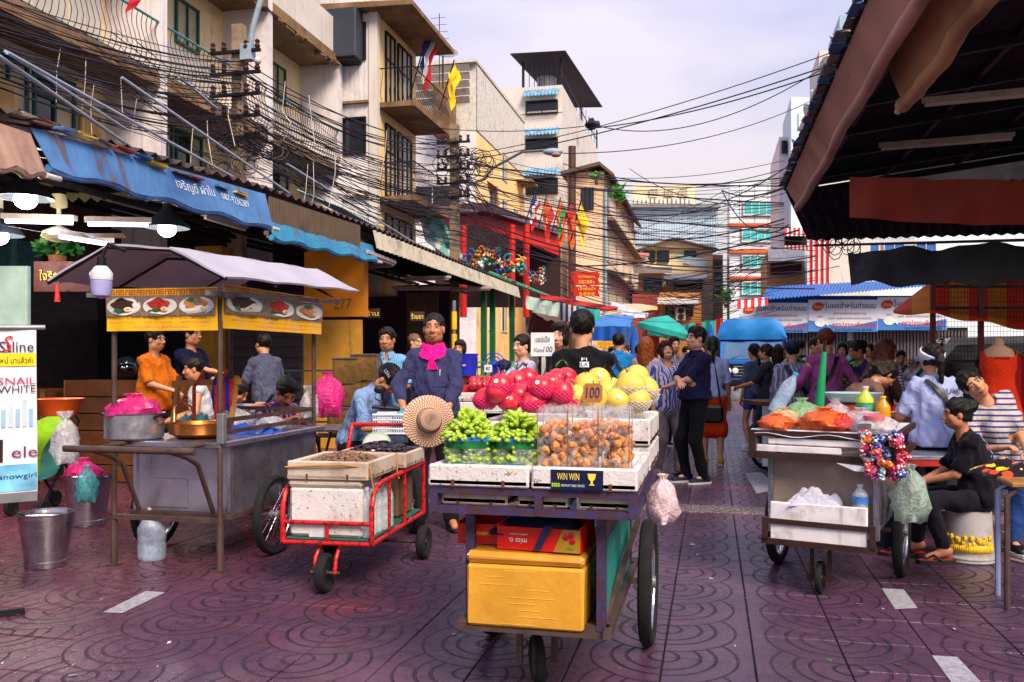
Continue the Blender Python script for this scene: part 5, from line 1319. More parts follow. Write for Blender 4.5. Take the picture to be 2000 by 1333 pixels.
def pendant(label,u,v,d,on=True):
    q=P(u,v,d); t=thing('pendant_lamp',label,'lamp',q)
    b=MB(); b.lathe([(.04,.27),(.05,.20),(.09,.16),(.22,.03),(.235,0),(.225,.0),(.08,.14)],24,close=True); b.build('shade',mat('enamel_shade','#3a4148',.4,metal=.3),t)
    b=MB(); b.ball((0,0,-.01),(.095,.095,.085),16,10); b.build('bulb',emit('bulb_lit','#dfe4ff',9),t)
    ld=bpy.data.lights.new('bulb_light','POINT'); ld.energy=18; ld.color=(1,.86,.70); ld.shadow_soft_size=.1; lo_=bpy.data.objects.new('bulb_light',ld); COL.objects.link(lo_); lo_.parent=t; lo_.location=(0,0,-.13)
    b=MB(); b.tube([(0,0,.27),(0,0,.9)],.008,5); b.build('cord',M_IRON,t); b=MB(); b.lathe([(.045,.26),(.045,.34)],10); b.build('socket',M_WHITETIN,t)
pendant('lit pendant lamp under the left end of the blue awning',50,388,7.6); pendant('lit pendant lamp above the food cart canopy',326,446,9.2); pendant('lit pendant lamp cut by the left picture edge',-4,460,8.4)
t=thing('ceiling_fan','cream ceiling fan hanging between the lit tubes','fan',P(115,445,8.4)); b=MB(); b.lathe([(.06,.32),(.075,.25),(.075,.2),(.02,.18),(.02,.02),(.06,0),(.14,-.04),(.16,-.09),(.08,-.13)],16); b.build('motor',mat('fan_cream','#b9b48c',.5),t)
for k in range(3):b=MB(); M=Matrix.Rotation(k*2.1+.4,3,'Z'); b.add([M@Vector(p)for p in((.15,-.05,-.06),(.6,-.08,-.05),(.6,.07,-.08),(.15,.04,-.08))],[(0,1,2,3)]); b.build('blade',mat('fan_cream','#b9b48c'),t)
t=thing('shop_sign','dark red shop sign with gilt Thai letters and a red tassel','sign',P(120,540,9.0)); b=cpanel(66,175,511,570,9.0,.05); b.build('board',mat('sign_dark_red','#4a1410',.6),t,True)
lettering('ใจริญผาเวช',mat('gilt','#c89a3c',.35,metal=.5),t,plane_fn(P(124,540,9.0),RX,UZ,.02),0,0,.48,.13)
b=MB(); b.tube([P(112,555,8.9),P(112,590,8.9)],[.012,.03],6); b.build('tassel',M_RED,t,True)
b=MB()
for k in range(13):x=k*24; b.add([P(130+x,376,9.6),P(154+x,378,9.6),P(154+x,386,9.6),P(142+x,396,9.6),P(130+x,386,9.6)],[(0,1,2,3,4)])
prop(b.build('wooden_frieze',mat('frieze_cream','#5a5138',.8)),'carved cream wooden frieze in the shadow behind the blue awning','frieze')
def plant(name,label,p,r,h,m,n=160,cat='plant',leaf=.12,par=None,seed=1):
    rr=random.Random(seed); b=MB()
    for k in range(n):
        c=Vector((rr.gauss(0,r*.5),rr.gauss(0,r*.5),abs(rr.gauss(h*.5,h*.3)))); d=Vector((rr.uniform(-1,1),rr.uniform(-1,1),rr.uniform(-.3,1))).normalized(); s_=d.orthogonal().normalized()*leaf*.3; L=leaf*rr.uniform(.6,1.3)
        b.add([c,c+d*L*.5+s_,c+d*L,c+d*L*.5-s_],[(0,1,2,3)])
    t=thing(name,label,cat,p); prop(b.build('foliage',m,t),kind='stuff')
    b=MB(); b.tube([(0,0,-.05),(0,0,h*.6)],.02,5); b.build('stem',M_WOOD,t); b=MB(); b.lathe([(.001,-.25),(r*.35,-.25),(r*.45,0),(r*.4,0)],12); b.build('pot',mat('terracotta','#6a3a22',.8),t); return t
M_LEAF=mat('leaf_green','#3f8a24',.5,var=.4,scale=8,spec=.5); M_LEAFD=mat('leaf_dark','#1f5a22',.5,var=.4,scale=8)
plant('potted_plant','green potted plant on the shelf behind the ceiling fan',P(112,500,9.2),.2,.2,M_LEAFD,120,leaf=.1)
plant('potted_plant','bright green plant on the top balcony of the peach shophouse',P(1208,395,50.8),.35,.8,M_LEAF,160,leaf=.3,seed=2)
plant('potted_plant','small green plant at the peach shophouse roof edge',P(1165,352,49.4),.25,.4,M_LEAF,70,leaf=.22,seed=3)
plant('street_bush','green bush at the far corner beside the office tower',P(1419,594,56),.4,.8,M_LEAF,200,leaf=.25,seed=4)

# ------------------------------------------------------------------ right market roof
XR,ZRF=1.2,4.3
RA=thing('market_roof','dark corrugated market roof overhanging the right-hand stalls','roof',(4,8,0))
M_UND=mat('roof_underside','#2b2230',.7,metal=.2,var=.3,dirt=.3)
for y0,y1 in((6.2,9.2),(9.2,12.4),(12.4,15.6)):
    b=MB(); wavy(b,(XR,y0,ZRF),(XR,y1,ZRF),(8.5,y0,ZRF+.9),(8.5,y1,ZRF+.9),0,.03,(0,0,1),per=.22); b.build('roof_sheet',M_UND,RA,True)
for k in range(8):b=MB(); y=6.4+k*1.3; b.beam((XR+.1,y,ZRF-.1),(8.5,y,ZRF+.78),.07,.1); b.build('rafter',M_IRON,RA,True)
for k in range(6):b=MB(); x=XR+.5+k*1.1; b.beam((x,6.2,ZRF+(x-XR)*.123-.07),(x,15.6,ZRF+(x-XR)*.123-.07),.05,.05); b.build('purlin',mat('purlin_red','#4a1c1c',.6),RA,True)
b=MB(); wavy(b,(XR+.02,15.6,ZRF),(8,15.6,ZRF),(XR+.5,16.6,ZRF-.75),(8,16.6,ZRF-.75),0,.03,(0,1,1),per=.2); b.build('end_slope',M_UND,RA,True)
for k in range(7):b=MB(); y=6.5+k*1.5; b.beam((8.2,y,0),(8.2,y,5.1),.12); b.build('post',M_IRON,RA,True)
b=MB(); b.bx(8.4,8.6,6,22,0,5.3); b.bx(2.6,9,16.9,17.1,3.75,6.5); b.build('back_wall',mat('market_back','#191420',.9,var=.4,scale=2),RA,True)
for k in range(30):
    b=MB(); y=6.2+k*.31; b.rbox((XR-.02+random.uniform(-.02,.03),y,ZRF+.02),(.14,.28,.02),.006,jit=.02); b.build('sheet_end',[M_RUSTTIN,M_GREY,mat('faded_blue','#38628e')][k%3],RA,True)
M_PCANV=mat('pink_canvas','#b8867c',.6,var=.25,scale=1.5,bump=.4,bscale=5,dirt=.25,dcol='#5a3028'); M_BCANV=mat('tan_canvas','#b48460',.6,var=.25,scale=1.5,bump=.4,bscale=5,dirt=.3,dcol='#4a2c20')
def rdrape(label,xa,za,xb,zb,y0,y1,m,r):
    t=thing('canvas_awning',label,'awning',(xa,y1,za)); fn=lambda a,c:Vector((xa+(xb-xa)*c+.012*math.sin(a*23)*c,y0+(y1-y0)*a,za+(zb-za)*c-.02*math.sin(a*11)*c))
    b=MB(); b.surf(fn,50,6,.008); b.build('canvas',m,t,True); b=MB(); b.tube([fn(i/40,1)+UZ*-.02 for i in range(41)],[r*.8*(1+.05*math.sin(i*1.3))for i in range(41)],10); b.build('roll',m,t,True)
    b=MB(); e=fn(1,1); b.tube([e,e+Vector((0,.22,-.02))],.03,8); b.build('pole_end',M_WHITETIN,t,True)
rdrape('rolled pink canvas along the edge of the right market roof',XR+.03,ZRF-.02,XR+.22,ZRF-.36,5.6,15.4,M_PCANV,.075)
rdrape('hanging tan canvas roll nearer the camera under the right roof',XR+.3,ZRF-.02,XR+.52,ZRF-.58,5.0,8.6,M_BCANV,.085)
b=MB(); b.surf(lambda a,c:Vector((XR-.05+.25*c+.05*math.sin(a*40+c*5),8.2+5.2*a,ZRF+.16-.30*c+.05*math.sin(a*57+c*9))),60,6,.006); prop(b.build('plastic_sheet',film('crumpled_plastic','#b4bfdc',.75,.3,.8)),'crumpled pale plastic sheeting bunched along the right roof edge','plastic sheet')
for k,(a,c)in enumerate((((1800,205),(2010,185)),((1716,291),(1982,270)),((1700,445),(1880,438)))):
    if k<2:pa,pc=GP(*a,z=4.15),GP(*c,z=4.15)
    else:pa,pc=P(*a,17),P(*c,17)
    tube_light(['unlit tube highest under the right market roof','unlit tube in the middle under the right market roof','unlit tube beyond the orange drape'][k],pa,pc,False,.03)
M_DORG=mat('rust_orange_cloth','#7a2008',.7,var=.2,scale=2,bump=.4,bscale=5)
tarp('dark orange drape stretched across the right market stalls',[P(1660,345,9.5),P(2060,352,9.0),P(2060,440,9.0),P(1660,425,9.5)],M_DORG,'drape',sag=.03,cat='drape')
tarp('black cloth awning over the dress stall on the right',[P(1655,492,9.0),P(2080,470,8.0),P(2080,548,7.6),P(1662,555,8.6)],mat('black_cloth','#050407',.8),'awning',sag=.02,cat='awning')
b=MB(); b.beam(P(1590,480,12),P(2050,468,8.6),.03); prop(b.build('awning_pole',M_IRON),'thin dark pole under the right market roof','pole')
o=thing('striped_tarpaulin','red and orange striped tarpaulin slung over the dress stall','tarpaulin',P(1880,590,10.5))
for k in range(9):
    b=MB(); b.surf(lambda a,c:P(1745+330*(k+a)/9,608-62*min(1,(k+a)/2.2)+(4+52*min(1,(k+a)/2.2)+6*(k+a))*c+3*math.sin((k+a)*2.2)*c,11-1.7*c),4,4,.012); b.build('stripe',[mat('tarp_orangered','#e03c20',.6,var=.25,scale=2),mat('tarp_orange','#e0842c',.6,var=.2,scale=2)][k%2],o,True)
o=thing('mesh_partition','black wire mesh partition with red posts behind the clothes','partition',base(1915,9.4))
for u in(1822,1916):b=MB(); b.beam(P(u,540,9.4),base(u,9.4),.05); b.build('post',mat('post_red','#5a1414',.6),o,True)
for k in range(34):b=MB(); b.tube([P(1826+k*6.4,548,9.5),P(1826+k*6.4,800,9.5)],.0018,4); b.build('wire',M_IRON,o,True)
for k in range(26):b=MB(); b.tube([P(1824,552+k*9.6,9.51),P(2040,552+k*9.6,9.51)],.0018,4); b.build('wire',M_IRON,o,True)
for v in(560,602,706):b=MB(); b.beam(P(1822,v,9.42),P(2040,v,9.42),.03); b.build('rail',M_IRON,o,True)
# coiled cables hanging at the end of the right roof
for k in range(6):
    b=MB(); c0=P(1608+k*12,470+(k%3)*12,15); b.tube([c0+RX*.12*math.cos(i*.8+k)+UZ*(.16*math.sin(i*.8+k)+.01*i)for i in range(18)],.008,4); prop(b.build('cable_coil',M_IRON),'loose coil of black cable hanging at the end of the right roof','cable','cable coils at the right roof end')
# ------------------------------------------------------------------ poles and overhead cables
def pole(label,u,vt,d,w):
    q=base(u,d); t=thing('utility_pole',label,'utility pole',q); zt=P(u,vt,d).z
    b=MB(); b.poly([(-w,-w*.8,0),(w,-w*.8,0),(w,w*.8,0),(-w,w*.8,0)],(0,0,zt)); b.build('shaft',mat('pole_concrete','#8d7c6a',.9,var=.2,dirt=.3),t)
    for k in range(5):b=MB(); z=zt-.5-.35*k; b.bx(-.45,.45,-w-.05,-w,z,z+.05); ar=b.build('crossarm',M_IRON,t); c=MB(); [c.lathe([(.03,z+.05),(.05,z+.09),(.03,z+.13),(.045,z+.17),(.02,z+.2)],8,(x,-w-.03,0))for x in(-.4,-.2,.2,.4)]; c.build('insulator',mat('insulator','#3a2024',.3),ar)
    return t,zt
p1,z1=pole('square concrete utility pole in front of the wavy balcony',467,50,14.3,.095)
b=MB(); b.bx(.1,.3,-.15,0,z1-.62,z1-.36); b.build('switch_box',mat('pale_box','#8fa2b8',.5),p1); b=MB(); b.tube([(.25,-.08,z1-.5),(.3,-.1,z1-.1),(.6,-.1,z1+.8)],.045,8); b.build('bracket_arm',mat('pale_box','#8fa2b8'),p1); b=MB(); b.ball((.42,-.15,z1-.66),.06,10,6); b.build('camera_dome',M_WHITETIN,p1)
p2,z2=pole('square concrete utility pole with lamp arm near the shrine',888,245,22.5,.11)
p3,z3=pole('slim concrete utility pole among the shrine banners',1033,455,34,.12)
t=thing('street_lamp','grey cobra-head street lamp on a bent arm above the shrine','street lamp',P(905,385,22.3)); b=MB(); b.tube([P(905,385,22.3),P(915,362,22.2),P(945,350,22.1),P(960,330,22),P(1020,297,21.6),P(1065,294,21.4)],.035,7); b.build('arm',M_GREY,t,True)
b=MB(); b.ball(P(1080,297,21.4),(.26,.12,.09),12,7,M=Matrix.Rotation(YAW,3,'Z')); b.build('head',mat('pale_box','#8fa2b8'),t,True); b=MB(); b.ball(P(1086,303,21.3),(.13,.09,.06),10,6); b.build('lens',mat('lamp_lens','#9a7468',.2),t,True)
M_CAB=mat('black_cable','#1c1824',.5,var=.3); CABN=[0]
LB={'a':'black overhead cable running from the left edge past the balcony pole','b':'black overhead cable between the balcony pole and the shrine pole','c':'black overhead cable crossing the street towards the right roof','d':'loose service wire tangled between the shopfronts'}
def cable(p0,p1,sag=.2,r=.011,key='b',n=14,m=None,wob=0):
    p0,p1=Vector(p0),Vector(p1); b=MB(); rr=random.random()*6
    b.tube([p0.lerp(p1,i/n)-UZ*sag*4*(i/n)*(1-i/n)+UZ*wob*math.sin(i*1.7+rr)for i in range(n+1)],r*.82,4,cap=False)
    return prop(b.build('overhead_cable',m or M_CAB),('thin ' if r<.0095 else 'thick ' if r>.0145 else '')+LB[key],'cable',{'a':'cables from the left edge','b':'cables between the poles','c':'cables across the street','d':'loose service wires'}[key])
rn=random.Random(5)
for k in range(32): # left edge to first pole
    v0=-30+k*5.8+rn.uniform(-4,4); v1=118+k*3.4+rn.uniform(-5,5)if k<20 else 196+(k-20)*7; cable(P(-60,v0,8.5+rn.uniform(-.4,.4)),P(462+rn.uniform(-6,10),v1,14.2),rn.uniform(.05,.25),rn.uniform(.006,.012),'a')
for k in range(26): # pole 1 to pole 2
    cable(P(470,120+k*6.6+rn.uniform(-5,5),14.2),P(888+rn.uniform(-8,8),268+k*6.2+rn.uniform(-7,7),22.4),rn.uniform(.1,.7),rn.uniform(.008,.016),'b')
for k in range(28): # lower tangled bundle under the balconies
    cable(P(200+rn.uniform(-160,90),130+rn.uniform(-70,60),10.6),P(620+rn.uniform(-60,120),330+rn.uniform(-40,50),16.5),rn.uniform(.0,.4),rn.uniform(.004,.008),'d',wob=.03)
for k in range(36):
    cable(P(480+rn.uniform(-40,110),290+rn.uniform(-90,50),14),P(900+rn.uniform(-60,130),420+rn.uniform(-60,80),21.5),rn.uniform(.1,.8),rn.uniform(.006,.011),'b',wob=.03)
for k in range(16): # pole 2 to pole 3 and on
    cable(P(892,290+k*9+rn.uniform(-6,6),22.3),P(1033+rn.uniform(-5,5),478+k*6,33.8),rn.uniform(.1,.6),.014,'b')
    cable(P(1033,470+k*7,33.9),P(1260+rn.uniform(-20,40),560+k*4,55),rn.uniform(.1,.8),.018,'b')
for k in range(26): # across the street
    v0=292+k*6.5+rn.uniform(-8,8); v1=322+k*9.5+rn.uniform(-10,10); cable(P(892,v0,22.2),P(1532+(k>13)*60,v1,20+rn.uniform(-1,4)),rn.uniform(.1,.9),rn.choice((.009,.012,.012,.022)),'c',20)
for a,c in(((900,305,22),(1660,90,15)),((900,315,22),(1650,118,15)),((1165,246,20),(1650,105,15)),((1165,250,20),(1648,128,15)),((780,240,23),(1165,244,20)),((1100,300,24),(1600,190,30)),((1410,375,24),(1130,470,30)),((1410,372,24),(1560,352,15.6)),((1410,372,24),(1540,440,18)),((1290,420,24),(1640,250,15)),((1120,520,25),(1560,450,18)),((1100,320,24),(1545,345,17)),((900,350,22),(1545,445,17)),((1230,330,30),(1530,400,17)),((1000,520,26),(1500,545,28)),((1030,500,26),(1640,520,22)),((1170,555,30),(1500,500,30))):
    cable(P(*a),P(*c),rn.uniform(.15,.6),rn.choice((.012,.016,.024)),'c',20)
for k in range(34):cable(P(1040+rn.uniform(-60,160),340+k*6.5,28+rn.uniform(-3,8)),P(1440+rn.uniform(-40,110),350+k*7.5+rn.uniform(-25,25),26+rn.uniform(-4,6)),rn.uniform(.2,1.2),.0085,'c',18)
for k in range(22):cable(P(1240+rn.uniform(0,60),545+rn.uniform(-10,40),50),P(1440+rn.uniform(0,70),520+rn.uniform(-30,90),33),rn.uniform(.2,1.3),.016,'c')
b=MB(); b.ball(P(1157,243,20),(.16,.12,.12),10,6,jit=.3); prop(b.build('cable_knot',M_CAB),'dark knot of cable joints hanging over the street','cable')
for k in range(26): # coils on the second pole
    b=MB(); c0=P(900+rn.uniform(-42,50),318+rn.uniform(-26,26),22.1+rn.uniform(-.3,.3)); R_=rn.uniform(.12,.3); ph=rn.uniform(0,6)
    b.tube([c0+RX*R_*math.cos(ph+i*.5)+UZ*R_*.8*math.sin(ph+i*.5)+FW*.02*i for i in range(15)],.011,4); prop(b.build('cable_coil',M_CAB),'coil of spare black cable bunched on the shrine pole','cable','cable coils on the shrine pole')
for k in range(16):
    b=MB(); c0=P(470+rn.uniform(-50,70),300+rn.uniform(-50,30),14+rn.uniform(-.2,.2)); R_=rn.uniform(.08,.25); ph=rn.uniform(0,6)
    b.tube([c0+RX*R_*math.cos(ph+i*.5)+UZ*R_*.8*math.sin(ph+i*.5)+FW*.02*i for i in range(15)],.008,4); prop(b.build('cable_coil',M_CAB),'coil of spare black cable on the balcony pole','cable','cable coils on the balcony pole')
M_COND=mat('conduit','#a9b3c6',.35,metal=.4)
for k,(a,c,r)in enumerate((((-20,98,7.6),(262,292,10.5),.020),((14,103,7.8),(455,346,12.6),.018),((10,100,7.9),(250,255,10.2),.014),((238,152,10.5),(565,378,14.2),.018),((350,150,12),(425,215,13),.022),((560,320,14.5),(850,500,18.5),.018))):
    b=MB(); b.tube([P(*a),P(*c)],r,8); prop(b.build('conduit_pipe',M_COND),['thick pale conduit pipe from the left edge down to the canopy roof','long pale conduit pipe reaching past the canopy middle','brown-tied thin conduit pipe at the upper left','pale conduit pipe below the balcony pole','short pale conduit pipe under the balcony edge','pale conduit pipe running down to the tin fascia'][k],'pipe')
for k in range(14): # white tie strings
    u=rn.uniform(110,760); v=rn.uniform(60,330)*.6+u*.22; d=9+u*.009; b=MB(); b.tube([P(u,v,d),P(u+rn.uniform(-8,8),v+rn.uniform(25,70),d),P(u+rn.uniform(-14,14),v+rn.uniform(70,110),d)],.006,4); prop(b.build('tie_string',M_WHITETIN),'white string dangling from the cable bundle','string','strings on the cables')

# ------------------------------------------------------------------ shared small-thing makers
M_TYRE=mat('tyre','#121216',.85,bump=.4); M_STEEL=mat('worn_steel','#b4b2c4',.3,metal=.9,var=.1,scale=3,dirt=.06,dcol='#4a4248',bump=.1,bscale=15); M_CHROME=mat('chrome','#b9b9c2',.2,metal=1,var=.05)
M_RUST=mat('rusted_tube','#5c4a46',.6,metal=.5,var=.3,scale=9,dirt=.4,dcol='#38160c'); M_REDT=mat('trolley_red','#c0161c',.4,var=.15,scale=8,dirt=.2,dcol='#4a1410',chip=.45)
M_BLUET=mat('frame_blue','#1c3476',.6,var=.35,scale=14,dirt=.5,dcol='#46241c',chip=.8); M_FOAM=mat('styrofoam','#cdc9cb',.85,var=.08,scale=8,dirt=.25,dcol='#7a5c48',bump=.35,bscale=90,chip=.1)
M_FOAM2=mat('dirty_styrofoam','#c2b4a6',.85,var=.12,scale=6,dirt=.42,dcol='#6a4630',bump=.35,bscale=90)
M_SLOT=mat('slot_dark','#5a3626',.9)
def wheel(par,c,r,tw=.03,spokes=18,ax=(1,0,0),solid=False,name='wheel',hubm=None,world=True):
    q=Vector((0,0,1)).rotation_difference(Vector(ax)).to_matrix(); c=Vector(c)
    b=MB(); b.lathe([(r-tw*1.5,-tw*.6),(r-tw*.5,-tw),(r-tw*.1,-tw*.7),(r,-tw*.25),(r,tw*.25),(r-tw*.1,tw*.7),(r-tw*.5,tw),(r-tw*1.5,tw*.6),(r-tw*1.5,-tw*.6)],32,c,q,close=True)
    b.f=[f for f in b.f if len(f)==4]; b.m=b.m[:len(b.f)]; b.sm=b.sm[:len(b.f)]
    w_=b.build(name,M_TYRE,par,world)
    b=MB(); ri=r-tw*1.5
    if solid:b.lathe([(ri,-tw*.5),(ri*.9,-tw*.55),(ri*.8,-tw*.2),(ri*.35,-tw*.25),(ri*.3,-tw*.8),(.001,-tw*.8)],24,c,q); b.lathe([(ri,tw*.5),(ri*.9,tw*.55),(ri*.8,tw*.2),(ri*.35,tw*.25),(ri*.3,tw*.8),(.001,tw*.8)],24,c,q); b.build('rim',hubm or mat('wheel_grey','#1c1d24',.5),w_,world)
    else:
        b.lathe([(ri+.004,-tw*.55),(ri-.012,-tw*.5),(ri-.016,0),(ri-.012,tw*.5),(ri+.004,tw*.55)],32,c,q,close=True); b.f=[f for f in b.f if len(f)==4]; b.m=b.m[:len(b.f)]; b.sm=b.sm[:len(b.f)]; b.build('rim',M_CHROME,w_,world)
        b=MB()
        for k in range(spokes):
            a=2*math.pi*k/spokes; a2=a+(.35 if k%2 else-.35); b.tube([c+q@Vector((.025*math.cos(a2),.025*math.sin(a2),tw*(.7 if k%4<2 else-.7))),c+q@Vector(((ri-.012)*math.cos(a),(ri-.012)*math.sin(a),0))],.0022,4)
        prop(b.build('spokes',M_CHROME,w_,world),kind='stuff')
        b=MB(); b.lathe([(.028,-tw*1.1),(.03,-tw*.6),(.018,-tw*.4),(.018,tw*.4),(.03,tw*.6),(.028,tw*1.1)],14,c,q); b.build('hub',M_GREY,w_,world)
    return w_
def tray(par,x0,x1,y0,y1,z0,z1,name='foam_tray',m=None,slots=2,world=True,wall=.03):
    m=m or M_FOAM; b=MB(); W=wall
    b.rbox(((x0+x1)/2,(y0+y1)/2,z0+W/2),(x1-x0,y1-y0,W),.006)
    b.rbox(((x0+x1)/2,y0+W/2,(z0+z1)/2+.002),(x1-x0-.002,W,z1-z0),.008); b.rbox(((x0+x1)/2,y1-W/2,(z0+z1)/2+.002),(x1-x0-.002,W,z1-z0),.008)
    b.rbox((x0+W/2,(y0+y1)/2,(z0+z1)/2),(W,y1-y0-.004,z1-z0-.002),.008); b.rbox((x1-W/2,(y0+y1)/2,(z0+z1)/2),(W,y1-y0-.004,z1-z0-.002),.008)
    o=b.build(name,m,par,world)
    for k in range(slots):
        x=x0+(x1-x0)*(k+.5)/slots; c=MB(); c.bx(x-.006,x+.006,y0-.002,y0+.01,z0+.0,z0+(z1-z0)*.33); c.build('drain_slot',M_SLOT,o,world)
    for k in range(slots+1):
        y=y0+(y1-y0)*(k+.5)/(slots+1); c=MB(); c.bx(x1-.01,x1+.002,y-.006,y+.006,z0,z0+(z1-z0)*.33); c.build('drain_slot',M_SLOT,o,world)
    return o
def top(name,label,cat,q,rz=0,group=None):return thing(name,label,cat,q,rz,group)
def bag(label,p,w,h,m,name='plastic_bag',seed=0,group=None,knot=True,inner=None,d=None):
    rr=random.Random(seed); t=thing(name,label,'bag',p,rr.uniform(0,6),group); b=MB(); ph=[rr.uniform(0,6)for _ in range(4)]
    def rad(a,z):return 1+.16*math.sin(3*a+ph[0]+z*9)+.10*math.sin(7*a+ph[1]-z*14)+.05*math.sin(13*a+ph[2])
    prof=[(.25,0),(.8,.02),(1,.25),(.98,.5),(.7,.72),(.35,.84),(.16,.9)]+([(.28,.97),(.36,1.0)]if knot else[(.5,.97),(.6,1.05)])
    n=28; dd=d or w
    for(r,z)in prof:
        for k in range(n):a=2*math.pi*k/n; f=rad(a,z)*r; b.v.append((w/2*f*math.cos(a),dd/2*f*math.sin(a),z*h+(.03*h*math.sin(5*a+ph[3])if 0<z<1 else 0)))
    for i in range(len(prof)-1):
        for k in range(n):b.f.append((i*n+k,i*n+(k+1)%n,(i+1)*n+(k+1)%n,(i+1)*n+k))
    b.f.append(tuple(range(n))[::-1]); b.m=[0]*len(b.f); b.sm=[True]*len(b.f)
    b.build('film',m,t,sharp=75)
    if inner:
        for k in range(5):c=MB(); c.ball((rr.uniform(-.22,.22)*w,rr.uniform(-.22,.22)*dd,h*rr.uniform(.15,.45)),w*rr.uniform(.14,.22),10,7,jit=.08); c.build('contents',inner,t)
    return t
F_WHITE,F_PINK,F_CLEAR=film('bag_white','#d6d4e2',.52,.22),film('bag_pink','#e8268e',.72,.22),film('bag_clear','#d6dce8',.16,.12)
F_BLUE,F_TEALB,F_ORANGE=film('bag_blue','#1f50c0',.85,.3),film('bag_teal','#4fb4c4',.7,.3),film('bag_orange','#e86018',.75,.25)
def bottle(label,p,r,h,liquid,capc,name='bottle',group=None,labelc=None,lie=None):
    t=thing(name,label,'bottle',p,0,group); b=MB(); M=lie
    pr=[(r*.9,0),(r,.03*h),(r,.25*h),(r*.93,.3*h),(r,.35*h),(r,.6*h),(r*.9,.7*h),(r*.42,.86*h),(r*.34,.9*h),(r*.34,.96*h)]
    b.lathe(pr,16,(0,0,0),M); b.build('shell',film('pet_shell','#cfdae6',.4,.08,.15,30)if liquid is None else liquid,t)
    b=MB(); b.lathe([(r*.4,.94*h),(r*.4,1.0*h)],12,(0,0,0),M); b.build('cap',capc,t)
    if labelc:b=MB(); b.lathe([(r*1.02,.36*h),(r*1.02,.6*h)],16,(0,0,0),M,close=True); b.f.pop(0)if False else None; b.build('label',labelc,t)
    return t
def crumple(label,p,sx,sy,sz,m,name,cat,seed=0,n=22):
    rr=random.Random(seed); t=[rr.uniform(0,6)for _ in range(6)]; b=MB()
    b.surf(lambda a,c:((a-.5)*sx*(1+.1*math.sin(c*9+t[0])),(c-.5)*sy*(1+.1*math.sin(a*8+t[1])),sz*max(0,(1-(2*a-1)**4)*(1-(2*c-1)**4))*(.65+.25*math.sin(a*11+t[2]+c*4)+.2*math.sin(c*13+t[3]-a*6)+.08*math.sin(a*31+c*27+t[4]))),n,n,.004)
    o=b.build(name,m); o.location=p; return prop(o,label,cat)
# ------------------------------------------------------------------ food cart with canopy
FC=thing('food_cart','steel food cart with grey canopy and yellow menu banners','food cart',(-3.5,5.9,0))
xa,xb,ya,yb,zt=-3.93,-3.11,5.08,6.65,.84
b=MB(); b.rbox(((xa+xb)/2,(ya+yb)/2,zt-.02),(xb-xa,yb-ya,.04),.006); b.build('table_top',M_STEEL,FC,True)
b=MB(); b.rbox(((xa+xb)/2,5.93,.57),(.74,1.28,.46),.008); cab_=b.build('cabinet',M_STEEL,FC,True)
b=MB(); b.rbox((-3.62,5.285,.47),(.28,.012,.2),.004); b.build('hatch',M_STEEL,cab_,True)
for x in(-3.88,-3.16):b=MB(); b.bx(x-.012,x+.012,5.272,5.29,.35,.8); b.build('corner_strip',M_STEEL,cab_,True)
b=MB(); b.bx(-3.9,-3.13,5.25,6.7,.31,.345); b.build('bottom_tray',M_RUST,FC,True)
for x,y,zt_ in((xa+.02,ya+.02,1.78),(xb-.01,ya+.02,1.78),(xa+.02,yb-.1,1.86),(xb-.05,yb-.1,1.86)):
    b=MB(); b.tube([(x,y,0 if y<6 else .3),(x,y,zt_)],.018,8); b.build('post',M_RUST,FC,True)
for x in(xa+.02,xb-.01):b=MB(); b.tube([(x,ya+.02,.001),(x,ya+.02,.30)],.023,8); b.build('leg',M_RUST,FC,True); c=MB(); c.bx(x-.04,x+.04,ya-.02,ya+.06,0,.012); c.build('foot',M_RUST,FC,True)
b=MB(); b.tube([(xa-.05,4.72,.82),(xb+.05,4.72,.82)],.022,10); b.build('push_bar',M_RUST,FC,True)
for x in(xa+.14,xb-.12):b=MB(); b.tube([(x,4.74,.81),(x,4.9,.76),(x,5.02,.7),(x,5.2,.36)],.016,8); b.build('brace',M_RUST,FC,True)
for x in(xa+.14,xb-.12):b=MB(); b.tube([(x,4.74,.815),(x,5.1,.83)],.016,8); b.build('bar_arm',M_RUST,FC,True)
b=MB(); b.beam((xa+.02,ya+.02,.33),(xb-.01,ya+.02,.33),.04,.03); b.build('cross_bar',M_RUST,FC,True)
for zz in(.98,.9):b=MB(); b.beam((xb-.02,ya+.05,zz),(xb-.05,yb-.1,zz-.0),.012,.03); b.build('side_rail',M_RUST,FC,True)
b=MB(); b.beam((xa+.05,yb-.1,.98),(xb-.05,yb-.1,.98),.012,.03); b.build('back_rail',M_RUST,FC,True)
b=MB(); b.rbox((xb+.0,ya+.02,.93),(.05,.05,.2),.006); b.build('joint',M_GREY,FC,True)
wheel(FC,(-3.03,5.66,.28),.28,.03); wheel(FC,(-3.98,5.66,.28),.28,.03)
b=MB(); b.tube([(-4.05,5.66,.28),(-2.96,5.66,.28)],.014,8); b.build('axle',M_RUST,FC,True)
prof=[(-4.22,1.90),(-3.78,2.12),(-3.32,2.09),(-2.93,1.90)]; yc0,yc1=4.85,6.95
M_CAN=mat('canopy_vinyl','#a8a6b8',.55,var=.1,scale=3,bump=.1)
for k in range(3):
    (x0,z0_),(x1,z1_)=prof[k],prof[k+1]
    b=MB(); b.surf(lambda a,c:(x0+(x1-x0)*a,yc0+(yc1-yc0)*c,z0_+(z1_-z0_)*a+.07*c+.006*math.sin(c*20+a*5)),4,10,.014); b.build('canopy_panel',M_CAN,FC,True)
b=MB(); b.tube([(x,yc0+.01,z-.02)for x,z in prof],.012,6); b.build('canopy_hoop',M_IRON,FC,True)
for yy,nm in((5.5,0),(6.4,0)):b=MB(); b.tube([(x,yy,z-.02)for x,z in prof],.01,6); b.build('canopy_hoop',M_IRON,FC,True)
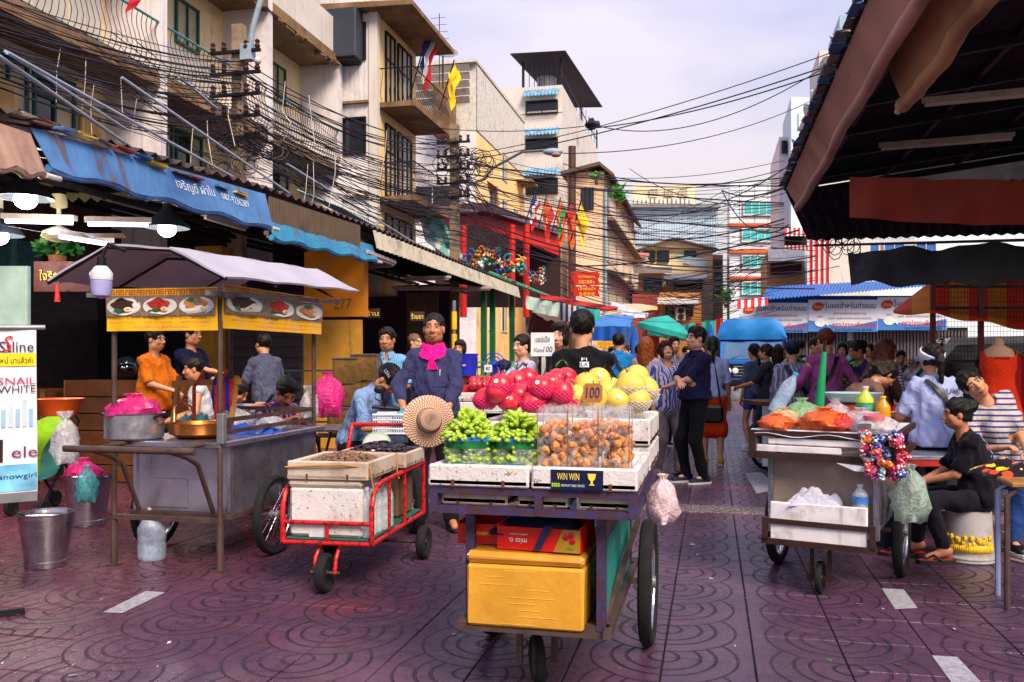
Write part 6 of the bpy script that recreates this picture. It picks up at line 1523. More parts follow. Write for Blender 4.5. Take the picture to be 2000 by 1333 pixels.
for x,zz in((xa-.02,1.80),(xb+.02,1.80)):b=MB(); b.beam((x,yc0+.05,zz),(x,yc1-.05,zz+.07),.03,.03); b.build('canopy_rail',M_GREY,FC,True)
b=MB(); b.beam((xa-.02,ya,1.80),(xb+.05,ya,1.80),.035,.03); b.build('canopy_rail',M_GREY,FC,True)
M_YEL=mat('menu_vinyl','#f0b414',.38,var=.12,scale=4,bump=.25,bscale=8,coat=.2); M_MRED=mat('menu_red','#a8201c',.4,var=.05)
M_INK=mat('ink_black','#161010',.5,var=.05)
def menu(label,o,rx,W,H,n):
    t=thing('menu_banner',label,'banner',o,0); rx=Vector(rx).normalized(); nr=rx.cross(UZ)
    fn=lambda x,y:Vector(o)+rx*x+UZ*y+nr*(.006*math.sin(x*17+y*9)+.004*math.sin(x*41))
    b=MB(); b.surf(lambda a,c:fn((a-.5)*W,(c-.5)*H),24,8,.003); b.build('sheet',M_YEL,t,True)
    f=lambda off:(lambda x,y:fn(x,y)+nr*off)
    k=H*.055; b=MB(); g0=f(.010); nk=int(W/(k*4.6))
    for i in range(nk): # key-fret border
        x=-W/2+(i+.5)*W/nk; s_=W/nk*.46; y=H*.40
        for(ax_,ay,bx_,by)in((-1,-1,-1,1),(-1,1,1,1),(1,1,1,-.6),(1,-.6,-.3,-.6),(-.3,-.6,-.3,.3),(-.3,.3,.4,.3)):
            q0,q1=Vector((x+ax_*s_*.85,y+ay*k)),Vector((x+bx_*s_*.85,y+by*k)); d_=(q1-q0).normalized()*k*.17; nn_=Vector((-d_.y,d_.x))
            b.add([g0(*(q0-d_-nn_)),g0(*(q1+d_-nn_)),g0(*(q1+d_+nn_)),g0(*(q0-d_+nn_))],[(0,1,2,3)])
    prop(b.build('fret_border',M_MRED,t,True),kind='stuff')
    foods=[mat('food_brown','#3c1c14',.5,var=.6,scale=60),mat('food_red','#b02c20',.45,var=.5,scale=50),mat('food_tan','#b8763c',.45,var=.4,scale=40)]
    egg,yolk,herb,plate=mat('egg_white','#e8ddc8',.4),mat('egg_yolk','#dfa02c',.4),mat('herb','#1f6a2a',.5,var=.4,scale=50),mat('plate_white','#d4d6e0',.35)
    def disc(cx,cy,rx_,ry,off,m,nm,wob=0):
        b=MB(); g1=f(off); b.add([g1(cx+rx_*math.cos(a)*(1+wob*math.sin(5*a+cx*50)),cy+ry*math.sin(a)*(1+wob*math.sin(4*a+1)))for a in np.linspace(0,2*math.pi,25)[:-1]],[tuple(range(24))]); b.build(nm,m,t,True)
    for i in range(n):
        if n==3:cx=-W*.33+i*W*.33
        else:cx=[-W*.38,W*.10,W*.38][i]if i<3 else 0
        ww,hh=W*.163 if n==3 else W*.11,H*.24; cy=H*.09
        b=MB(); g1=f(.012); b.add([g1(cx-ww,cy-hh),g1(cx+ww,cy-hh),g1(cx+ww,cy+hh),g1(cx-ww,cy+hh)],[(0,1,2,3)]); b.build('photo_print',mat('mat_weave','#7a6a5c',.5,var=.5,scale=70),t,True)
        disc(cx,cy-hh*.05,ww*.95,hh*.88,.015,plate,'plate_print'); disc(cx-ww*.05,cy+hh*.1,ww*.62,hh*.62,.018,foods[i%3],'meat_print',.12)
        disc(cx+ww*.3,cy-hh*.35,ww*.2,hh*.22,.021,egg,'egg_print'); disc(cx+ww*.3,cy-hh*.35,ww*.11,hh*.12,.024,yolk,'yolk_print'); disc(cx-ww*.25,cy+hh*(.5 if i==2 else-.45),ww*.28,hh*.2,.022,herb,'herb_print',.3)
    f4=f(.026)
    if n==3 and W>.9 or True:
        for i,(a_,c_,e_)in enumerate((('ข้าวขาหมู','50.-','猪脚饭 : Stewed pork leg on rice'),('ขาหมู','50.-/100.-','猪脚 : Stewed pork leg'),('ไข่พะโล้','10.-','卤蛋 / Egg spoon'))):
            cx=-W*.33+i*W*.33
            lettering(a_,M_INK,t,f4,cx-W*.08,-H*.21,W*.12,H*.06); lettering(c_,M_INK,t,f4,cx+W*.09,-H*.21,W*.09,H*.05); lettering(e_,M_MRED,t,f4,cx,-H*.305,W*.24,H*.04)
    lettering('ขาหมูเจ๊หมวย เจ้าเก่าเยาวราช',mat('pink_ink','#c8246c',.4),t,f4,.02,-H*.42,W*.5,H*.075)
    return t
menu('yellow menu banner across the front of the food cart',((xa+xb)/2-.0,ya-.03,1.71),(1,0,0),.82,.28,3)
menu('yellow menu banner along the street side of the food cart',(xb+.02,(ya+yb-.1)/2,1.73),(.02,1,0),1.44,.29,3)
t=thing('bulb_lamp','white plastic bulb lamp clipped to the cart canopy','lamp',P(198,578,5.0)); b=MB(); b.lathe([(.001,-.02),(.05,0),(.058,.03),(.058,.09)],18); b.build('diffuser',mat('milk_plastic','#9c9cd0',.4),t); b=MB(); b.lathe([(.06,.09),(.062,.13),(.04,.16),(.03,.17)],18); b.build('collar',mat('white_plastic','#c9ccd6',.4),t); b=MB(); b.lathe([(.025,.17),(.025,.22)],10); b.tube([(0,0,.22),(.03,.02,.3),(.12,.05,.26)],.012,6); b.build('clip',M_IRON,t)
# things on the food cart
t=thing('stock_pot','large dented aluminium pot on the front of the food cart','pot',(-3.83,5.2,zt)); M_ALU=mat('aluminium','#a9a9b6',.35,metal=.8,var=.12,scale=10,dirt=.15)
b=MB(); b.lathe([(.17,0),(.19,.015),(.19,.17),(.2,.18),(.185,.18),(.18,.03),(.001,.03)],32); b.build('body',M_ALU,t)
for s_ in(-1,1):b=MB(); b.tube([(s_*.185,-.05,.15),(s_*.225,-.04,.17),(s_*.225,.04,.17),(s_*.185,.05,.15)],.01,6); b.build('handle',M_IRON,t)
bag('bright pink plastic bag bulging out of the aluminium pot',(-3.83,5.2,zt+.12),.35,.19,F_PINK,seed=3)
t=thing('wok','broad brass pan beside the aluminium pot','pan',(-3.46,5.4,zt+.002)); b=MB(); b.lathe([(.14,0),(.2,.03),(.225,.1),(.23,.105),(.215,.1),(.19,.04),(.001,.03)],32); b.build('bowl',mat('brass','#a8682c',.35,metal=.8,var=.2,dirt=.2),t)
b=MB(); b.tube([(-.2,0,.1),(-.22,.03,.2),(-.2,.1,.24),(-.17,.16,.2),(-.14,.17,.1)],.009,6); b.build('handle',mat('copper','#9c5a3c',.35,metal=.8),t)
bag('large white plastic bag lying on the food cart',(-3.55,5.95,zt),.34,.2,F_WHITE,seed=4,inner=M_WHITE); bag('small white plastic bag at the back of the food cart',(-3.3,6.1,zt),.22,.12,F_WHITE,seed=5)
crumple('blue plastic cloth under the white bags on the cart',(-3.33,5.85,zt+.003),.4,.3,.07,F_BLUE,'plastic_cloth','cloth',6)
crumple('teal plastic bag crumpled behind the wooden rack',(-3.75,5.8,zt+.003),.22,.3,.14,F_TEALB,'plastic_bag','bag',7)
# wooden rack with red frame and towel behind the pots
t=thing('wooden_rack','bamboo and red metal rack on the cart with a towel','rack',(-3.7,5.75,zt))
for x in(-.22,.26):b=MB(); b.beam((x,0,0),(x-.0,.1,.42),.03); b.build('upright',mat('bamboo','#a8783c',.6,var=.25),t)
b=MB(); b.beam((-.26,.08,.36),(.3,.08,.38),.03,.045); b.build('cross_piece',mat('bamboo','#a8783c'),t)
for x in(.0,.18):b=MB(); b.tube([(x,-.05,0),(x,-.05,.34),(x+.06,.0,.46)],.014,7); b.build('red_tube',M_REDT,t)
b=MB(); b.surf(lambda a,c:(.1+.16*a,.06-.03*math.sin(c*3),.40-.24*c+.01*math.sin(a*12)),8,6,.008); b.build('towel',cloth('red_towel','#c8201c','vstripe','#2038a0',9),t)
# side table beyond the cart
def ftable(label,x,y,w,d,h,m,legm,rz=0):
    t=thing('folding_table',label,'table',(x,y,0),rz); b=MB(); b.rbox((0,0,h-.015),(w,d,.03),.005); b.build('table_top',m,t)
    for sx in(-1,1):
        b=MB(); b.tube([(sx*w*.42,-d*.4,0),(sx*w*.42,d*.4,h-.03)],.014,7); b.build('leg',legm,t); b=MB(); b.tube([(sx*w*.42+.02,d*.4,0),(sx*w*.42+.02,-d*.4,h-.03)],.014,7); b.build('leg',legm,t)
    return t
ftable('grey folding table behind the food cart',-3.25,7.75,.95,.55,.74,M_STEEL,M_RUST)
bag('tall pink plastic bag standing on the folding table',P(640,815,7.6),.28,.40,F_PINK,seed=8,inner=mat('dark_food','#3a1626',.6)); bag('white carrier bag in front of the plaid-shirted man',P(604,818,7.2),.15,.26,F_WHITE,seed=9,knot=False)
# ------------------------------------------------------------------ left edge: banner stand, buckets, stroller
t=thing('banner_stand','roll-up white banner stand with cosmetics advert at the left edge','banner stand',(0,0,0)); S0,S1=P(-60,640,4.6),P(72,640,4.75); zb_=P(0,972,4.7).z; zt2=P(0,638,4.7).z; Wd=(S1-S0).length; rx_=(S1-S0).normalized(); So=(S0+S1)/2; So.z=(zb_+zt2)/2; Hh=zt2-zb_
sfn=lambda off:(lambda x,y:So+rx_*(x+Wd/2-.0)+UZ*y-FW*(off+.006*math.sin(x*20+y*4)))
b=MB(); q_=sfn(0); b.surf(lambda a,c:q_((a-1)*Wd,(c-.5)*Hh),8,14,.004); b.build('sheet',mat('banner_vinyl','#d8dbe4'),t,True)
b=MB(); b.tube([S0-rx_*.1,S1+rx_*.04],.014,8); b.build('top_bar',M_GREY,t,True); b=MB(); b.beam(q_(-Wd,-Hh*.5),q_(.0,-Hh*.5),.05,.05); b.build('bottom_bar',M_GREY,t,True); b=MB(); b.tube([So+rx_*-.1+FW*.04-UZ*(So.z),So+rx_*-.1+FW*.04+UZ*Hh/2],.012,6); b.build('mast',M_GREY,t,True)
b=MB(); b.beam(So-rx_*.3-UZ*(So.z-.02),So+rx_*.1-UZ*(So.z-.02),.03,.03); b.build('foot',M_IRON,t,True)
q4,q5=sfn(.006),sfn(.010)
def rect(x0,x1,y0,y1,m,nm,f=q4):b=MB(); b.surf(lambda a,c:f(x0+(x1-x0)*a,y0+(y1-y0)*c),4,3); b.build(nm,m,t,True)
yy=lambda v:zt2-(v-638)/334*Hh-So.z
rect(-Wd,0,yy(716),yy(691),mat('ad_yellow','#e8cc20',.4),'yellow_strip'); rect(-Wd,0,yy(960),yy(908),mat('ad_sky','#6fb4dc',.4,var=.5,scale=9),'sky_print')
rect(-.185,-.155,yy(902),yy(858),mat('ad_dark','#2a1410',.4),'face_print')
for k in range(5):rect(-.165+k*.032,-.145+k*.032,yy(835),yy(800-18*(k%2)),mat('ad_bottle%d'%(k%2),['#8fb4d8','#b9c8dc'][k%2],.4),'bottle_print')
lettering('iStline',M_INKN,t,q5,-.10,yy(678),.185,.058); lettering('S',M_INKR,t,sfn(.014),-.132,yy(672),.04,.085,shear=.2); lettering('ใหม่ มาแล้วค่ะ',M_INK,t,q5,-.095,yy(704),.17,.035)
lettering('SNAIL',mat('pink_ink','#c8246c'),t,q5,-.09,yy(745),.18,.038); lettering('WHITE',mat('ink_slate','#3a3a5c',.4),t,q5,-.09,yy(761),.18,.038); lettering('ele',mat('ink_plum','#7a2450',.4),t,q5,-.055,yy(884),.12,.06); lettering('snowgirl',M_INKN,t,q5,-.085,yy(932),.17,.035)
def bucket(label,q,r,h,tilt=0):
    t=thing('metal_bucket',label,'bucket',q); b=MB(); b.lathe([(r*.72,0),(r*.74,.01),(r*.75,h*.12),(r*.73,h*.13),(r*.97,h*.97),(r,h),(r*.98,h),(r*.72,.05),(.001,.05)],36); b.build('body',mat('bucket_steel','#b4b0bc',.25,metal=.95,var=.15,scale=4,dirt=.1),t)
    b=MB(); b.tube([(-r,0,h*.97),(-r*.8,-r*.55,h*1.0),(0,-r*.98,h*1.01),(r*.8,-r*.55,h*1.0),(r,0,h*.97)],.006,6); b.build('handle',M_CHROME,t); return t
g1=GP(68,1112); bucket('large shiny steel bucket standing alone at the left',(g1.x,g1.y+.1,0),.178,.36)
g2=GP(155,1030); bucket('steel bucket behind, stuffed with pink and blue bags',(g2.x,g2.y+.1,0),.19,.42)
bag('pink plastic bag in the rear steel bucket',(g2.x-.05,g2.y+.1,.34),.28,.22,F_PINK,seed=11); bag('pale blue bag hanging over the rear steel bucket',(g2.x+.12,g2.y-.06,.22),.17,.3,F_TEALB,seed=12)
bag('white plastic bag hung on the stroller handle',P(128,905,6.0),.18,.34,F_WHITE,seed=13,knot=False)
t=thing('stroller','lime green folding stroller behind the banner stand','stroller',GP(95,1000)); M_LIME=cloth('lime_cloth','#86b81c')
b=MB(); b.surf(lambda a,c:(-.16+.32*a,.1-.38*math.sin(c*1.7),.52+.34*math.cos(c*1.7)-.08*(2*a-1)**2),8,8,.012); b.build('hood',M_LIME,t)
b=MB(); b.surf(lambda a,c:(-.15+.3*a,-.2+.35*c,.35+.28*c*c-.03*math.sin(a*3.1)),6,6,.015); b.build('seat',mat('teal_seat','#4fa8a0',.8),t)
for x in(-.17,.17):
    b=MB(); b.tube([(x,-.25,.12),(x,.1,.62),(x,.18,.82),(x,.10,.92)],.012,6); b.build('side_tube',M_IRON,t); b=MB(); b.tube([(x,.28,.1),(x,-.05,.5)],.012,6); b.build('side_tube',M_IRON,t)
    for y in(-.25,.28):wheel(t,(x,y,.075),.075,.02,solid=True,world=False)
# wooden counters and crates behind the cart
def crate(label,q,s,m,rz=0,name='wooden_crate',slat=4,cat='crate',group=None):
    t=thing(name,label,cat,q,rz,group)
    for k in range(slat):
        z=s[2]*(k+.5)/slat; b=MB(); b.rbox((0,0,z),(s[0],s[1],s[2]/slat-.012),.004); b.build('plank',m,t)
    for sx in(-1,1):
        for sy in(-1,1):b=MB(); b.bx(sx*s[0]/2-.02*(sx>0)*0,sx*(s[0]/2+.012),sy*s[1]/2-sy*.05,sy*(s[1]/2+.006),.005,s[2]-.005); b.build('batten',M_WOOD,t)
    return t
M_PLANK=mat('brown_planks','#6a3c1c',.7,var=.35,scale=7,dirt=.3); M_TIN=mat('tin_box','#8a6a3c',.4,metal=.7,var=.3,scale=9,dirt=.45,dcol='#2c1608')
crate('long brown plank counter behind the aluminium pot',(-6.25,8.8,0),(1.9,.5,1.15),M_PLANK,slat=6,name='plank_counter',cat='counter')
crate('dark plank counter at the left under the red sign',(-7.9,8.6,0),(1.1,.5,1.05),M_PLANK,slat=5,name='plank_counter',cat='counter')
crate('low plank table behind the grey-shirted man',(-5.9,10.4,0),(1.4,.6,.8),M_PLANK,slat=4,name='plank_counter',cat='counter')
for k,(u,v,w_)in enumerate(((668,848,.3),(705,848,.3),(690,795,.3),(722,795,.3),(678,752,.32),(715,745,.34),(655,795,.26),(742,852,.28))):
    q=P(u,v,9.3); t=thing('tin_box','battered square tin box in the stack by the orange wall','tin box',q,random.uniform(-.2,.2),'stacked tin boxes'); b=MB(); b.rbox((0,0,.14),(w_*.8,w_*.8,.27),.012); b.build('body',M_TIN,t); b=MB(); b.rbox((0,0,.28),(w_*.84,w_*.84,.025),.006); b.build('lid',mat('tin_lid','#6c6058',.4,metal=.7,dirt=.3),t)
t=thing('rack_shelf','low metal rack carrying the stacked tin boxes','rack',P(695,852,9.4)); b=MB(); [b.tube([(-.5,y,-.0),(.55,y,-.0)],.015,6)for y in(-.12,.12)]; b.build('rails',M_IRON,t); [MB().tube([(x,y,-.56),(x,y,.0)],.015,6).build('leg',M_IRON,t)for x in(-.48,.52)for y in(-.11,.11)]
t=thing('motorcycle_helmet','glossy dark motorcycle helmet on the plank counter','helmet',(-6.55,8.75,1.16)); b=MB(); b.ball((0,0,.13),(.12,.14,.13),16,10); b.build('shell',mat('helmet','#1c2630',.12,coat=.6),t); b=MB(); b.ball((.03,-.06,.12),(.105,.10,.07),14,8); b.build('visor',mat('visor','#0a0a10',.08,spec=.9),t)
t=thing('orange_basin','orange plastic basin on the ground behind the stroller','basin',P(115,812,7.2)); b=MB(); b.lathe([(.13,0),(.19,.13),(.2,.14),(.18,.13),(.12,.015),(.001,.015)],22); b.build('body',mat('orange_plastic','#d85a14',.4),t)
b=cpanel(-60,54,520,690,6.4,.04); prop(b.build('pale_board',mat('pale_green_board','#a8c8c0',.6)),'pale green board standing behind the banner stand','board')
t=thing('water_jug','clear plastic water jug under the food cart','jug',(-3.78,5.32,0)); b=MB(); b.lathe([(.085,0),(.095,.02),(.095,.1),(.09,.12),(.095,.14),(.095,.22),(.06,.28),(.03,.31),(.03,.34)],18); b.build('shell',film('jug_water','#b8c8e4',.6,.1,.2),t)
b=MB(); b.lathe([(.034,.33),(.034,.36)],10); b.build('cap',M_WHITETIN,t)
# fruit stall, chair row and frames seen between sellers
def stool(label,q,m,h=.44):
    t=thing('plastic_stool',label,'stool',q); b=MB(); b.rbox((0,0,h-.02),(.3,.3,.04),.012); b.build('seat',m,t)
    for k in range(4):
        a=R(90*k); M=Matrix.Rotation(a,3,'Z'); b=MB(); b.add([M@Vector(p)for p in((-.15,-.15,h-.03),(.15,-.15,h-.03),(.17,-.19,0),(.11,-.185,0),(.09,-.165,h*.55),(-.09,-.165,h*.55),(-.11,-.185,0),(-.17,-.19,0))],[tuple(range(8))]); b.build('side_panel',m,t)
    return t
M_BPLAS=mat('blue_plastic','#1a2cb4',.35,var=.1); g=GP(680,965); stool('bright blue plastic stool behind the red trolley',(g.x,g.y,0),M_BPLAS); g=GP(640,985); stool('second blue plastic stool low beside the bright blue one',(g.x,g.y+.2,0),M_BPLAS,.3)

# ------------------------------------------------------------------ red trolley with shellfish
TRX=R(3); TO=Vector((-2.24,4.82,0)); RT=thing('push_trolley','red tubular push trolley loaded with foam boxes of shellfish','trolley',TO,TRX)
w2,L_,zf=.28,1.12,.285
def tb_(name,pts,r=.014,m=M_REDT):b=MB(); b.tube(pts,r,9); return b.build(name,m,RT)
tb_('front_bar',[(-w2,0,zf),(w2,0,zf)]); tb_('front_rail',[(-w2,0,zf+.12),(w2,0,zf+.12)]); tb_('back_bar',[(-w2,L_,zf),(w2,L_,zf)])
for s_ in(-1,1):
    tb_('side_bar',[(s_*w2,0,zf),(s_*w2,L_,zf)]); tb_('hoop',[(s_*w2,0,zf),(s_*w2,.0,zf+.22),(s_*w2,.03,zf+.29),(s_*w2,.09,zf+.33),(s_*w2,.2,zf+.345),(s_*w2,L_,zf+.36)],.016)
    tb_('handle_post',[(s_*w2,L_,zf),(s_*w2,L_,zf+.36),(s_*w2,L_-.02,zf+.45),(s_*w2,L_+.06,zf+.62)],.015)
    for y in(.33,.66):tb_('upright',[(s_*w2,y,zf),(s_*w2,y,zf+.345)],.011)
tb_('upright',[(0,0,zf),(0,0,zf+.12)],.012); tb_('handle',[(-w2,L_+.06,zf+.62),(w2,L_+.06,zf+.62)],.015)
b=MB(); b.rbox((0,L_/2,zf+.02),(2*w2-.03,L_-.02,.012),.003); b.build('deck',mat('deck_green','#1f5a4c',.7,dirt=.4),RT)
for s_ in(-1,1):tb_('fork',[(s_*.06,.08,zf),(s_*.065,-.02,.2),(s_*.06,-.03,.11)],.013)
wheel(RT,(0,-.03,.115),.115,.032,solid=True,world=False); wheel(RT,(w2+.06,.92,.115),.115,.032,solid=True,world=False); wheel(RT,(-w2-.06,.92,.115),.115,.032,solid=True,world=False)
tb_('axle',[(-w2-.06,.92,.115),(w2+.06,.92,.115)],.012,M_RUST); tb_('caster_axle',[(-.09,-.03,.115),(.09,-.03,.115)],.01,M_RUST)
def lp(x,y,z):return MW[RT]@Vector((x,y,z))
def foam_box(label,c,s_,m,lid=False,rz=TRX,name='foam_box'):
    t=thing(name,label,'box',c,rz); b=MB(); b.rbox((0,0,s_[2]/2),s_,.018,jit=.002); b.build('body',m,t)
    if lid:b=MB(); b.rbox((0,0,s_[2]+.02),(s_[0]+.01,s_[1]+.015,.045),.016,jit=.002); b.build('lid',M_FOAM2,t)
    return t
z0=zf+.03
t=foam_box('tall white foam box at the front of the red trolley',lp(-.02,.2,z0),(.46,.36,.30),M_FOAM,True)
b=MB(); b.bx(-.1,0,-.184,-.181,.0,.09); b.build('tape',mat('tape','#c8ccd6',.4),t)
foam_box('brown stained foam box at the back of the red trolley',lp(.0,.86,z0),(.46,.34,.30),mat('stained_foam','#6a5040',.8,var=.3,dirt=.5,dcol='#2a1a10'),True)
t=thing('clam_tray','white foam tray heaped with small brown clams','tray',lp(0,.26,z0+.345),TRX); tray(t,-.255,.255,-.26,.30,0,.11,m=M_FOAM2,world=False)
rr=random.Random(3); b=MB()
for k in range(420):
    x,y=rr.uniform(-.22,.22),rr.uniform(-.22,.26); z=.055+.075*(1-(x/.24)**2)*(1-((y-.02)/.27)**2)+rr.uniform(-.008,.008); b.ball((x,y,z),(.017,.014,.011),6,4,Matrix.Rotation(rr.uniform(0,6),3,'Z')@Matrix.Rotation(rr.uniform(-1,1),3,'X'),.1)
prop(b.build('clams',mat('clam_shell','#7a5a48',.55,var=.45,scale=60,dirt=.3),t),kind='stuff')
t=thing('mussel_tray','white foam tray piled with dark mussels behind the clams','tray',lp(.05,.84,z0+.345),TRX); tray(t,-.25,.25,-.22,.24,0,.10,m=M_FOAM2,world=False)
b=MB()
for k in range(150):
    x,y=rr.uniform(-.22,.22),rr.uniform(-.2,.22); z=.06+.08*(1-(x/.24)**2)*(1-((y-.02)/.25)**2)+rr.uniform(-.01,.01); b.ball((x,y,z),(.042,.02,.012),7,4,Matrix.Rotation(rr.uniform(0,6),3,'Z')@Matrix.Rotation(rr.uniform(-.6,.6),3,'X'))
prop(b.build('mussels',mat('mussel_shell','#1c1018',.25,var=.6,scale=30,coat=.3),t),kind='stuff')
for k,(x,y,cc)in enumerate(((.225,.07,'white_plastic'),(.225,.15,'cap_blue'),(.23,.24,'white_plastic'),(.24,.33,'white_plastic'),(.24,.43,'cap_sky'))):
    bottle('clear water bottle with %s cap, %s in the row on the red trolley'%(['a white','a dark blue','a white','a white','a sky blue'][k],['nearest','second','third','fourth','last'][k]),lp(x,y,z0),.036,.30,None,mat(cc,{'white_plastic':'#c9ccd6','cap_blue':'#1c50b8','cap_sky':'#3a9cd0'}[cc],.4),'water_bottle','bottles on the red trolley')
ROPE=mat('rope','#a8742c',.8,var=.3)
for k,pts in enumerate(([(-.26,-.01,z0+.42),(.1,-.02,z0+.44),(.262,.02,z0+.42),(.285,.04,z0+.24)],[(-.1,.56,z0+.46),(.262,.55,z0+.45),(.27,.53,z0+.28),(.29,.5,z0+.3)])):
    b=MB(); b.tube([lp(*p)for p in pts],.006,6); prop(b.build('rope',ROPE),['twisted rope tied around the clam tray','twisted rope tied between the two shellfish trays'][k],'rope')
t=thing('weighing_scale','round white spring scale dial behind the shellfish trays','scale',P(738,900,6.35)); M9=Matrix.Rotation(YAW,3,'Z')@Matrix.Rotation(R(90),3,'X')
b=MB(); b.lathe([(.001,0),(.095,0),(.105,.012),(.105,.05),(.001,.05)],28,(0,0,.11),M9); b.build('casing',mat('scale_green','#b4c8b4',.45),t); b=MB(); b.lathe([(.001,.052),(.088,.052),(.088,.056),(.001,.056)],28,(0,0,.11),M9); b.build('dial',mat('enamel_white','#d4d8de',.4,dirt=.15),t)
b=MB(); b.rbox((0,0,-.05),(.16,.14,.14),.02); b.build('base',mat('scale_green','#b4c8b4'),t)
# ------------------------------------------------------------------ white basket, straw hat, scooter behind trolley
t=thing('plastic_basket','white lattice plastic basket in front of the capped man','basket',P(780,845,6.9),YAW); m_=mat('basket_white','#ccd0de',.4)
for z in(0,.035,.07,.105,.145):b=MB(); b.tube([(-.19,-.12,z),(.19,-.12,z),(.19,.12,z),(.19,.12,z),(-.19,.12,z)],.007 if z<.14 else .012,5,closed=True); b.build('hoop',m_,t)
for k in range(22):
    x=-.19+.38*k/21
    for y in(-.12,.12):b=MB(); b.tube([(x,y,0),(x,y,.145)],.004,4); b.build('slat',m_,t)
b=MB(); b.bx(-.18,.18,-.115,.115,0,.008); b.build('floor',m_,t)
bag('pale plastic bag inside the white basket',P(790,836,6.9),.2,.16,F_TEALB,seed=21)
t=thing('parked_scooter','dark parked scooter mostly hidden behind the white basket','scooter',base(795,7.2),YAW+R(20))
b=MB(); b.rbox((0,.3,.55),(.3,.9,.3),.06); b.build('body',mat('scooter_dark','#2a1c34',.35,coat=.3),t); wheel(t,(0,-.25,.25),.25,.05,world=False); wheel(t,(0,.85,.25),.25,.05,world=False)
b=MB(); b.tube([(0,-.2,.3),(0,-.1,.95)],.025,7); b.tube([(-.3,-.05,1.0),(0,-.1,.97),(.3,-.05,1.0)],.016,7); b.build('handlebar',M_IRON,t)
for s_ in(-1,1):b=MB(); b.tube([(s_*.2,-.08,1.0),(s_*.24,-.12,1.1)],.008,5); b.ball((s_*.25,-.12,1.14),(.05,.015,.035),10,6); b.build('mirror',M_IRON,t)
def straw():
    m,t,b=new_mat('straw_weave'); co=t.n('ShaderNodeTexCoord').outputs['Object']; s=t.n('ShaderNodeSeparateXYZ',{0:co})
    r=t.math('SQRT',t.math('ADD',t.math('MULTIPLY',s.outputs['X'],s.outputs['X']),t.math('MULTIPLY',s.outputs['Y'],s.outputs['Y'])))
    a=t.math('ARCTAN2',s.outputs['Y'],s.outputs['X']); rr_=t.math('ADD',r,t.math('MULTIPLY',s.outputs['Z'],.9))
    row=t.math('MULTIPLY',rr_,75); wv=t.math('MULTIPLY',t.math('SINE',t.math('MULTIPLY',row,6.283)),t.math('SINE',t.math('ADD',t.math('MULTIPLY',a,46),t.math('MULTIPLY',t.math('FLOOR',row),3.14))))
    c=t.mix(t.rng(wv,-.8,.6),(.36,.17,.10),(.80,.54,.38)); t.t.links.new(c,b.inputs['Base Color']); b.inputs['Roughness'].default_value=.6
    t.t.links.new(t.n('ShaderNodeBump',{'Strength':.9,'Distance':.006,'Height':wv}).outputs[0],b.inputs['Normal']); return m
M_STRAW=straw(); t=thing('straw_hat','wide woven straw hat hung on the trolley handle','hat',P(838,822,6.15))
MHt=Matrix.Rotation(YAW,3,'Z')@Matrix.Rotation(R(82),3,'X')@Matrix.Rotation(R(14),3,'Y')
def hatp(b,prof,wv=.02):
    n=48; o0=len(b.v)
    for(r,z)in prof:
        for k in range(n):a=2*math.pi*k/n; b.v.append((r*math.cos(a),r*math.sin(a),z+(wv*math.sin(2*a+.6)*max(0,r-.09)/.12)))
    for i in range(len(prof)-1):
        for k in range(n):b.f.append((o0+i*n+k,o0+i*n+(k+1)%n,o0+(i+1)*n+(k+1)%n,o0+(i+1)*n+k))
    b.m=[0]*len(b.f); b.sm=[True]*len(b.f)
b=MB(); hatp(b,[(.185,-.035),(.15,-.015),(.1,0),(.088,.01),(.082,.055),(.072,.085),(.05,.098),(.02,.095),(.001,.09)]); o=b.build('crown_and_brim',M_STRAW,t); o.rotation_euler=MHt.to_euler()
b=MB(); b.tube([(.087*math.cos(i*.3),.087*math.sin(i*.3),.014)for i in range(21)],.004,5,closed=True); o=b.build('cord',M_IRON,t); o.rotation_euler=MHt.to_euler()
# ------------------------------------------------------------------ fruit cart
FRC=thing('fruit_cart','blue-framed fruit cart piled with red and yellow fruit','fruit cart',(-.67,3.9,0))
x0,x1,yf,yk=-1.07,-.29,3.30,4.62
def bt(name,a,c,w=.04,h=None,m=M_BLUET):b=MB(); b.beam(a,c,w,h); return b.build(name,m,FRC,True)
for z in(.868,.79):bt('front_bar',(x0,yf,z),(x1,yf,z),.035,.028); bt('side_bar',(x1,yf,z),(x1,yk,z),.035,.028); bt('side_bar',(x0,yf,z),(x0,yk,z),.035,.028); bt('back_bar',(x0,yk,z),(x1,yk,z),.035,.028)
for x in(x0+.0,(x0+x1)/2+.03,x1):bt('front_strut',(x,yf-.005,.78),(x,yf-.005,.88),.03)
for x,y in((x0+.12,yf+.1),(x1-.13,yf+.1),(x0+.12,yk-.12),(x1-.13,yk-.12)):bt('leg',(x,y,.32),(x,y,.79),.036)
for y in(yf+.1,yk-.12):bt('cross_bar',(x0+.1,y,.325),(x1-.1,y,.325),.03,.03,M_RUST)
for x in(x0+.1,x1-.1):bt('lower_rail',(x,yf+.02,.325),(x,yk,.325),.03,.03,M_RUST)
bt('brace',(x1-.12,yf+.12,.34),(x1-.06,4.3,.6),.02,.02,M_RUST)
b=MB(); b.bx(x1-.125,x1-.118,yf+.14,yk-.14,.33,.66); b.build('side_panel',mat('panel_green','#1c8478',.6,dirt=.3),FRC,True); b=MB(); b.bx(x1-.128,x1-.121,yf+.16,yk-.3,.60,.78); b.build('side_board',mat('speckled_board','#6d5a50',.8,var=.4,scale=40),FRC,True)
b=MB(); b.bx(x0+.1,x1-.1,yf+.05,yk-.05,.3,.315); b.build('shelf',M_RUST,FRC,True)
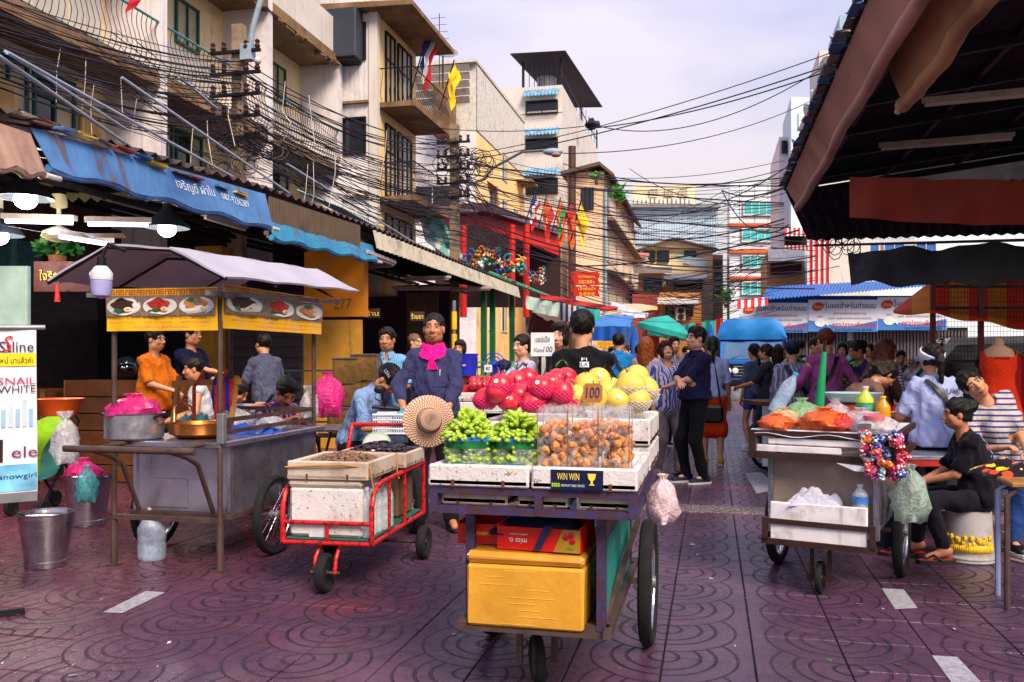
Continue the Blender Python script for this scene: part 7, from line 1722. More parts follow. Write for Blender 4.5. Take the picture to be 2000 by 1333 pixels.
wheel(FRC,(x1-.01,4.28,.30),.30,.032,20); wheel(FRC,(x0-.0,4.28,.30),.30,.032,20); bt('axle',(x0,4.28,.30),(x1,4.28,.30),.025,.025,M_RUST)
wheel(FRC,(-.73,3.66,.1),.1,.022,ax=(.93,.37,0),solid=True,hubm=M_RUST,name='caster')
for dx in(-.045,.045):bt('caster_fork',(-.73+dx*1.6,3.66+dx*.5,.08),(-.73+dx*1.6,3.68+dx*.5,.32),.028,.02,M_RUST)
# trays
for k,(a,c)in enumerate(((x0-.02,(x0+x1)/2-.005),((x0+x1)/2+.005,x1+.02))):
    t=thing('foam_tray',['white foam tray under the green grapes','white foam tray with a dark grape label under the berry bags'][k],'tray',((a+c)/2,yf+.3,.882)); tray(t,a,c,yf-.03,yf+.62,.884,.968,slots=2)
    b=MB(); b.bx(a+.03,c-.03,yf,yf+.6,.915,.945); b.build('paper_liner',mat('liner_white','#c4c8d4',.7),t,True)
    if k==1:
        f_=plane_fn(((a+c)/2-.03,yf-.035,.925),(1,0,0),UZ,.002); b=MB(); b.bx((a+c)/2-.125,(a+c)/2+.075,yf-.034,yf-.031,.885,.962); lb_=b.build('label',mat('label_navy','#12183c',.35),t,True)
        lettering('WIN WIN',mat('ink_yellow','#f0d860'),lb_,f_,-.028,.012,.085,.026); lettering('PREMIUM TABLE GRAPES',M_TW,lb_,f_,-.01,-.022,.09,.009)
        b=MB(); cup=[(-.016,.02),(.016,.02),(.012,0),(.004,-.008),(.004,-.018),(.012,-.024),(-.012,-.024),(-.004,-.018),(-.004,-.008),(-.012,0)]; b.add([f_(.062+p[0],.005+p[1])for p in cup],[tuple(range(10))]); b.build('trophy_print',mat('gold_ink','#f2cc50'),lb_,True)
        b=MB(); [b.ball(f_(-.088+.008*(i%4),-.018-.007*(i//4)),.005,6,4)for i in range(8)]; prop(b.build('grape_print',mat('grape_green','#8cae2c',.3),lb_,True),kind='stuff'); lettering('EX',M_INK,t,f_,-.15,-.01,.018,.018)
for k,(a,c)in enumerate(((x0,x0+.30),(x0+.31,x0+.54),(x0+.55,x1))):
    t=thing('foam_tray',['shallow foam tray at the left of the lower row','shallow foam tray in the middle of the lower row','shallow foam tray at the right of the lower row'][k],'tray',((a+c)/2,yf+.3,.805)); tray(t,a+.02,c-.01,yf+.02,yf+.6,.806,.853,slots=2,m=M_FOAM2)
t=thing('foam_tray','raised white foam tray under the yellow fruit','tray',((x0+x1)/2+.2,4.25,.97)); tray(t,-.66,x1+.02,3.95,yk,.99,1.11,slots=2); tray(t,-.66,x1+.02,3.96,yk-.01,.875,.985,slots=2)
t=thing('foam_tray','raised white foam tray under the red fruit','tray',(-.85,4.25,.97)); tray(t,x0-.02,-.67,3.95,yk,.99,1.09,slots=2); tray(t,x0-.02,-.67,3.96,yk-.01,.875,.985,slots=2)
# grapes
M_GRAPE=mat('grape_skin','#9cbc34',.28,var=.35,scale=26,coat=.2,sss=.1); M_GRAPE.name='grape'
def grapes(b,cx,cy,cz,rx,ry,rz_,n,rr,up=False):
    for k in range(n):
        a=rr.uniform(0,6.283); q=math.sqrt(rr.random()); hz_=rr.random()
        x,y=cx+rx*q*math.cos(a),cy+ry*q*math.sin(a); z=cz+(rz_*(1-q*q)*(.6+.4*hz_)if up else rz_*hz_)
        d=Vector((x-cx,y-cy,.05)).normalized(); Mx=Vector((0,0,1)).rotation_difference(d+Vector((rr.uniform(-.5,.5),rr.uniform(-.5,.5),-.5))).to_matrix(); b.ball((x,y,z),(.0105,.0105,.021),7,5,Mx)
GL=['green grapes heaped in a printed bag at the front left','green grapes heaped in a printed bag next to the berries','printed grape bag behind the left heap','printed grape bag behind the right heap']
for k,(cx,cy,s_)in enumerate(((-.955,3.40,1),(-.76,3.42,1),(-.93,3.66,1),(-.74,3.66,1))):
    rr=random.Random(40+k); t=thing('grape_bag',GL[k],'grapes',(cx,cy,.947)); b=MB()
    if k<2:grapes(b,0,0,.115,.108,.095,.12,210,rr,True); grapes(b,0,0,.012,.094,.082,.09,170,rr)
    else:grapes(b,0,0,.02,.085,.07,.12,130,rr)
    prop(b.build('grapes',M_GRAPE,t),kind='stuff')
    def wall(a,c,r=.100,h=.13):an=a*6.2832; return((r*(1+.05*math.sin(an*3))*math.cos(an))*(1+.08*c),r*.88*math.sin(an)*(1+.08*c),.003+h*c)
    b=MB(); b.surf(lambda a,c:wall(a,c*.60),30,4); b.build('clear_film',F_CLEAR,t); b=MB(); b.surf(lambda a,c:wall(a,.60+.22*c,.101),30,3); b.build('printed_band',mat('band_green','#1c6a3c',.3,var=.5,scale=14),t)
    b=MB(); b.surf(lambda a,c:wall(a,.82+.14*c+.02*math.sin(a*40),.1015),30,2); b.build('blue_band',mat('band_blue','#2a78c8',.3,var=.4,scale=9),t); b=MB(); b.bx(-.03,.03,-.097,-.094,.012,.026); b.build('bag_label',mat('bag_label_blue','#2f7890',.4),t)
# golden berry bags
M_HUSK=mat('berry_husk','#c8843c',.6,var=.35,scale=25,bump=.6,bscale=60); M_BERRY=mat('berry_orange','#e07a0c',.25,var=.1,coat=.3)
for k in range(6):
    cx,cy=-.60+(k%3)*.118,3.375+(k//3)*.12; rr=random.Random(60+k); t=thing('berry_bag','clear bag of golden berries, %s of the %s row'%(['left','middle','right'][k%3],['front','rear'][k//3]),'berries',(cx,cy,.947),0,'bags of golden berries')
    b=MB(); b2=MB(); c2=MB()
    for i in range(64):
        x,y,z=rr.uniform(-.046,.046),rr.uniform(-.046,.046),.014+.17*(i/64)
        Mx=Matrix.Rotation(rr.uniform(0,6),3,'X')@Matrix.Rotation(rr.uniform(0,6),3,'Z')
        open_=(i>42 and rr.random()<.55)or(rr.random()<.12)
        if open_:
            b2.ball((x,y-.004,z+.006),.0125,9,6)
            for q in range(4):a=q*1.57+rr.random(); c2.add([Vector((x,y,z-.01))+Vector(p)for p in((.004*math.cos(a+1.5),.004*math.sin(a+1.5),0),(.02*math.cos(a+.5),.02*math.sin(a+.5),.008),(.022*math.cos(a),.022*math.sin(a),.02),(.02*math.cos(a-.5),.02*math.sin(a-.5),.008))],[(0,1,2,3)])
        else:b.ball((x,y,z),(.018,.017,.019),8,5,Mx,.14)
    b.v+=c2.v and[]; n0=len(b.v); b.v+=c2.v; b.f+=[tuple(i+n0 for i in f)for f in c2.f]; b.m+=c2.m; b.sm+=c2.sm
    prop(b.build('husks',M_HUSK,t),kind='stuff'); prop(b2.build('berries',M_BERRY,t),kind='stuff')
    b=MB(); pr=[(-.056,-.056),(.056,-.056),(.056,.056),(-.056,.056)]
    for i in range(4):p,q=pr[i],pr[(i+1)%4]; b.surf(lambda a,c:(p[0]+(q[0]-p[0])*a,p[1]+(q[1]-p[1])*a,.002+.25*c+.004*math.sin(a*9)),5,3)
    b.build('film',film('berry_film','#d8dce8',.08,.06,.3,30),t)
    for s_ in(-1,1):b=MB(); b.tube([(s_*.058,-.058,0),(s_*.06,-.06,.24)],.0018,5); b.build('skewer',M_WOOD,t)
# big fruit
M_RFR=mat('red_fruit','#d02038',.34,var=.30,scale=16,coat=.15,spec=.5,dirt=.12,dcol='#e08a70'); M_YFR=mat('yellow_fruit','#dcbc50',.38,var=.14,scale=12,spec=.45,bump=.25,bscale=180); M_PNET=mat('pink_net','#e82c7c',.6); M_WNET=mat('white_net','#d2d0d6',.6)
def net_mesh(r,z0_,z1_,m):
    b=MB(); n=16
    for s_ in(-1,1):
        for k in range(n):
            pts=[]
            for i in range(8):
                z=z0_+(z1_-z0_)*i/7; rad=r*math.sqrt(max(.02,1-(z/r)**2))+.004+(.006 if i==7 else 0); a=2*math.pi*k/n+s_*i*.2; pts.append((rad*math.cos(a),rad*math.sin(a),z))
            b.tube(pts,.0017,4,cap=False)
    return b.mesh('foam_net',m)
def fruit_mesh(r,m,rip):
    b=MB(); pr=[]
    for i in range(13):th=math.pi*i/12; pr.append((max(.001,r*math.sin(th)*(1-(.05 if rip else .1)*math.cos(th)*-1)),-r*(.92 if not rip else .95)*math.cos(th)+(-.012 if i==12 else .006 if i==0 else 0)))
    b.lathe(pr,24,wob=.02); return b.mesh('fruit',m)
def stem_mesh():
    b=MB(); b.tube([(0,0,0),(.004,0,.02),(.012,.002,.035)],.0028,5); return b.mesh('stem',mat('stem_brown','#2c2410',.8))
def leaf_mesh():
    b=MB(); b.surf(lambda a,c:((c-.5)*.028*math.sin(a*3.14),.06*a,.02*math.sin(a*2)+.006*abs(c-.5)),6,2,.001); return b.mesh('leaf',M_LEAF)
st_,sticker_m=MB(),mat('sticker','#dcdce0',.4)
stk=MB(); stk.lathe([(.001,0),(.011,0),(.011,.0008),(.001,.0008)],14); stk_me=stk.mesh('sticker',sticker_m); ste=stem_mesh(); lef=leaf_mesh()
RF,YF,RN,YN=fruit_mesh(.060,M_RFR,False),fruit_mesh(.066,M_YFR,True),net_mesh(.060,-.055,.006,M_PNET),net_mesh(.066,-.055,.0,M_WNET)
def fruit(label,grp,me,net,p,k,leaf=False,sticker=False,sc=1,netted=True):
    rr=random.Random(k); t=thing('red_fruit' if 'red' in grp else 'yellow_fruit',label,'fruit',p,rr.uniform(0,6),grp)
    sk_=link('skin',me,t); sk_.rotation_euler=(rr.uniform(-.35,.35),rr.uniform(-.35,.35),0); sk_.scale=(sc,sc,sc*rr.uniform(.93,1.04))
    if netted:link('foam_net',net,t).scale=(sc,sc,sc)
    o=link('stem',ste,sk_); o.location=(0,0,.052)
    if leaf:o=link('leaf',lef,sk_); o.location=(0,0,.058); o.rotation_euler=(.5,0,rr.uniform(0,6))
    if sticker:o=link('sticker',stk_me,t); dv=Vector((rr.uniform(-.3,.3),-1,.35)).normalized(); dv=Matrix.Rotation(-t.rotation_euler.z,3,'Z')@dv; o.location=dv*(.061 if me is RF else .068)*sc; o.rotation_euler=dv.to_track_quat('Z','Y').to_euler()
reds=[(938,800),(972,812),(1010,815),(1050,812),(1092,806),(1112,795),(950,780),(985,785),(1022,790),(1062,795),(1100,785)]
for k,(u,v)in enumerate([(948,778),(994,783),(1040,784),(1080,784),(1118,780),(972,765),(1012,770),(1062,760),(1098,765)]):fruit('large red fruit in the lower layer of the red heap','red fruit, lower layer',RF,RN,P(u,v,4.18-.03*(k%3)),k,sticker=k%3==1,netted=k%2==0)
for k,(u,v,d)in enumerate(((978,752,4.12),(1058,755,4.1),(1010,745,4.32),(1030,738,4.4),(1088,742,4.36),(1106,738,4.42),(1018,762,4.3),(1112,760,4.3),(1075,748,4.3))):fruit(['red fruit crowning the left of the heap in a pink net','red fruit crowning the middle of the heap in a pink net','red fruit with a leaf behind the left crown','rearmost red fruit at the left','red fruit with a leaf behind the middle crown','rearmost red fruit at the right','red fruit tucked behind the left crown','red fruit at the right end of the upper layer','red fruit tucked behind the middle crown'][k],'red fruit, upper layer',RF,RN,P(u,v,d),20+k,leaf=k in(2,3,4,5),sticker=k in(0,1))
for k,(u,v,d)in enumerate(((1125,775,4.15),(1160,778,4.1),(1205,782,4.12),(1245,782,4.12),(1188,765,4.25),(1225,768,4.35),(1262,770,4.4),(1150,768,4.35),(1145,752,4.2),(1170,740,4.35),(1192,760,4.32),(1232,754,4.15),(1245,735,4.35),(1262,760,4.3),(1230,742,4.45))):fruit(['yellow fruit at the front left of the yellow heap','yellow fruit behind the cardboard price sign','yellow fruit with sticker right of the price sign','yellow fruit at the front right in a white net','yellow fruit half hidden right of the price sign','yellow fruit low in the middle of the heap','yellow fruit at the right edge in a white net','yellow fruit low at the left of the heap','yellow fruit resting above the front left one','stickered yellow fruit at the top left','round yellow fruit right of the top left pair','largest yellow fruit crowning the right of the heap','topmost yellow fruit at the back right','yellow fruit stepped behind the crowning one','yellow fruit with long stem between the top ones'][k],'yellow fruit on the cart',YF,YN,P(u,v,d),50+k,sticker=k in(2,9),netted=k in(3,6,9,11,12,13),sc=.95 if k!=11 else 1.12)
t=thing('price_sign','brown cardboard sign reading 100 on a stick','sign',P(1158,800,3.62)); b=MB(); o_=P(1158,768,3.6); wS,hS,cS=.040,.040,.012
b.poly([o_+RX*x+UZ*z for x,z in((-wS,-hS+cS),(-wS+cS,-hS),(wS-cS,-hS),(wS,-hS+cS),(wS,hS-cS),(wS-cS,hS),(-wS+cS,hS),(-wS,hS-cS))],FW*.006); b.build('card',mat('cardboard','#9a6438',.8,var=.15,scale=30),t,True)
lettering('100',M_INKN,t,plane_fn(o_,RX,UZ,.003),0,.002,.056,.045,shear=.1); b=MB(); b.tube([P(1158,788,3.61),P(1158,850,3.61)],.002,5); b.build('stick',M_WOOD,t,True)
# box and cartons under the fruit cart
t=thing('taped_box','yellow tape-wrapped box on the shelf under the fruit cart','box',(-.72,3.66,.318)); bb=mat('taped_yellow','#cc9430',.3,var=.2,scale=5,coat=.4,bump=.5,bscale=9)
b=MB(); b.rbox((0,0,.125),(.475,.62,.25),.012,jit=.003); b.build('body',bb,t); b=MB(); b.rbox((0,0,.275),(.48,.625,.045),.016,jit=.003); b.build('lid',mat('taped_brown','#c88c30',.28,var=.2,coat=.4),t)
for k in range(9):b=MB(); zz=.02+k*.026+random.uniform(-.006,.006); x_=random.uniform(-.2,.05); b.bx(x_,x_+random.uniform(.08,.2),-.3122,-.3112,zz,zz+.0022); b.build('tape_crease',mat('crease','#e8b858',.2,coat=.5),t)
def carton(label,q,s_,rz,m):
    t=thing('fruit_carton',label,'carton',q,rz); b=MB(); b.bx(-s_[0]/2,s_[0]/2,-s_[1]/2,s_[1]/2,0,.008); b.build('base',m,t)
    for sx in(-1,1):b=MB(); b.bx(sx*s_[0]/2-.003,sx*s_[0]/2+.003,-s_[1]/2,s_[1]/2,0,s_[2]); b.build('end',m,t); b=MB(); b.bx(-s_[0]/2,s_[0]/2,sx*s_[1]/2-.003,sx*s_[1]/2+.003,.001,s_[2]*(.92 if sx<0 else 1)); b.build('side',m,t)
    return t
M_CRED=mat('carton_red','#c8180e',.4,var=.08,coat=.2); M_CGLD=mat('carton_gold','#a87c20',.4,var=.1)
t=carton('red fruit carton upside down with cherry print on the taped box',(-.66,3.52,.62),(.34,.26,.10),R(-4),M_CRED)
f_=lambda x,y:Vector((x,-.137,.05+y)); b=MB(); b.add([f_(.06,-.048),f_(.169,-.048),f_(.169,.042),f_(.1,.042)],[(0,1,2,3)]); b.build('gold_print',M_CGLD,t)
f2_=lambda x,y:Vector((x,-.139,.05+y)); lettering('miss o.',M_TW,t,lambda x,y:f2_(-x-.085,-y-.012),0,0,.075,.022,world=False); lettering('quality produce',M_TW,t,lambda x,y:f2_(-x-.08,-y+.015),0,0,.075,.008,world=False)
for x,y in((.112,.012),(.135,.02),(.138,-.002)):b=MB(); b.ball((x,-.139,.05+y),(.013,.002,.013),14,7); b.build('cherry_print',mat('cherry','#b01424',.3),t)
b=MB(); b.add([f2_(.115,-.03),f2_(.13,-.022),f2_(.148,-.032),f2_(.13,-.036)],[(0,1,2,3)]); b.build('leaf_print',M_LEAF,t)
b=MB(); b.surf(lambda a,c:(.03+.03*a-.05*c,-.145-.004*math.sin(c*5),.105-.1*c),3,6,.003); b.build('strap',mat('strap_blue','#16204e',.7),t)
t=carton('red cherry carton behind, lettered CHERRIES upside down',(-.93,3.62,.62),(.2,.3,.09),R(3),M_CRED); lettering('CHERRIES',mat('gold_ink','#f2cc50'),t,lambda x,y:Vector((-x,-.156,.045-y)),0,0,.07,.014,world=False)
crumple('dark blue cloth bag stuffed between the cartons and the frame',(-.70,3.56,.68),.34,.3,.09,cloth('navy_bag','#141a3c'),'cloth_bag','bag',31); 
bag('white and pink plastic bag hanging from the cart corner',(-.2,3.7,.70),.13,.2,film('bag_pinkwhite','#e0c4d0',.8,.3),seed=33,inner=mat('cup_grey','#9a8a8c',.5))
# ------------------------------------------------------------------ small fruit stall behind with white price board
t=thing('foam_table','low foam display table of red fruit behind the seller','stall',base(945,8.6),YAW); tray(t,-.5,.5,-.2,.3,.98,1.06,slots=5,world=False); tray(t,-.48,.48,-.2,.3,.86,.97,slots=5,world=False)
b=MB(); b.bx(-.45,.45,-.15,.25,0,.86); b.build('base',M_BLACK,t); b=MB(); b.bx(-.4,.45,-.1,.28,1.06,1.12); b.build('red_crate',M_RED,t)
for k in range(14):fruit('small red fruit on the foam display table','red fruit on the foam table',RF,RN,P(925+(k%8)*9.5,752-(k//8)*8,8.45+.1*(k//8)),90+k,sc=.85,netted=False)
t=thing('price_sign','tall white handwritten sign board on a post reading 100','sign',P(1060,700,6.9)); b=cpanel(1037,1083,650,696,6.9,.02); b.build('board',mat('board_white','#d6d9e2',.5),t,True); f_=plane_fn(P(1060,673,6.9),RX,UZ,.004); lettering('แอปเปิ้ล',M_INK,t,f_,.0,.042,.11,.05); lettering('กิโลละ',M_INK,t,f_,-.035,-.045,.075,.035); lettering('100',M_INK,t,f_,.042,-.038,.07,.045,shear=.15)
b=MB(); b.beam(P(1062,696,6.92),P(1062,900,6.92),.03); b.build('post',M_WHITETIN,t,True)
t=thing('price_sign','small white price card on the foam display table','sign',P(952,728,8.4)); b=cpanel(946,961,713,727,8.4,.01); b.build('card',mat('board_white','#d6d9e2'),t,True); lettering('80',M_INK,t,plane_fn(P(953,720,8.4),RX,UZ,.004),0,0,.04,.035)
t=thing('cool_box','blue cool box with white handle behind the seller','cool box',P(912,730,9.2)); b=MB(); b.lathe([(.10,-.02),(.12,.2),(.125,.21)],18); b.build('body',M_BPLAS,t); b=MB(); b.tube([(-.12,0,.18),(0,-.12,.08),(.12,0,.18)],.007,6); b.build('handle',M_WHITETIN,t)
t=thing('pedestal_fan','blue pedestal fan behind the foam display table','fan',P(966,712,9.8)); 
for r in(.05,.09,.13):b=MB(); b.tube([(r*math.cos(i*.314),-.04,r*math.sin(i*.314))for i in range(20)],.006,5,closed=True); b.build('guard_ring',M_BPLAS,t)
b=MB(); b.ball((0,0,0),(.04,.06,.04),10,6); b.tube([(0,.02,0),(0,.02,-.9)],.018,6); b.build('motor',M_BPLAS,t)
for k in range(3):
    t=thing('metal_rack',['rusty square tube rack right of the seller','green slatted gate behind the fan','dark stacked chairs beside the orange wall'][k],['rack','gate','chairs'][k],[base(925,10.5),base(965,14),base(640,11.2)][k],YAW); m_=[M_RUST,mat('gate_green','#4a8a2c',.5),mat('chair_green','#123028',.5)][k]; w_,h_=[(.42,1.3),(.8,1.35),(1.5,1.25)][k]
    for x in(-w_/2,w_/2):b=MB(); b.beam((x,0,0),(x,0,h_),.03); b.build('upright',m_,t)
    for i in range(4):b=MB(); b.beam((-w_/2,.002,h_-.01-i*.22),(w_/2,.002,h_-.01-i*.22),.025); b.build('rail',m_,t)
    if k:
        for i in range(9):b=MB(); b.beam((-w_/2+w_*(i+.5)/9,.004,.5),(-w_/2+w_*(i+.5)/9,.004,h_),.015); b.build('slat',m_,t)

# ------------------------------------------------------------------ right-hand cart
RC=thing('vendor_cart','brown-framed vendor cart with white planks and a heap of snacks','cart',(.62,5.40,0),R(-17)); M_BRN=mat('brown_angle','#3a2422',.55,metal=.3,var=.25,dirt=.3)
def rb(name,a,c,w=.035,h=None,m=M_BRN):b=MB(); b.beam(a,c,w,h); return b.build(name,m,RC)
for z in(.935,.80):
    rb('rim',(-.40,0,z),(.40,0,z),.03,.035); rb('rim',(-.40,.0,z),(-.40,1.15,z),.03,.035); rb('rim',(.40,.0,z),(.40,1.15,z),.03,.035); rb('rim',(-.4,1.15,z),(.4,1.15,z),.03,.035)
for x in(-.395,.395):rb('corner',(x,-.005,.785),(x,-.005,.95),.035)
for k,(xa_,xb_,z)in enumerate(((-.30,.30,.89),(-.37,.12,.845))):b=MB(); b.rbox(((xa_+xb_)/2,.02,z),(xb_-xa_,.05,.04),.004,jit=.002); b.build('white_plank',mat('white_plank','#dcdae0',.7,var=.12,scale=10,dirt=.25,dcol='#6a4c3c',streak=.2),RC)
b=MB(); b.rbox((0,.58,.94),(.8,1.16,.02),.005); b.build('tray_top',mat('tray_white','#c9ccd6',.45,dirt=.2),RC); b=MB(); b.surf(lambda a,c:(-.41+.82*a,-.02+.06*c,.958+.012*math.sin(a*14)*(1-c)-.03*(1-c)),16,3,.003); b.build('sheet_edge',mat('tray_white','#c9ccd6'),RC)
b=MB(); b.bx(-.30,.30,.10,.14,.36,.79); b.build('front_panel',mat('stained_panel','#9c8a80',.5,metal=.2,var=.25,scale=4,dirt=.45,dcol='#5a4034'),RC); b=MB(); b.bx(-.30,.30,.14,1.0,.36,.78); b.build('cabinet',M_STEEL,RC)
b=MB(); b.bx(-.315,-.285,.06,.12,.33,.79); b.build('corner_post',M_STEEL,RC); b=MB(); b.bx(.285,.315,.06,.12,.33,.79); b.build('corner_post',M_STEEL,RC)
for k,(z0_,z1_)in enumerate(((.43,.535),(.31,.42))):b=MB(); b.rbox((0,-.06,(z0_+z1_)/2),(.54,.022,z1_-z0_),.004,jit=.003); b.build('front_board',mat('white_plank','#c4c2c8'),RC)
b=MB(); b.bx(-.28,.28,-.05,.1,.30,.315); b.build('bin_floor',M_BRN,RC); rb('frame_bar',(-.3,-.075,.42),(.3,-.075,.42),.02,.03); rb('frame_bar',(-.32,-.075,.30),(.32,-.075,.30),.03,.035); rb('frame_bar',(-.3,-.075,.30),(-.3,-.075,.44),.03); rb('frame_bar',(.3,-.075,.30),(.3,-.075,.44),.03)
wheel(RC,(-.40,.72,.285),.285,.032,18,world=False); wheel(RC,(.37,.72,.285),.285,.032,18,world=False); rb('axle',(-.42,.72,.285),(.4,.72,.285),.022,.022)
wheel(RC,(.0,.02,.095),.095,.018,solid=True,name='caster',world=False)
for x in(-.05,.05):rb('caster_fork',(x,.02,.07),(x,.04,.3),.022,.02)
rb('caster_axle',(-.08,.02,.095),(.08,.02,.095),.02,.02); rb('drawbar',(-.28,.12,.26),(.28,.12,.26),.02,.02)
def rl(x,y,z):return MW[RC]@Vector((x,y,z))
crumple('grey-white rag stuffed in the front bin of the right-hand cart',rl(-.03,.02,.52),.3,.13,.10,cloth('rag_white','#b4b4c8'),'rag','rag',41)
bottle('clear bottle with blue label standing in the cart bin',rl(.22,.02,.49),.045,.17,None,mat('white_plastic','#c9ccd6'),'plastic_bottle',labelc=mat('label_blue','#3a78c8',.4,var=.4,scale=30))
z9=.952
bag('orange netted bag of snacks at the left of the right-hand cart',rl(-.27,.1,z9),.22,.10,F_ORANGE,seed=51); bag('clear bag of fried crackers behind the orange net',rl(-.27,.26,z9),.22,.13,film('bag_snack','#d8b890',.6,.3),seed=52,inner=mat('cracker','#d8b070',.7,var=.3)); bag('small clear bag of green leaves on the right-hand cart',rl(-.1,.24,z9),.13,.13,F_CLEAR,seed=53,inner=M_LEAF)
bag('big orange bag in the middle of the right-hand cart',rl(.0,.16,z9),.30,.14,F_ORANGE,seed=54,inner=mat('orange_inner','#d8501c',.6)); bag('orange and red bag beside the big orange one',rl(.1,.13,z9),.2,.11,film('bag_redorange','#c8302c',.7,.25),seed=55)
bag('white and pink bag right of the orange bags',rl(.2,.22,z9),.24,.14,film('bag_pinkish','#d8b8c8',.6,.3),seed=56); bag('large milky bag at the right of the cart',rl(.27,.14,z9),.28,.12,F_WHITE,seed=57,inner=M_WHITE)
bag('bag of green cabbage behind on the cart',rl(-.2,.5,z9),.24,.18,film('bag_green','#8fc08a',.6,.3),seed=58,inner=M_LEAF); bag('bag of purple shallots on the cart',rl(.0,.52,z9),.2,.17,film('bag_purple','#b894a8',.6,.3),seed=59,inner=mat('shallot','#6a1c40',.5)); bag('clear bag of pale noodles on the cart',rl(.03,.36,z9),.15,.19,F_CLEAR,seed=60,inner=mat('noodle','#c89a58',.6))
bottle('large bottle of yellow-green oil with a blue label',rl(.17,.58,z9),.055,.26,mat('oil_green','#b8cc30',.12,coat=.3),mat('white_plastic','#c9ccd6'),'oil_bottle',labelc=mat('label_green','#3a8a6c',.4,var=.5,scale=25)); bottle('smaller bottle of amber oil with a yellow cap',rl(.28,.55,z9),.045,.20,mat('oil_amber','#c88a14',.12,coat=.3),mat('cap_yellow','#e8c01c',.4),'oil_bottle')
t=thing('enamel_basin','wide pale green enamel basin on a clay pot','basin',rl(.02,1.05,z9+.12)); b=MB(); b.lathe([(.06,0),(.15,.03),(.195,.075),(.205,.08),(.195,.073),(.13,.04),(.001,.035)],32); b.build('bowl',mat('enamel_green','#8fb0b0',.3,var=.08,coat=.3),t); b=MB(); b.lathe([(.11,-.09),(.14,-.04),(.13,.0),(.1,.01)],22); b.build('clay_stove',mat('clay','#8a3a1c',.8),t)
bottle('tilted clear water bottle in a bag at the left of the cart',rl(-.38,.5,z9+.08),.05,.30,film('pet_shell2','#a8c4e0',.55,.1,.2),mat('cap_sky','#3a9cd0'),'water_bottle',lie=Matrix.Rotation(R(28),3,'Y'))
t=thing('storage_jar','clear jar with pink lid at the cart corner','jar',rl(.29,.06,z9)); b=MB(); b.lathe([(.055,0),(.06,.01),(.06,.075),(.055,.085)],20); b.build('glass',film('jar_clear','#c8b8b8',.5,.08,.1),t); b=MB(); b.lathe([(.058,.082),(.06,.09),(.06,.105),(.03,.115),(.001,.115)],20); b.build('lid',mat('lid_pink','#d86a78',.4),t)
t=thing('green_umbrella','furled green umbrella standing among the bags','umbrella',rl(-.16,.75,z9)); b=MB(); b.tube([(0,0,-.1),(.01,0,.02),(.05,0,.48)],[.01,.038,.018],9); b.build('canopy',mat('umbrella_green','#149058',.5,var=.2),t); b=MB(); b.tube([(.05,0,.46),(.055,0,.56)],.012,6); b.build('handle',M_IRON,t)
# scrunchies
SCM=[cloth('scr%d'%i,c,'flower',['#e8e0e8',c2],60)for i,(c,c2)in enumerate((('#c01c4c','#f090b0'),('#d83c84','#f8b8d0'),('#b01018','#e85058'),('#e0641c','#f8c860'),('#2c3c8c','#a8c8e8'),('#7ab0c0','#e0e8e8'),('#3c1444','#c02848')))]
for k in range(26):
    rr=random.Random(70+k); q=rl(.30+rr.uniform(-.06,.17),-.03+rr.uniform(-.03,.02),.83+rr.uniform(-.10,.11)); t=thing('hair_scrunchie','frilled fabric hair scrunchie in the bunch on the cart corner','scrunchie',q,rr.uniform(0,6),'scrunchies on the cart corner')
    b=MB(); M=Matrix.Rotation(rr.uniform(.6,1.6),3,'X'); n=26; b.tube([M@Vector((.026*math.cos(i/n*6.283),.026*math.sin(i/n*6.283),.006*math.sin(i*2.1)))for i in range(n)],[.016+.007*math.sin(i*2.6+k)for i in range(n)],8,closed=True); b.build('frill',SCM[k%7],t)
b=MB(); b.poly([rl(.1,-.03,.78),rl(.42,-.035,.76),rl(.42,-.035,.74),rl(.2,-.035,.74)],FW*.012); prop(b.build('white_card',mat('board_white','#d6d9e2')),'torn white card under the scrunchies','card')
bag('milky plastic bag hanging beside the cart wheel',rl(.46,.3,.42),.2,.34,film('bag_greenish','#9ab0a8',.7,.3),seed=75)
# bicycle behind the cart
BK=thing('bicycle','city bicycle half hidden behind the right-hand cart','bicycle',base(1506,10.8),YAW+R(-70))
wheel(BK,(0,0,.32),.32,.022,28,world=False); wheel(BK,(0,1.0,.32),.32,.022,28,world=False)
for nm,a,c,r in(('down_tube',(0,.1,.75),(0,.45,.3),.018),('top_tube',(0,.1,.8),(0,.62,.72),.016),('seat_tube',(0,.45,.3),(0,.65,.85),.016),('chain_stay',(0,.45,.3),(0,1.0,.32),.012),('fork',(0,.12,.85),(0,0,.32),.016)):b=MB(); b.tube([a,c],r,7); b.build(nm,M_IRON,BK)
b=MB(); b.tube([(-.28,.2,1.02),(-.1,.1,1.0),(0,.12,.92),(.1,.1,1.0),(.28,.2,1.02)],.012,7); b.build('handlebar',M_CHROME,BK); b=MB(); b.rbox((0,.68,.9),(.16,.26,.07),.03); b.build('saddle',M_IRON,BK); b=MB(); b.surf(lambda a,c:(-.04+.08*a,.36*math.cos(.4+c*2.2),.32+.36*math.sin(.4+c*2.2)),3,12,.004); b.build('mudguard',M_IRON,BK)
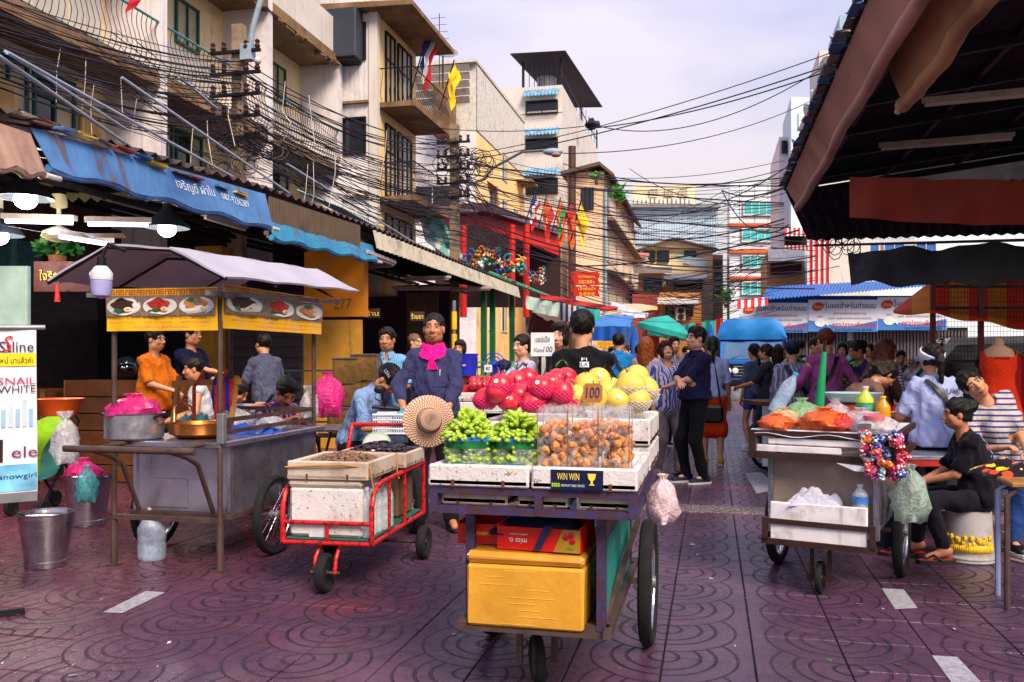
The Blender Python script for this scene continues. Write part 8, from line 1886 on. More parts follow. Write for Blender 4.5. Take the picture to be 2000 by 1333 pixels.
# bench table of the sellers, tumbler, bucket, bin, flip-flops
t=thing('bench_table','low steel-topped bench table with red legs on the right','bench',P(1830,885,6.6)*1); t.location.z=0; MW[t]=Matrix.Translation(t.location)@Matrix.Rotation(YAW,4,'Z'); t.rotation_euler=(0,0,YAW); zb9=.645
b=MB(); b.rbox((.05,.1,zb9),(1.05,.42,.035),.006); b.build('bench_top',M_STEEL,t); b=MB(); b.beam((-.47,-.1,zb9-.04),(.57,-.1,zb9-.04),.03,.04); b.build('apron',mat('bench_red','#a81c18',.5,dirt=.3),t)
for x in(-.45,.2,.55):
    for y in(-.09,.28):b=MB(); b.tube([(x,y,0),(x,y,zb9)],.014,7); b.build('leg',mat('bench_red','#a81c18')if x<0 else M_RUST,t)
for z in(.42,.25):b=MB(); b.tube([(-.45,-.09,z),(.55,-.09,z)],.010,6); b.build('stretcher',M_IRON,t)
b=MB(); b.tube([(-.45,.1,.6),(.1,-.08,.25)],.010,6); b.build('brace',M_GREY,t)
t=thing('tumbler','tall dark blue metal tumbler on the bench table','tumbler',P(1762,879,6.35)); b=MB(); b.lathe([(.032,0),(.034,.01),(.04,.1),(.045,.115),(.048,.19),(.048,.2),(.044,.2),(.001,.19)],22); b.build('body',mat('tumbler_blue','#12206c',.2,metal=.6,coat=.4),t)
def obox(label,c,s_,m,name,cat,taper=.85):
    t=thing(name,label,cat,c,YAW); b=MB(); a=s_[0]/2; d=s_[1]/2; k=taper; th_=.008
    pts=lambda f,z,i=0:[(-a*f+i,-d*f+i,z),(a*f-i,-d*f+i,z),(a*f-i,d*f-i,z),(-a*f+i,d*f-i,z)]
    b.add(pts(k,0)+pts(1,s_[2])+pts(1,s_[2],th_)+pts(k,.01,th_),[(3,2,1,0)]+[(i,(i+1)%4,4+(i+1)%4,4+i)for i in range(4)]+[(4+i,4+(i+1)%4,8+(i+1)%4,8+i)for i in range(4)]+[(8+i,8+(i+1)%4,12+(i+1)%4,12+i)for i in range(4)]+[(12,13,14,15)]); b.build('body',m,t)
    b=MB(); [b.beam(p,q,.014)for p,q in zip(pts(1,s_[2]),pts(1,s_[2])[1:]+pts(1,s_[2])[:1])]; b.build('rim',m,t); return t
g=GP(1745,1072); obox('dark navy plastic bin beside the seated woman',(g.x,g.y+.08,0),(.2,.2,.24),mat('bin_navy','#0e1430',.45),'waste_bin','bin')
g=GP(1700,1058); bag('white plastic bag on the ground beside the navy bin',(g.x,g.y+.1,0),.13,.24,F_WHITE,seed=81,inner=M_LEAF)
BKT=GP(1900,1100); t=thing('upturned_bucket','upturned paint-stained white bucket used as a seat','bucket',(BKT.x,BKT.y+.1,0)); m_=mat('bucket_white','#a8a4a8',.55,var=.15,scale=6,dirt=.45,dcol='#4a4244')
b=MB(); b.lathe([(.165,0),(.172,.008),(.168,.022),(.172,.03),(.166,.045),(.158,.05),(.142,.355),(.13,.365),(.001,.365)],30); b.build('body',m_,t); b=MB()
for i in range(26):a=-2.9+i*.085; b.ball((.153*math.cos(a),.153*math.sin(a),.14+.035*math.sin(i*1.9)),(.018,.018,.02),6,4)
for i in range(26):a=-2.9+i*.085; b.ball((.1555*math.cos(a),.1555*math.sin(a),.10),(.016,.016,.03),6,4)
prop(b.build('yellow_paint',mat('paint_yellow','#d8b01c',.6,var=.3,scale=40),t),kind='stuff')
def flipflop(label,g,rz):
    t=thing('flip_flop',label,'flip-flop',(g.x,g.y,0),rz); b=MB(); b.poly([(-.04,-.12,.001),(.03,-.125,.001),(.04,-.02,.001),(.05,.08,.001),(.02,.135,.001),(-.03,.13,.001),(-.05,.07,.001),(-.038,-.02,.001)],(0,0,.022)); b.build('sole',mat('black_rubber','#15141a',.7),t)
    b=MB(); b.poly([(-.03,-.11,.0235),(.022,-.115,.0235),(.03,-.02,.0235),(.038,.07,.0235),(.01,.12,.0235),(-.03,.115,.0235),(-.038,.06,.0235)],(0,0,.003)); b.build('insole',mat('insole_red','#a81c14',.7),t)
    for s_ in(-1,1):b=MB(); b.tube([(0,.085,.026),(s_*.03,.03,.06),(s_*.045,-.02,.022)],.008,6); b.build('strap',mat('black_rubber','#15141a'),t)
flipflop('loose black flip-flop with red insole in front of the bin',GP(1755,1086),R(80))
# goods on the right: clothes stall, vegetables, shoes
t=thing('metal_stool_frame','pale tubular stool frame at the right picture edge','stool',GP(1975,1190))
for x,y in((-.02,0),(.14,.05),(.02,.3),(.3,.3)):b=MB(); b.tube([(x,y,0),(x,y,.62),(x+.05,y,.66)],.016,8); b.build('leg',M_RUST if x<0 else mat('tube_pale','#8fa2c8',.4,metal=.3),t)
b=MB(); b.rbox((.2,.16,.69),(.42,.4,.03),.008); b.build('seat',M_WOOD,t); b=MB(); b.tube([(-.02,0,.28),(.3,.05,.2)],.012,7); b.build('stretcher',M_RUST,t)
crumple('black cloth with yellow and orange flowers on the right stool',P(1975,925,5.2),.42,.4,.08,cloth('flower_cloth','#1c1024','flower',['#e8c81c','#d8441c'],14),'flower_cloth','cloth',83)
t=thing('dress_form','orange-red sleeveless dress on a dressmaker dummy','mannequin',P(1950,800,8.4)); b=MB(); b.lathe([(.13,-.05),(.165,.05),(.15,.2),(.12,.33),(.145,.45),(.15,.52),(.12,.58),(.05,.62),(.045,.68),(.001,.7)],26,M=Matrix.Diagonal((1,.7,1))); b.build('torso',mat('dummy','#a8826a',.7),t)
b=MB()
def dr(a,c):
    an=a*6.2832; z=.56-.86*c; r=.152 if c<.25 else .135 if c<.4 else .14+(c-.4)*.22; r+=.004+(.018*math.sin(an*14)*max(0,c-.35)); zz=z+(-.16*max(0,math.cos(an+1.57)-.35)*1.2 if c<.05 else 0); return(r*math.cos(an),r*.72*math.sin(an),zz)
b.surf(dr,84,16,.004); b.build('dress',cloth('dress_red','#d03010'),t); b=MB(); b.tube([(0,0,-.9),(0,0,0)],.02,7); b.build('stand',M_IRON,t)
for k in range(7):
    t=thing('hanging_garment',['red garment hung behind the dress','dark garment hung right of the dress','striped red garment at the right edge','black garment on the mesh','purple garment on the mesh rail','dark red garment low on the rail','navy garment at the picture edge'][k],'garment',P(1985+(k%4)*14,690+(k//4)*30,8.9+k*.12)); b=MB(); b.surf(lambda a,c:(-.16+.32*a,.03*math.sin(a*12+k),-.62*c-.1*(2*a-1)**2*(1-c)),12,8,.01); b.build('cloth',cloth('garm%d'%k,['#a01c1c','#141420','#c0302c','#101014','#3c1c50','#5a1018','#141c40'][k],'hstripe' if k==2 else None,'#d8c8b8',18),t); b=MB(); b.tube([(-.15,0,-.08),(0,0,.02),(.15,0,-.08)],.006,5); b.build('hanger',M_GREY,t)
t=thing('stall_table','long stall table of shoes and cloth behind the sellers','table',base(1770,9.0),YAW); b=MB(); b.rbox((.2,.1,.82),(2.6,.7,.04),.006); b.build('table_top',M_PLANK,t); [MB().beam((x,y,0),(x,y,.8),.04).build('leg',M_IRON,t)for x in(-1,1.4)for y in(-.2,.4)]
b=MB(); b.bx(-1.05,1.45,-.26,-.24,.3,.8); b.build('skirt_cloth',mat('dark_red','#3a1416'),t)
for k in range(16):crumple('%s shoe or cloth item on the stall table'%['red','black','dark blue','crimson'][k%4],P(1690+k*14,798+(k%3)*7,8.9+(k%2)*.2),.16,.14,.09,cloth('item%d'%(k%4),['#b01c24','#121018','#1c2450','#8a1030'][k%4],'flower','#d8d0d8',30),'folded_cloth','cloth',90+k,10)['group']='cloth items on the stall table'
t=thing('vegetable_stall','low vegetable stall with leafy greens in the crowd','stall',base(1600,10.8),YAW); b=MB(); b.rbox((0,0,.85),(1.7,.7,.05),.006); b.build('table_top',M_PLANK,t); b=MB(); b.bx(-.8,.8,-.34,-.32,.1,.84); b.build('skirt_cloth',mat('tarp_grey','#b8bcc6'),t)
for k,(u,v)in enumerate(((1560,735),(1585,740),(1650,742),(1662,730),(1575,728))):plant('vegetable_bundle','bundle of leafy green vegetables on the stall, %s'%['far left','left of centre','right of the pink shirt','far right','behind the left bundle'][k],P(u,v+10,10.4+.1*k),.15,.18,M_LEAF,150,'vegetables',.09,seed=30+k)
t=thing('cardboard_stack','stack of flattened brown cardboard behind the children','cardboard',base(1800,15),YAW)
for k in range(14):b=MB(); b.box((random.uniform(-.05,.05),0,.72+k*.05),(.62+random.uniform(-.06,.06),.5,.03),rz=random.uniform(-.08,.08)); b.build('sheet',mat('cardboard','#9a6438'),t)
b=MB(); b.bx(-.32,.32,-.25,.25,0,.7); b.build('crate',mat('crate_red','#8a2418',.7),t)
CR=thing('parked_car','white pickup parked behind the mesh partition','car',base(1905,12.6),YAW+R(72)); M_CW=mat('car_white','#c9cdd6',.25,var=.05,coat=.5)
b=MB(); b.poly([(-.85,-2.2,.45),(-.85,2.3,.45),(-.85,2.35,.95),(-.85,.9,1.05),(-.85,.45,1.68),(-.85,-1.3,1.72),(-.85,-1.9,1.1),(-.85,-2.2,1.05)],(1.7,0,0)); b.build('body',M_CW,CR)
for s_ in(-1,1):
    for k,pp in enumerate(([(.75,1.08),(.38,1.58),(-.1,1.6),(-.1,1.08)],[(-.2,1.08),(-.2,1.6),(-1.2,1.62),(-1.6,1.1)])):b=MB(); b.poly([(s_*.855,y,z)for y,z in pp],(s_*.006,0,0)); b.build('side_window',mat('windscreen','#4d6f96')if 0 else M_PANED,CR)
    for y in(-1.4,1.5):wheel(CR,(s_*.78,y,.34),.34,.09,solid=True,world=False,hubm=M_GREY)
b=MB(); b.poly([(-.75,.92,1.1),(.75,.92,1.1),(.68,.52,1.64),(-.68,.52,1.64)],(0,.01,.01)); b.build('windscreen',M_PANED,CR); b=MB(); b.poly([(-.75,-1.93,1.12),(.75,-1.93,1.12),(.68,-1.4,1.68),(-.68,-1.4,1.68)],(0,-.01,.01)); b.build('rear_window',M_PANED,CR)
b=MB(); b.rbox((0,2.36,.6),(1.7,.12,.25),.03); b.build('bumper',M_GREY,CR)

# ------------------------------------------------------------------ people
def at(u,d):return base(u,d)
BLK,NVY,WHT=cloth('cloth_black','#0c0c14'),cloth('cloth_navy','#15173a'),cloth('cloth_white','#bfc3dc')
JEAN,DARKT,KHAKI=cloth('denim','#20304f'),cloth('dark_trousers','#0f0f1a'),cloth('khaki','#8c7c78')
S_BLK=mat('shoe_black','#0d0d14',.5)
FACE=R(180)+YAW
def collar(i,m):
    nk,fw,up,rt=i['neck'],i['fw'],i['up'],i['rt']; s_=i['s']
    def f(a,c):an=1.57+.28+a*5.72; r=(.066+.022*c)*s_; return nk+rt*r*math.cos(an)+fw*(r*1.02*math.sin(an)+.016)+up*(.048-.045*c-.028*max(0,math.sin(an))*(.5+c))
    b=MB(); b.surf(f,26,3,.005); b.build('collar',m,i['th'])
# seller with the pink scarf
i=person('seller in blue striped shirt with pink neck scarf behind the red trolley',at(848,7.3),FACE-R(6),1.72,fat=.045,skin='brown',res=.014,headres=.0055,shirt=cloth('seller_shirt','#3a3c68','vstripe','#22244a',70,.8),sleeve=.80,hem=-.14,bottom=DARKT,barefoot=True,hair='crop',hands={1:(.20,.26,.98),-1:(-.16,.30,.96)},elbow={1:(.9,-.3,-.2),-1:(-.9,-.3,-.2)},feet={1:(.12,.0,.08),-1:(-.18,.18,.08)},head=(R(4),R(4),0),curl=1.2,thick=1.08)
b=MB(); nk,fw,up,rt=i['neck'],i['fw'],i['up'],i['rt']
def scarf(a,c):
    an=a*6.2832; r=.074+.034*c+.008*math.sin(an*9+c*4); return nk+rt*r*1.0*math.cos(an)+fw*(r*.9*math.sin(an)+.024+.012*c)+up*(.060-.075*c-.055*max(0,math.sin(an))*(c+.35)+.006*math.sin(an*7))
b.surf(scarf,44,8,.01); PK=cloth('pink_scarf','#e8148c',fold=.9); sc_=b.build('scarf',PK,i['th'])
kp=nk+fw*.135-up*.075; b=MB(); b.ball(kp,(.024,.02,.024),12,8,jit=.08); b.build('knot',PK,sc_)
for s_ in(-1,.25):b=MB(); b.surf(lambda a,c:kp+rt*(s_*.018*(1+c)+(a-.5)*(.02+.03*c))-up*(.01+.075*c)+fw*(.012+.006*math.sin(a*9)),5,5,.006); b.build('tail',PK,sc_)
b=MB(); pf=onto(i,'shirt',lambda x,y:i['chest']+rt*x+up*y,fw,.008); b.tube([pf(-.075,.03),pf(-.075,-.02)],.004,6); b.build('pen',M_WHITETIN,i['th'])
b=MB(); b.surf(lambda a,c:pf(-.13+.1*a,.0-.11*c),6,6,.003); b.build('pocket',cloth('seller_shirt','#3a3c68'),i['th'])
# capped man bending over the basket
i=person('man in pale blue shirt and dark cap bent over the basket',at(692,7.6),FACE+R(62),1.66,res=.018,pelvis=(0,0,.66),lean=(.35,0),lean2=(.55,0),head=(0,-R(22),0),shirt=cloth('paleblue','#7f9ccc','vstripe','#5a78b0',60),sleeve=.55,bottom=DARKT,cap=cloth('cap_navy','#0d1024'),hair='short',hands={1:(.12,.5,.80),-1:(-.1,.48,.80)},feet={1:(.14,.4,.08),-1:(-.14,.36,.08)},shoes=S_BLK)
hl=i['hl']; lettering('LDN',M_TW,i['th'],lambda x,y:hl(.094,x-.01,.075+y),0,0,.07,.03,world=False)
# man with bag strap
i=person('man in light blue open-necked shirt with brown bag strap',at(757,9.6),FACE+R(2),1.68,skin='brown',res=.02,shirt=cloth('lightblue','#4f86b8','plaid','#7ab0d8',40),bottom=DARKT,open_neck=.10,hands={1:(.05,.26,1.06),-1:(-.12,.28,1.06)},head=(R(-8),0,0),shoes=S_BLK)
strap(i,[i['neck']+i['rt']*.11+i['fw']*.1,i['chest']+i['fw']*.2,i['waist']-i['rt']*.12+i['fw']*.15],.035,mat('brown_strap','#4a2418',.7))
person('bald bearded man in black shirt reading in the gloom',at(808,13),FACE+R(60),1.72,skin='light',res=.022,shirt=BLK,bottom=DARKT,hair='crop',hcol='#6a5040',glasses=True,hands={1:(.1,.35,1.1),-1:(-.1,.35,1.1)})
# plaid-shirted customer and woman with phone
PLAID=cloth('plaid','#a01c2c','plaid',['#2a3ca8','#d8c8d8','#26308c'],17,.6)
i=person('moustached man in red and blue plaid shirt eating at the folding table',at(530,8.05),FACE+R(50),1.68,skin='brown',res=.017,headres=.0065,pelvis=(0,0,.46),lean=(.18,0),lean2=(.32,0),head=(R(-10),-R(22),0),shirt=PLAID,bottom=cloth('dark_jean','#161c3c'),hair='short',hands={1:(.14,.42,.84),-1:(-.06,.40,.84)},feet={1:(.14,.42,.08),-1:(-.14,.36,.08)},shoes=S_BLK)
hl=i['hl']; b=MB(); b.tube([hl(-.026,.088,-.058),hl(0,.1,-.052),hl(.026,.088,-.058)],.006,6); b.build('moustache',hair_mat('hair_120c0b','#120c0b'),i['th'])
g=at(530,8.05); stool('red stool under the plaid-shirted man',(g.x,g.y,0),mat('red_plastic','#b01c1c',.4),.40)
i=person('young woman in grey T-shirt looking at her phone',at(424,8.9),FACE+R(80),1.58,fem=True,res=.019,pelvis=(0,0,.46),lean=(.2,0),lean2=(.35,0),head=(0,-R(16),0),shirt=cloth('pale_grey','#9a9ab0'),bottom=DARKT,hair='pony',hands={1:(.06,.46,.92),-1:(-.04,.44,.92)},feet={1:(.12,.4,.08),-1:(-.12,.36,.08)},shoes=S_BLK)
b=MB(); c_=i['hd'][1]+Vector((-.04,.12,.05)); b.rbox(c_,(.075,.012,.15),.004,M=Matrix.Rotation(R(-35),3,'X')); ph_=prop(b.build('mobile_phone',mat('phone_black','#0a0a12',.15,coat=.5)),'black mobile phone in the hand of the grey-shirted woman','phone'); ph_.matrix_world=MW[i['th']]
g=at(424,8.9); stool('dark stool under the woman with the phone',(g.x,g.y,0),mat('dark_plastic','#0c0c0e',.3),.40)
person('man in grey shirt with sunglasses on his cap, seen from the side',at(522,10.6),YAW+R(50),1.66,fat=.03,res=.021,shirt=cloth('grey_shirt','#4c5068','vstripe','#383c54',50),bottom=DARKT,hair='short',hands={1:(.2,.3,1.0),-1:(-.2,.3,1.0)},lean=(.1,0),shoes=S_BLK)
person('heavy man in orange T-shirt behind the plank counter',at(300,9.6),FACE+R(75),1.68,fat=.06,res=.02,shirt=cloth('orange_tee','#c8660c'),bottom=DARKT,hair='short',glasses=True,hands={1:(.15,.35,1.05),-1:(-.15,.35,1.05)},legs=True)
person('tall man in dark T-shirt beside the man in orange',at(372,10.2),FACE+R(70),1.76,res=.021,shirt=NVY,bottom=DARKT,hair='short',glasses=True,hands={1:(.2,.5,1.25),-1:(-.2,.3,1.0)})
person('man in white tank top sitting beyond the red rack',at(398,9.4),FACE-R(70),1.62,res=.02,skin='brown',pelvis=(0,0,.62),shirt=cloth('tank_white','#c4c4cc'),sleeve=0,bottom=DARKT,hair='crop',lean=(.12,0),feet={1:(.1,.35,.08),-1:(-.1,.3,.08)},hands={1:(.2,.3,.75),-1:(-.2,.3,.75)}); g=at(398,9.4); stool('brown stool under the man in the tank top',(g.x,g.y,0),M_PLANK,.56)
# fruit vendor from behind
i=person('young man in black T-shirt with white logo seen from behind',at(1137,6.5),YAW+R(3),1.70,fat=.02,skin='tan',res=.015,headres=.0065,shirt=BLK,sleeve=.5,hem=-.16,bottom=JEAN,hair='short',hands={1:(.26,.12,.86),-1:(-.26,.1,.86)},head=(R(-6),R(-3),0),thick=1.02,shoes=S_BLK)
pf=onto(i,'shirt',lambda x,y:i['chest']+i['rt']*x+i['up']*y,-i['fw'],.008); LW=mat('logo_white','#d0d4dc',.6); lettering('FI',LW,i['th'],pf,.0,.128,.042,.022,world=False)
b=MB(); b.surf(lambda a,c:pf(-.034+.068*a,.07+.04*c),8,5); b.build('logo_block',LW,i['th']); pf2=onto(i,'shirt',lambda x,y:i['chest']+i['rt']*x+i['up']*y,-i['fw'],.011); lettering('LA',BLK,i['th'],pf2,0,.09,.05,.024,world=False)
i=person('woman in white printed T-shirt with camera and blue bag strap',at(1022,9.2),FACE-R(-62)-R(120),1.60,fem=True,fat=.03,skin='light',res=.019,shirt=cloth('white_tee','#b4bcdc'),bottom=DARKT,hair='bun',hands={1:(.05,.38,1.0),-1:(-.05,.36,1.0)},head=(R(10),0,0),shoes=S_BLK)
strap(i,[i['neck']-i['rt']*.1+i['fw']*.05,i['chest']+i['fw']*.16,i['waist']+i['rt']*.1+i['fw']*.15],.012,S_BLK); b=MB(); b.rbox(i['waist']+i['fw']*.2+i['up']*.14,(.1,.07,.08),.01); b.build('camera',S_BLK,i['th'])
person('young man with fringe in black shirt behind the sign board',at(1095,8.8),FACE-R(25),1.70,skin='light',res=.021,shirt=BLK,bottom=DARKT,hair='bob',shoes=S_BLK); person('woman in white sitting behind the foam display table',at(985,9.9),FACE-R(70),1.55,fem=True,res=.022,pelvis=(0,0,.62),shirt=WHT,bottom=DARKT,hair='bun',feet={1:(.1,.35,.08),-1:(-.1,.3,.08)},hands={1:(.1,.4,.9),-1:(-.1,.4,.9)}); g=at(985,9.9); stool('green stool under the woman in white',(g.x,g.y,0),mat('post_green','#176038'),.56)
i=person('man in bright blue polo walking away with a dark shoulder strap',at(1208,13.6),YAW-R(8),1.74,res=.022,shirt=cloth('blue_polo','#1f7cc0'),bottom=cloth('navy_trousers','#121a30'),shoes=S_BLK,feet={1:(.1,.1,.08),-1:(-.1,-.08,.1)})
strap(i,[i['neck']-i['rt']*.09-i['fw']*.09,i['chest']-i['fw']*.2,i['waist']+i['rt']*.15-i['fw']*.1],.05,mat('maroon_strap','#2c1420',.7))
i=person('woman with long auburn hair in a pale mauve blouse, seen from behind',at(1262,11.6),YAW-R(25),1.64,fem=True,fat=.045,skin='pale',res=.019,shirt=cloth('mauve','#a89cb0'),bottom=DARKT,hair='long',hcol='#8a4418',shoes=S_BLK)
strap(i,[i['neck']-i['fw']*.1-i['rt']*.05,i['chest']-i['fw']*.18+i['rt']*.06,i['waist']+i['rt']*.16-i['fw']*.08],.03,S_BLK)
for k,(u,d,H_,l,c,hr,rz,fm)in enumerate(((1316,14,1.70,'man in grey shirt standing behind the laughing woman','#8a8494','short',10,0),(1158,16,1.6,'grey-haired woman in white blouse in the far crowd','#c8c4c4','bob',0,1),(1172,13.5,1.35,'short person in pink half hidden by the black T-shirt','#b87880','bob',-10,1),(1248,17,1.62,'person in dark blue under the furled umbrella','#1c2858','short',170,0),(1228,20,1.66,'woman in tan looking left in the far crowd','#b08a78','bun',-60,1),(1340,18,1.6,'person in patterned blue shirt far up the street','#6a7ca8','short',20,0),(1368,20,1.68,'person in white far behind the couple','#b4b4c0','short',0,0),(1195,18,1.6,'woman in cream far behind the man in blue','#c0a890','bob',20,1),(1288,22,1.65,'person in black far up the street near the teal umbrella','#141420','short',160,0))):
    person(l,at(u,d),FACE+R(rz),H_,fem=bool(fm),skin='light',res=.028,shirt=cloth('crowd%d'%k,c),bottom=DARKT,hair=hr,hcol='#8a8488' if k==1 else '#120c0b',shoes=S_BLK)
# laughing woman and man with folded arms
i=person('laughing woman in striped white blouse and beige trousers',at(1303,10.4),FACE-R(-14),1.56,fem=True,fat=.055,skin='tan',res=.016,headres=.006,shirt=cloth('stripe_blouse','#b4bcdc','vstripe',['#4c5a9c','#8c1c4c'],15,.5),sleeve=.75,hem=-.20,open_neck=.06,bottom=KHAKI,barefoot=True,hair='bob',hcol='#2a1010',mouth=1,head=(R(-6),R(10),R(8)),thick=1.12,feet={1:(.13,0,.08),-1:(-.13,.05,.08)})
i=person('man in navy polo and black trousers with folded arms and glasses',at(1357,9.75),FACE-R(68),1.70,fat=.035,skin='light',res=.0155,headres=.006,shirt=cloth('navy_polo','#17153c'),sleeve=.5,hem=.02,bottom=BLK,shoes=mat('sneaker_navy','#161c38',.6),hair='short',glasses=True,hands={1:(-.10,.26,1.13),-1:(.12,.25,1.09)},elbow={1:(1,.1,-.6),-1:(-1,.1,-.6)},lean=(-.06,0),feet={1:(.1,.05,.08),-1:(-.1,-.05,.08)},curl=.6)
b=MB(); w_=i['pv']+i['up']*.03; b.tube([w_+Vector((.178*math.cos(a),.148*math.sin(a),0))for a in np.linspace(0,6.283,25)[:-1]],.02,6,closed=True); b.build('belt',S_BLK,i['th'])
i=person('woman with dark ponytail in pale blue top and orange skirt',at(1392,11.4),YAW-R(10),1.64,fem=True,res=.02,shirt=cloth('pale_blue_top','#aab4dc'),bottom=cloth('orange_skirt','#d8400c'),skirt=1.1,hair='pony',hcol='#16241c',hem=.0,shoes=mat('shoe_yellow','#b08820',.6))
t=thing('handbag','black leather handbag hanging beside the woman in the orange skirt','bag',P(1392,825,10.9)); b=MB(); b.rbox((0,0,.1),(.26,.12,.22),.03); b.build('body',mat('black_leather','#0b0b10',.3,coat=.2),t); b=MB(); b.tube([(-.1,0,.2),(-.06,0,.5),(.0,.1,.85),(.06,0,.5),(.1,0,.2)],.012,6); b.build('strap',mat('black_leather','#0b0b10'),t)
for q_ in PEOPLE:
    if any(w_ in q_['th']['label']for w_ in('striped shirt','light blue open','plaid','grey shirt','polo','capped','dark cap'))and 'shirt' in q_['ch']:collar(q_,q_['ch']['shirt'].data.materials[0])
# right-hand crowd
i=person('girl in blue denim shorts and grey top seen from behind',at(1474,13.2),YAW+R(25),1.58,fem=True,skin='tan',res=.021,shirt=cloth('grey_top','#4c5870'),bottom=cloth('denim_blue','#2c50a0'),leg=.22,hair='pony',hem=-.02,shoes=mat('shoe_white','#b8b8c4',.6))
i=person('girl with armband in dark top beside the one in shorts',at(1498,12.4),YAW+R(60),1.56,fem=True,skin='tan',res=.021,shirt=cloth('char_top','#34343c'),bottom=JEAN,hair='pony',hcol='#2c1410',hands={1:(.1,.35,1.0),-1:(-.1,.35,1.0)},shoes=S_BLK)
b=MB(); a_=i['sh'][1].lerp(i['el'][1],.6); b.tube([a_.lerp(i['el'][1],t_)for t_ in(0,.45)],.068,12); b.build('armband',M_RED,i['th'])
i=person('man in blue cap and striped grey shirt with a bag strap',at(1548,10.2),YAW-R(5),1.56,res=.019,fat=.02,shirt=cloth('stripe_grey','#6c6c84','vstripe','#a8a8c0',26),sleeve=.9,bottom=DARKT,cap=cloth('cap_blue_c','#1c2470'),hair='short',shoes=S_BLK)
strap(i,[i['neck']-i['rt']*.1-i['fw']*.1,i['chest']-i['fw']*.2,i['waist']+i['rt']*.16-i['fw']*.08],.05,S_BLK)
person('balding man in dark vest and white shirt near the truck',at(1562,14.5),YAW+R(10),1.68,fat=.03,skin='tan',res=.024,shirt=cloth('vest_dark','#1c2440'),bottom=DARKT,hair='bald',shoes=S_BLK)
i=person('man with dyed brown hair in pink shirt and dark sling strap',at(1614,9.9),YAW+R(4),1.68,fat=.03,res=.018,skin='tan',shirt=cloth('pink_shirt','#9c4a88'),sleeve=.85,hem=-.2,bottom=cloth('navy_trousers','#121a30'),hair='short',hcol='#5a2410',hands={1:(.3,.2,1.0),-1:(-.3,.2,1.02)},shoes=S_BLK)
strap(i,[i['neck']+i['rt']*.1-i['fw']*.1,i['chest']-i['fw']*.2,i['waist']-i['rt']*.16-i['fw']*.08],.045,S_BLK)
person('woman with bun in purple top looking down at vegetables',at(1682,10.6),FACE-R(-80)-R(160),1.58,fem=True,fat=.02,skin='brown',res=.021,shirt=cloth('purple_top','#3c1c5c'),bottom=DARKT,hair='bun',head=(0,-R(18),0),shoes=S_BLK)
person('woman with long reddish hair in dark brown top facing right',at(1712,9.0),YAW-R(78),1.56,fem=True,fat=.02,skin='light',res=.019,shirt=cloth('brown_top','#2c1814'),sleeve=.6,bottom=DARKT,hair='long',hcol='#4a1c10',hands={1:(.15,.3,.92),-1:(-.15,.3,.92)},lean=(.15,0),shoes=S_BLK)
person('woman with dark ponytail in striped top behind the red-haired one',at(1732,9.9),YAW-R(60),1.52,fem=True,res=.022,shirt=cloth('stripe_top','#b0b0c8','hstripe','#2c3468',30),bottom=JEAN,hair='pony',hcol='#2c1812',shoes=S_BLK)
person('boy in blue T-shirt standing by the cardboard stack',at(1757,14.2),FACE-R(10),1.5,skin='light',res=.025,shirt=cloth('boy_blue','#24406c'),bottom=JEAN,hair='short',head=(0,-R(15),0),hands={1:(.05,.25,.9),-1:(-.05,.25,.9)},shoes=S_BLK); person('small child in striped T-shirt beside the boy in blue',at(1777,13.8),FACE-R(-60)-R(130),1.22,skin='light',res=.025,shirt=cloth('kid_stripe','#b8a080','hstripe','#2c1c1c',22),bottom=JEAN,hair='short',hands={1:(.05,.25,.8),-1:(-.05,.25,.8)},shoes=S_BLK)
person('man in dark clothes behind the head-scarfed woman',at(1842,12.5),FACE+R(20),1.62,res=.025,shirt=BLK,bottom=DARKT,hair='short',shoes=S_BLK); person('man with brown hair bending in blue behind the stall',at(1872,10.5),FACE+R(60),1.6,res=.023,pelvis=(0,0,.7),lean=(.4,0),skin='tan',shirt=cloth('blue_work','#1c4c9c'),bottom=DARKT,hair='short',hcol='#2c140c',feet={1:(.1,.3,.08),-1:(-.1,.25,.08)},shoes=S_BLK)
for k,(u,d,H_,l,c,hr,rz,fm)in enumerate(((1520,16,1.62,'woman in pale yellow top standing near the truck','#d8c88c','long',150,1),(1592,13,1.66,'man in white shirt beyond the vegetable stall','#c8ccd8','short',20,0),(1646,13.5,1.6,'woman in light pink beyond the vegetable stall','#d89cb0','bob',-30,1),(1662,16,1.68,'man in sky blue shirt in front of the kiosk shutter','#7ab0dc','short',60,0),(1700,14.5,1.6,'woman in orange top near the kiosk shutter','#d8743c','bun',-50,1),(1735,17,1.7,'man in cream shirt near the kiosk shutter','#d8ccb4','short',10,0),(900,12.5,1.62,'woman in dark red behind the fruit seller','#5a1c24','bob',-20,1),(1075,14,1.66,'man in white polo under the stall roof','#c4c8d4','short',30,0))):
    person(l,at(u,d),FACE+R(rz),H_,fem=bool(fm),skin='tan',res=.026,shirt=cloth('crowdr%d'%k,c),bottom=[DARKT,JEAN][k%2],hair=hr,hcol='#1c100c',shoes=S_BLK)
# woman crouched over the basin
i=person('woman in taupe top and shorts crouched over her knees by the basin',at(1642,7.4),YAW-R(80),1.6,fem=True,fat=.02,skin='tan',res=.017,pelvis=(0,0,.76),lean=(.45,0),lean2=(.75,0),head=(0,-R(5),0),shirt=cloth('taupe','#6c5048'),sleeve=.5,bottom=cloth('taupe_shorts','#5a4640'),leg=.35,hair='pony',hcol='#1c1010',hands={1:(.12,.40,.80),-1:(-.1,.40,.82)},feet={1:(.12,.40,.74),-1:(-.10,.34,.74)},shoes=mat('sneaker_dark','#141c34',.6)); g=at(1642,7.4); stool('tall dark stool under the crouched woman',(g.x,g.y,0),mat('dark_plastic','#0c0c0e'),.66)
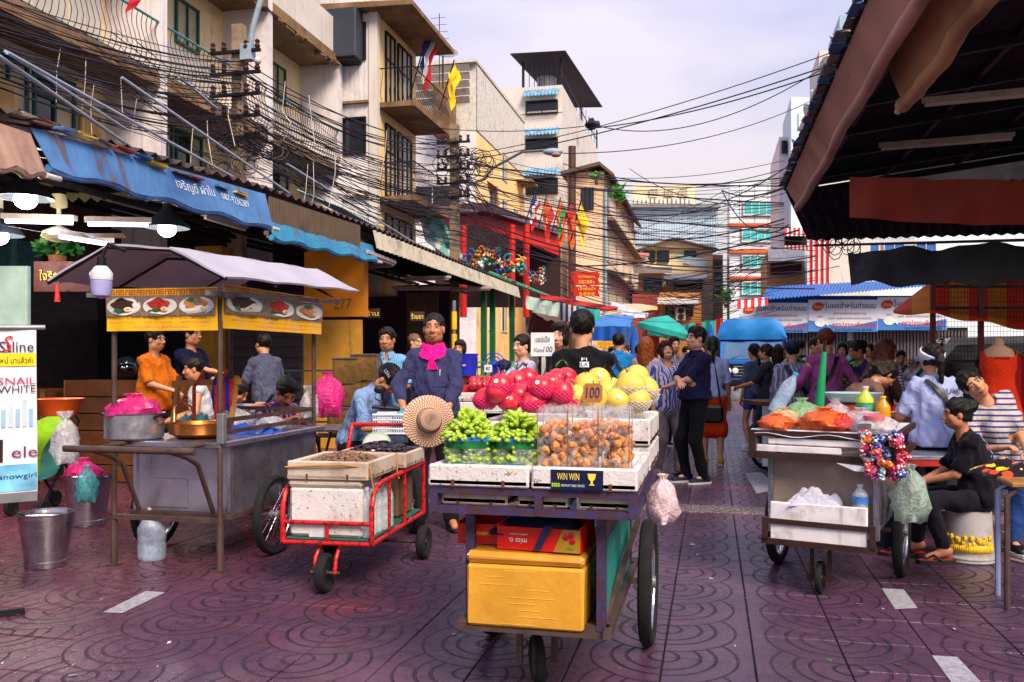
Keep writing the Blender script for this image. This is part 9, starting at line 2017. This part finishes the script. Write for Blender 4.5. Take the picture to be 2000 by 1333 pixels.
# THAILAND shirt woman
i=person('woman in white shirt lettered THAILAND with head scarf, seen from behind',at(1828,7.0),YAW-R(6),1.64,fem=True,fat=.045,skin='tan',res=.015,headres=.0065,pelvis=(0,0,.72),lean=(.05,0),lean2=(.1,0),head=(R(8),-R(4),0),shirt=cloth('thai_shirt','#a0acd8'),sleeve=.5,hem=-.04,bottom=BLK,hair='pony',hands={1:(.22,.35,.78),-1:(-.22,.3,.78)},feet={1:(.13,.28,.08),-1:(-.13,.22,.08)},shoes=S_BLK,thick=1.08)
pf=onto(i,'shirt',lambda x,y:i['chest']+i['rt']*x+i['up']*y,-i['fw'],.012); lettering('THAILAND',mat('ink_purple','#2c1440',.6),i['th'],pf,.06,.075,.25,.044,world=False)
strap(i,[i['neck']-i['rt']*.09-i['fw']*.09,i['chest']-i['fw']*.2+i['rt']*.05,i['waist']+i['rt']*.17-i['fw']*.05],.04,S_BLK,.016)
hl,s_=i['hl'],i['s']; g_=Field(np.array(hl(0,0,0))-.22,np.array(hl(0,0,0))+.22,.008); MHm=Matrix.Identity(3); g_.ell(hl(0,-.02,.038),(.098,.118,.103),None,.01); g_.cut(hl(0,0,.0),(0,.5,-1)); g_.cut(hl(0,0,.085),(0,-.5,1)); V_,Q_=g_.mesh(); link('head_band',np_mesh('head_band',V_,Q_,WHT),i['th'])
# seated woman on the bucket
i=person('seated woman in black T-shirt and dark trousers on the upturned bucket',(BKT.x+.06,BKT.y+.08,0),YAW+R(80),1.42,fem=True,skin='brown',res=.0135,headres=.0055,pelvis=(0,0,.44),lean=(.14,0),lean2=(.30,0),head=(0,R(12),0),shirt=cloth('seat_tee','#0e0c18'),sleeve=.48,hem=-.05,bottom=cloth('seat_trousers','#14121f'),leg=.93,hair='bun',hcol='#0c0808',hands={1:(.06,.36,.53),-1:(-.02,.36,.54)},feet={1:(.08,.38,.085),-1:(-.12,.26,.085)},curl=.9,barefoot=False)
strap(i,[i['neck']-i['rt']*.07+i['fw']*.0+i['up']*.0,i['chest']-i['fw']*.15-i['rt']*.04,i['waist']-i['fw']*.16+i['rt']*.08,i['waist']+i['rt']*.17+i['fw']*.02,i['chest']+i['rt']*.12+i['fw']*.14-i['up']*.05],.018,mat('lilac_strap','#8f98c8',.6),.012)
for q in(1,-1):
    f_=MW[i['th']]@i['ft'][q]; flipflop(['black flip-flop under the front foot of the seated woman','black flip-flop under the rear foot of the seated woman'][q<0],Vector((f_.x-.05,f_.y,0)),YAW+R(95))
# leaning woman at the right edge
i=person('woman in striped white T-shirt and jeans leaning and looking up',at(1958,6.6),FACE+R(0),1.60,fem=True,fat=.02,skin='tan',res=.0145,headres=.0058,pelvis=(-.05,0,.62),lean=(.1,R(20)),lean2=(.12,R(28)),head=(R(-8),R(14),R(16)),shirt=cloth('breton','#b8b0b0','hstripe','#343a78',24),sleeve=.5,bottom=cloth('jean_blue','#1c3c78'),hair='pony',hands={1:(.18,.30,.74),-1:(.0,.32,.72)},feet={1:(.14,.38,.08),-1:(-.14,.36,.08)},shoes=S_BLK,curl=1.3)
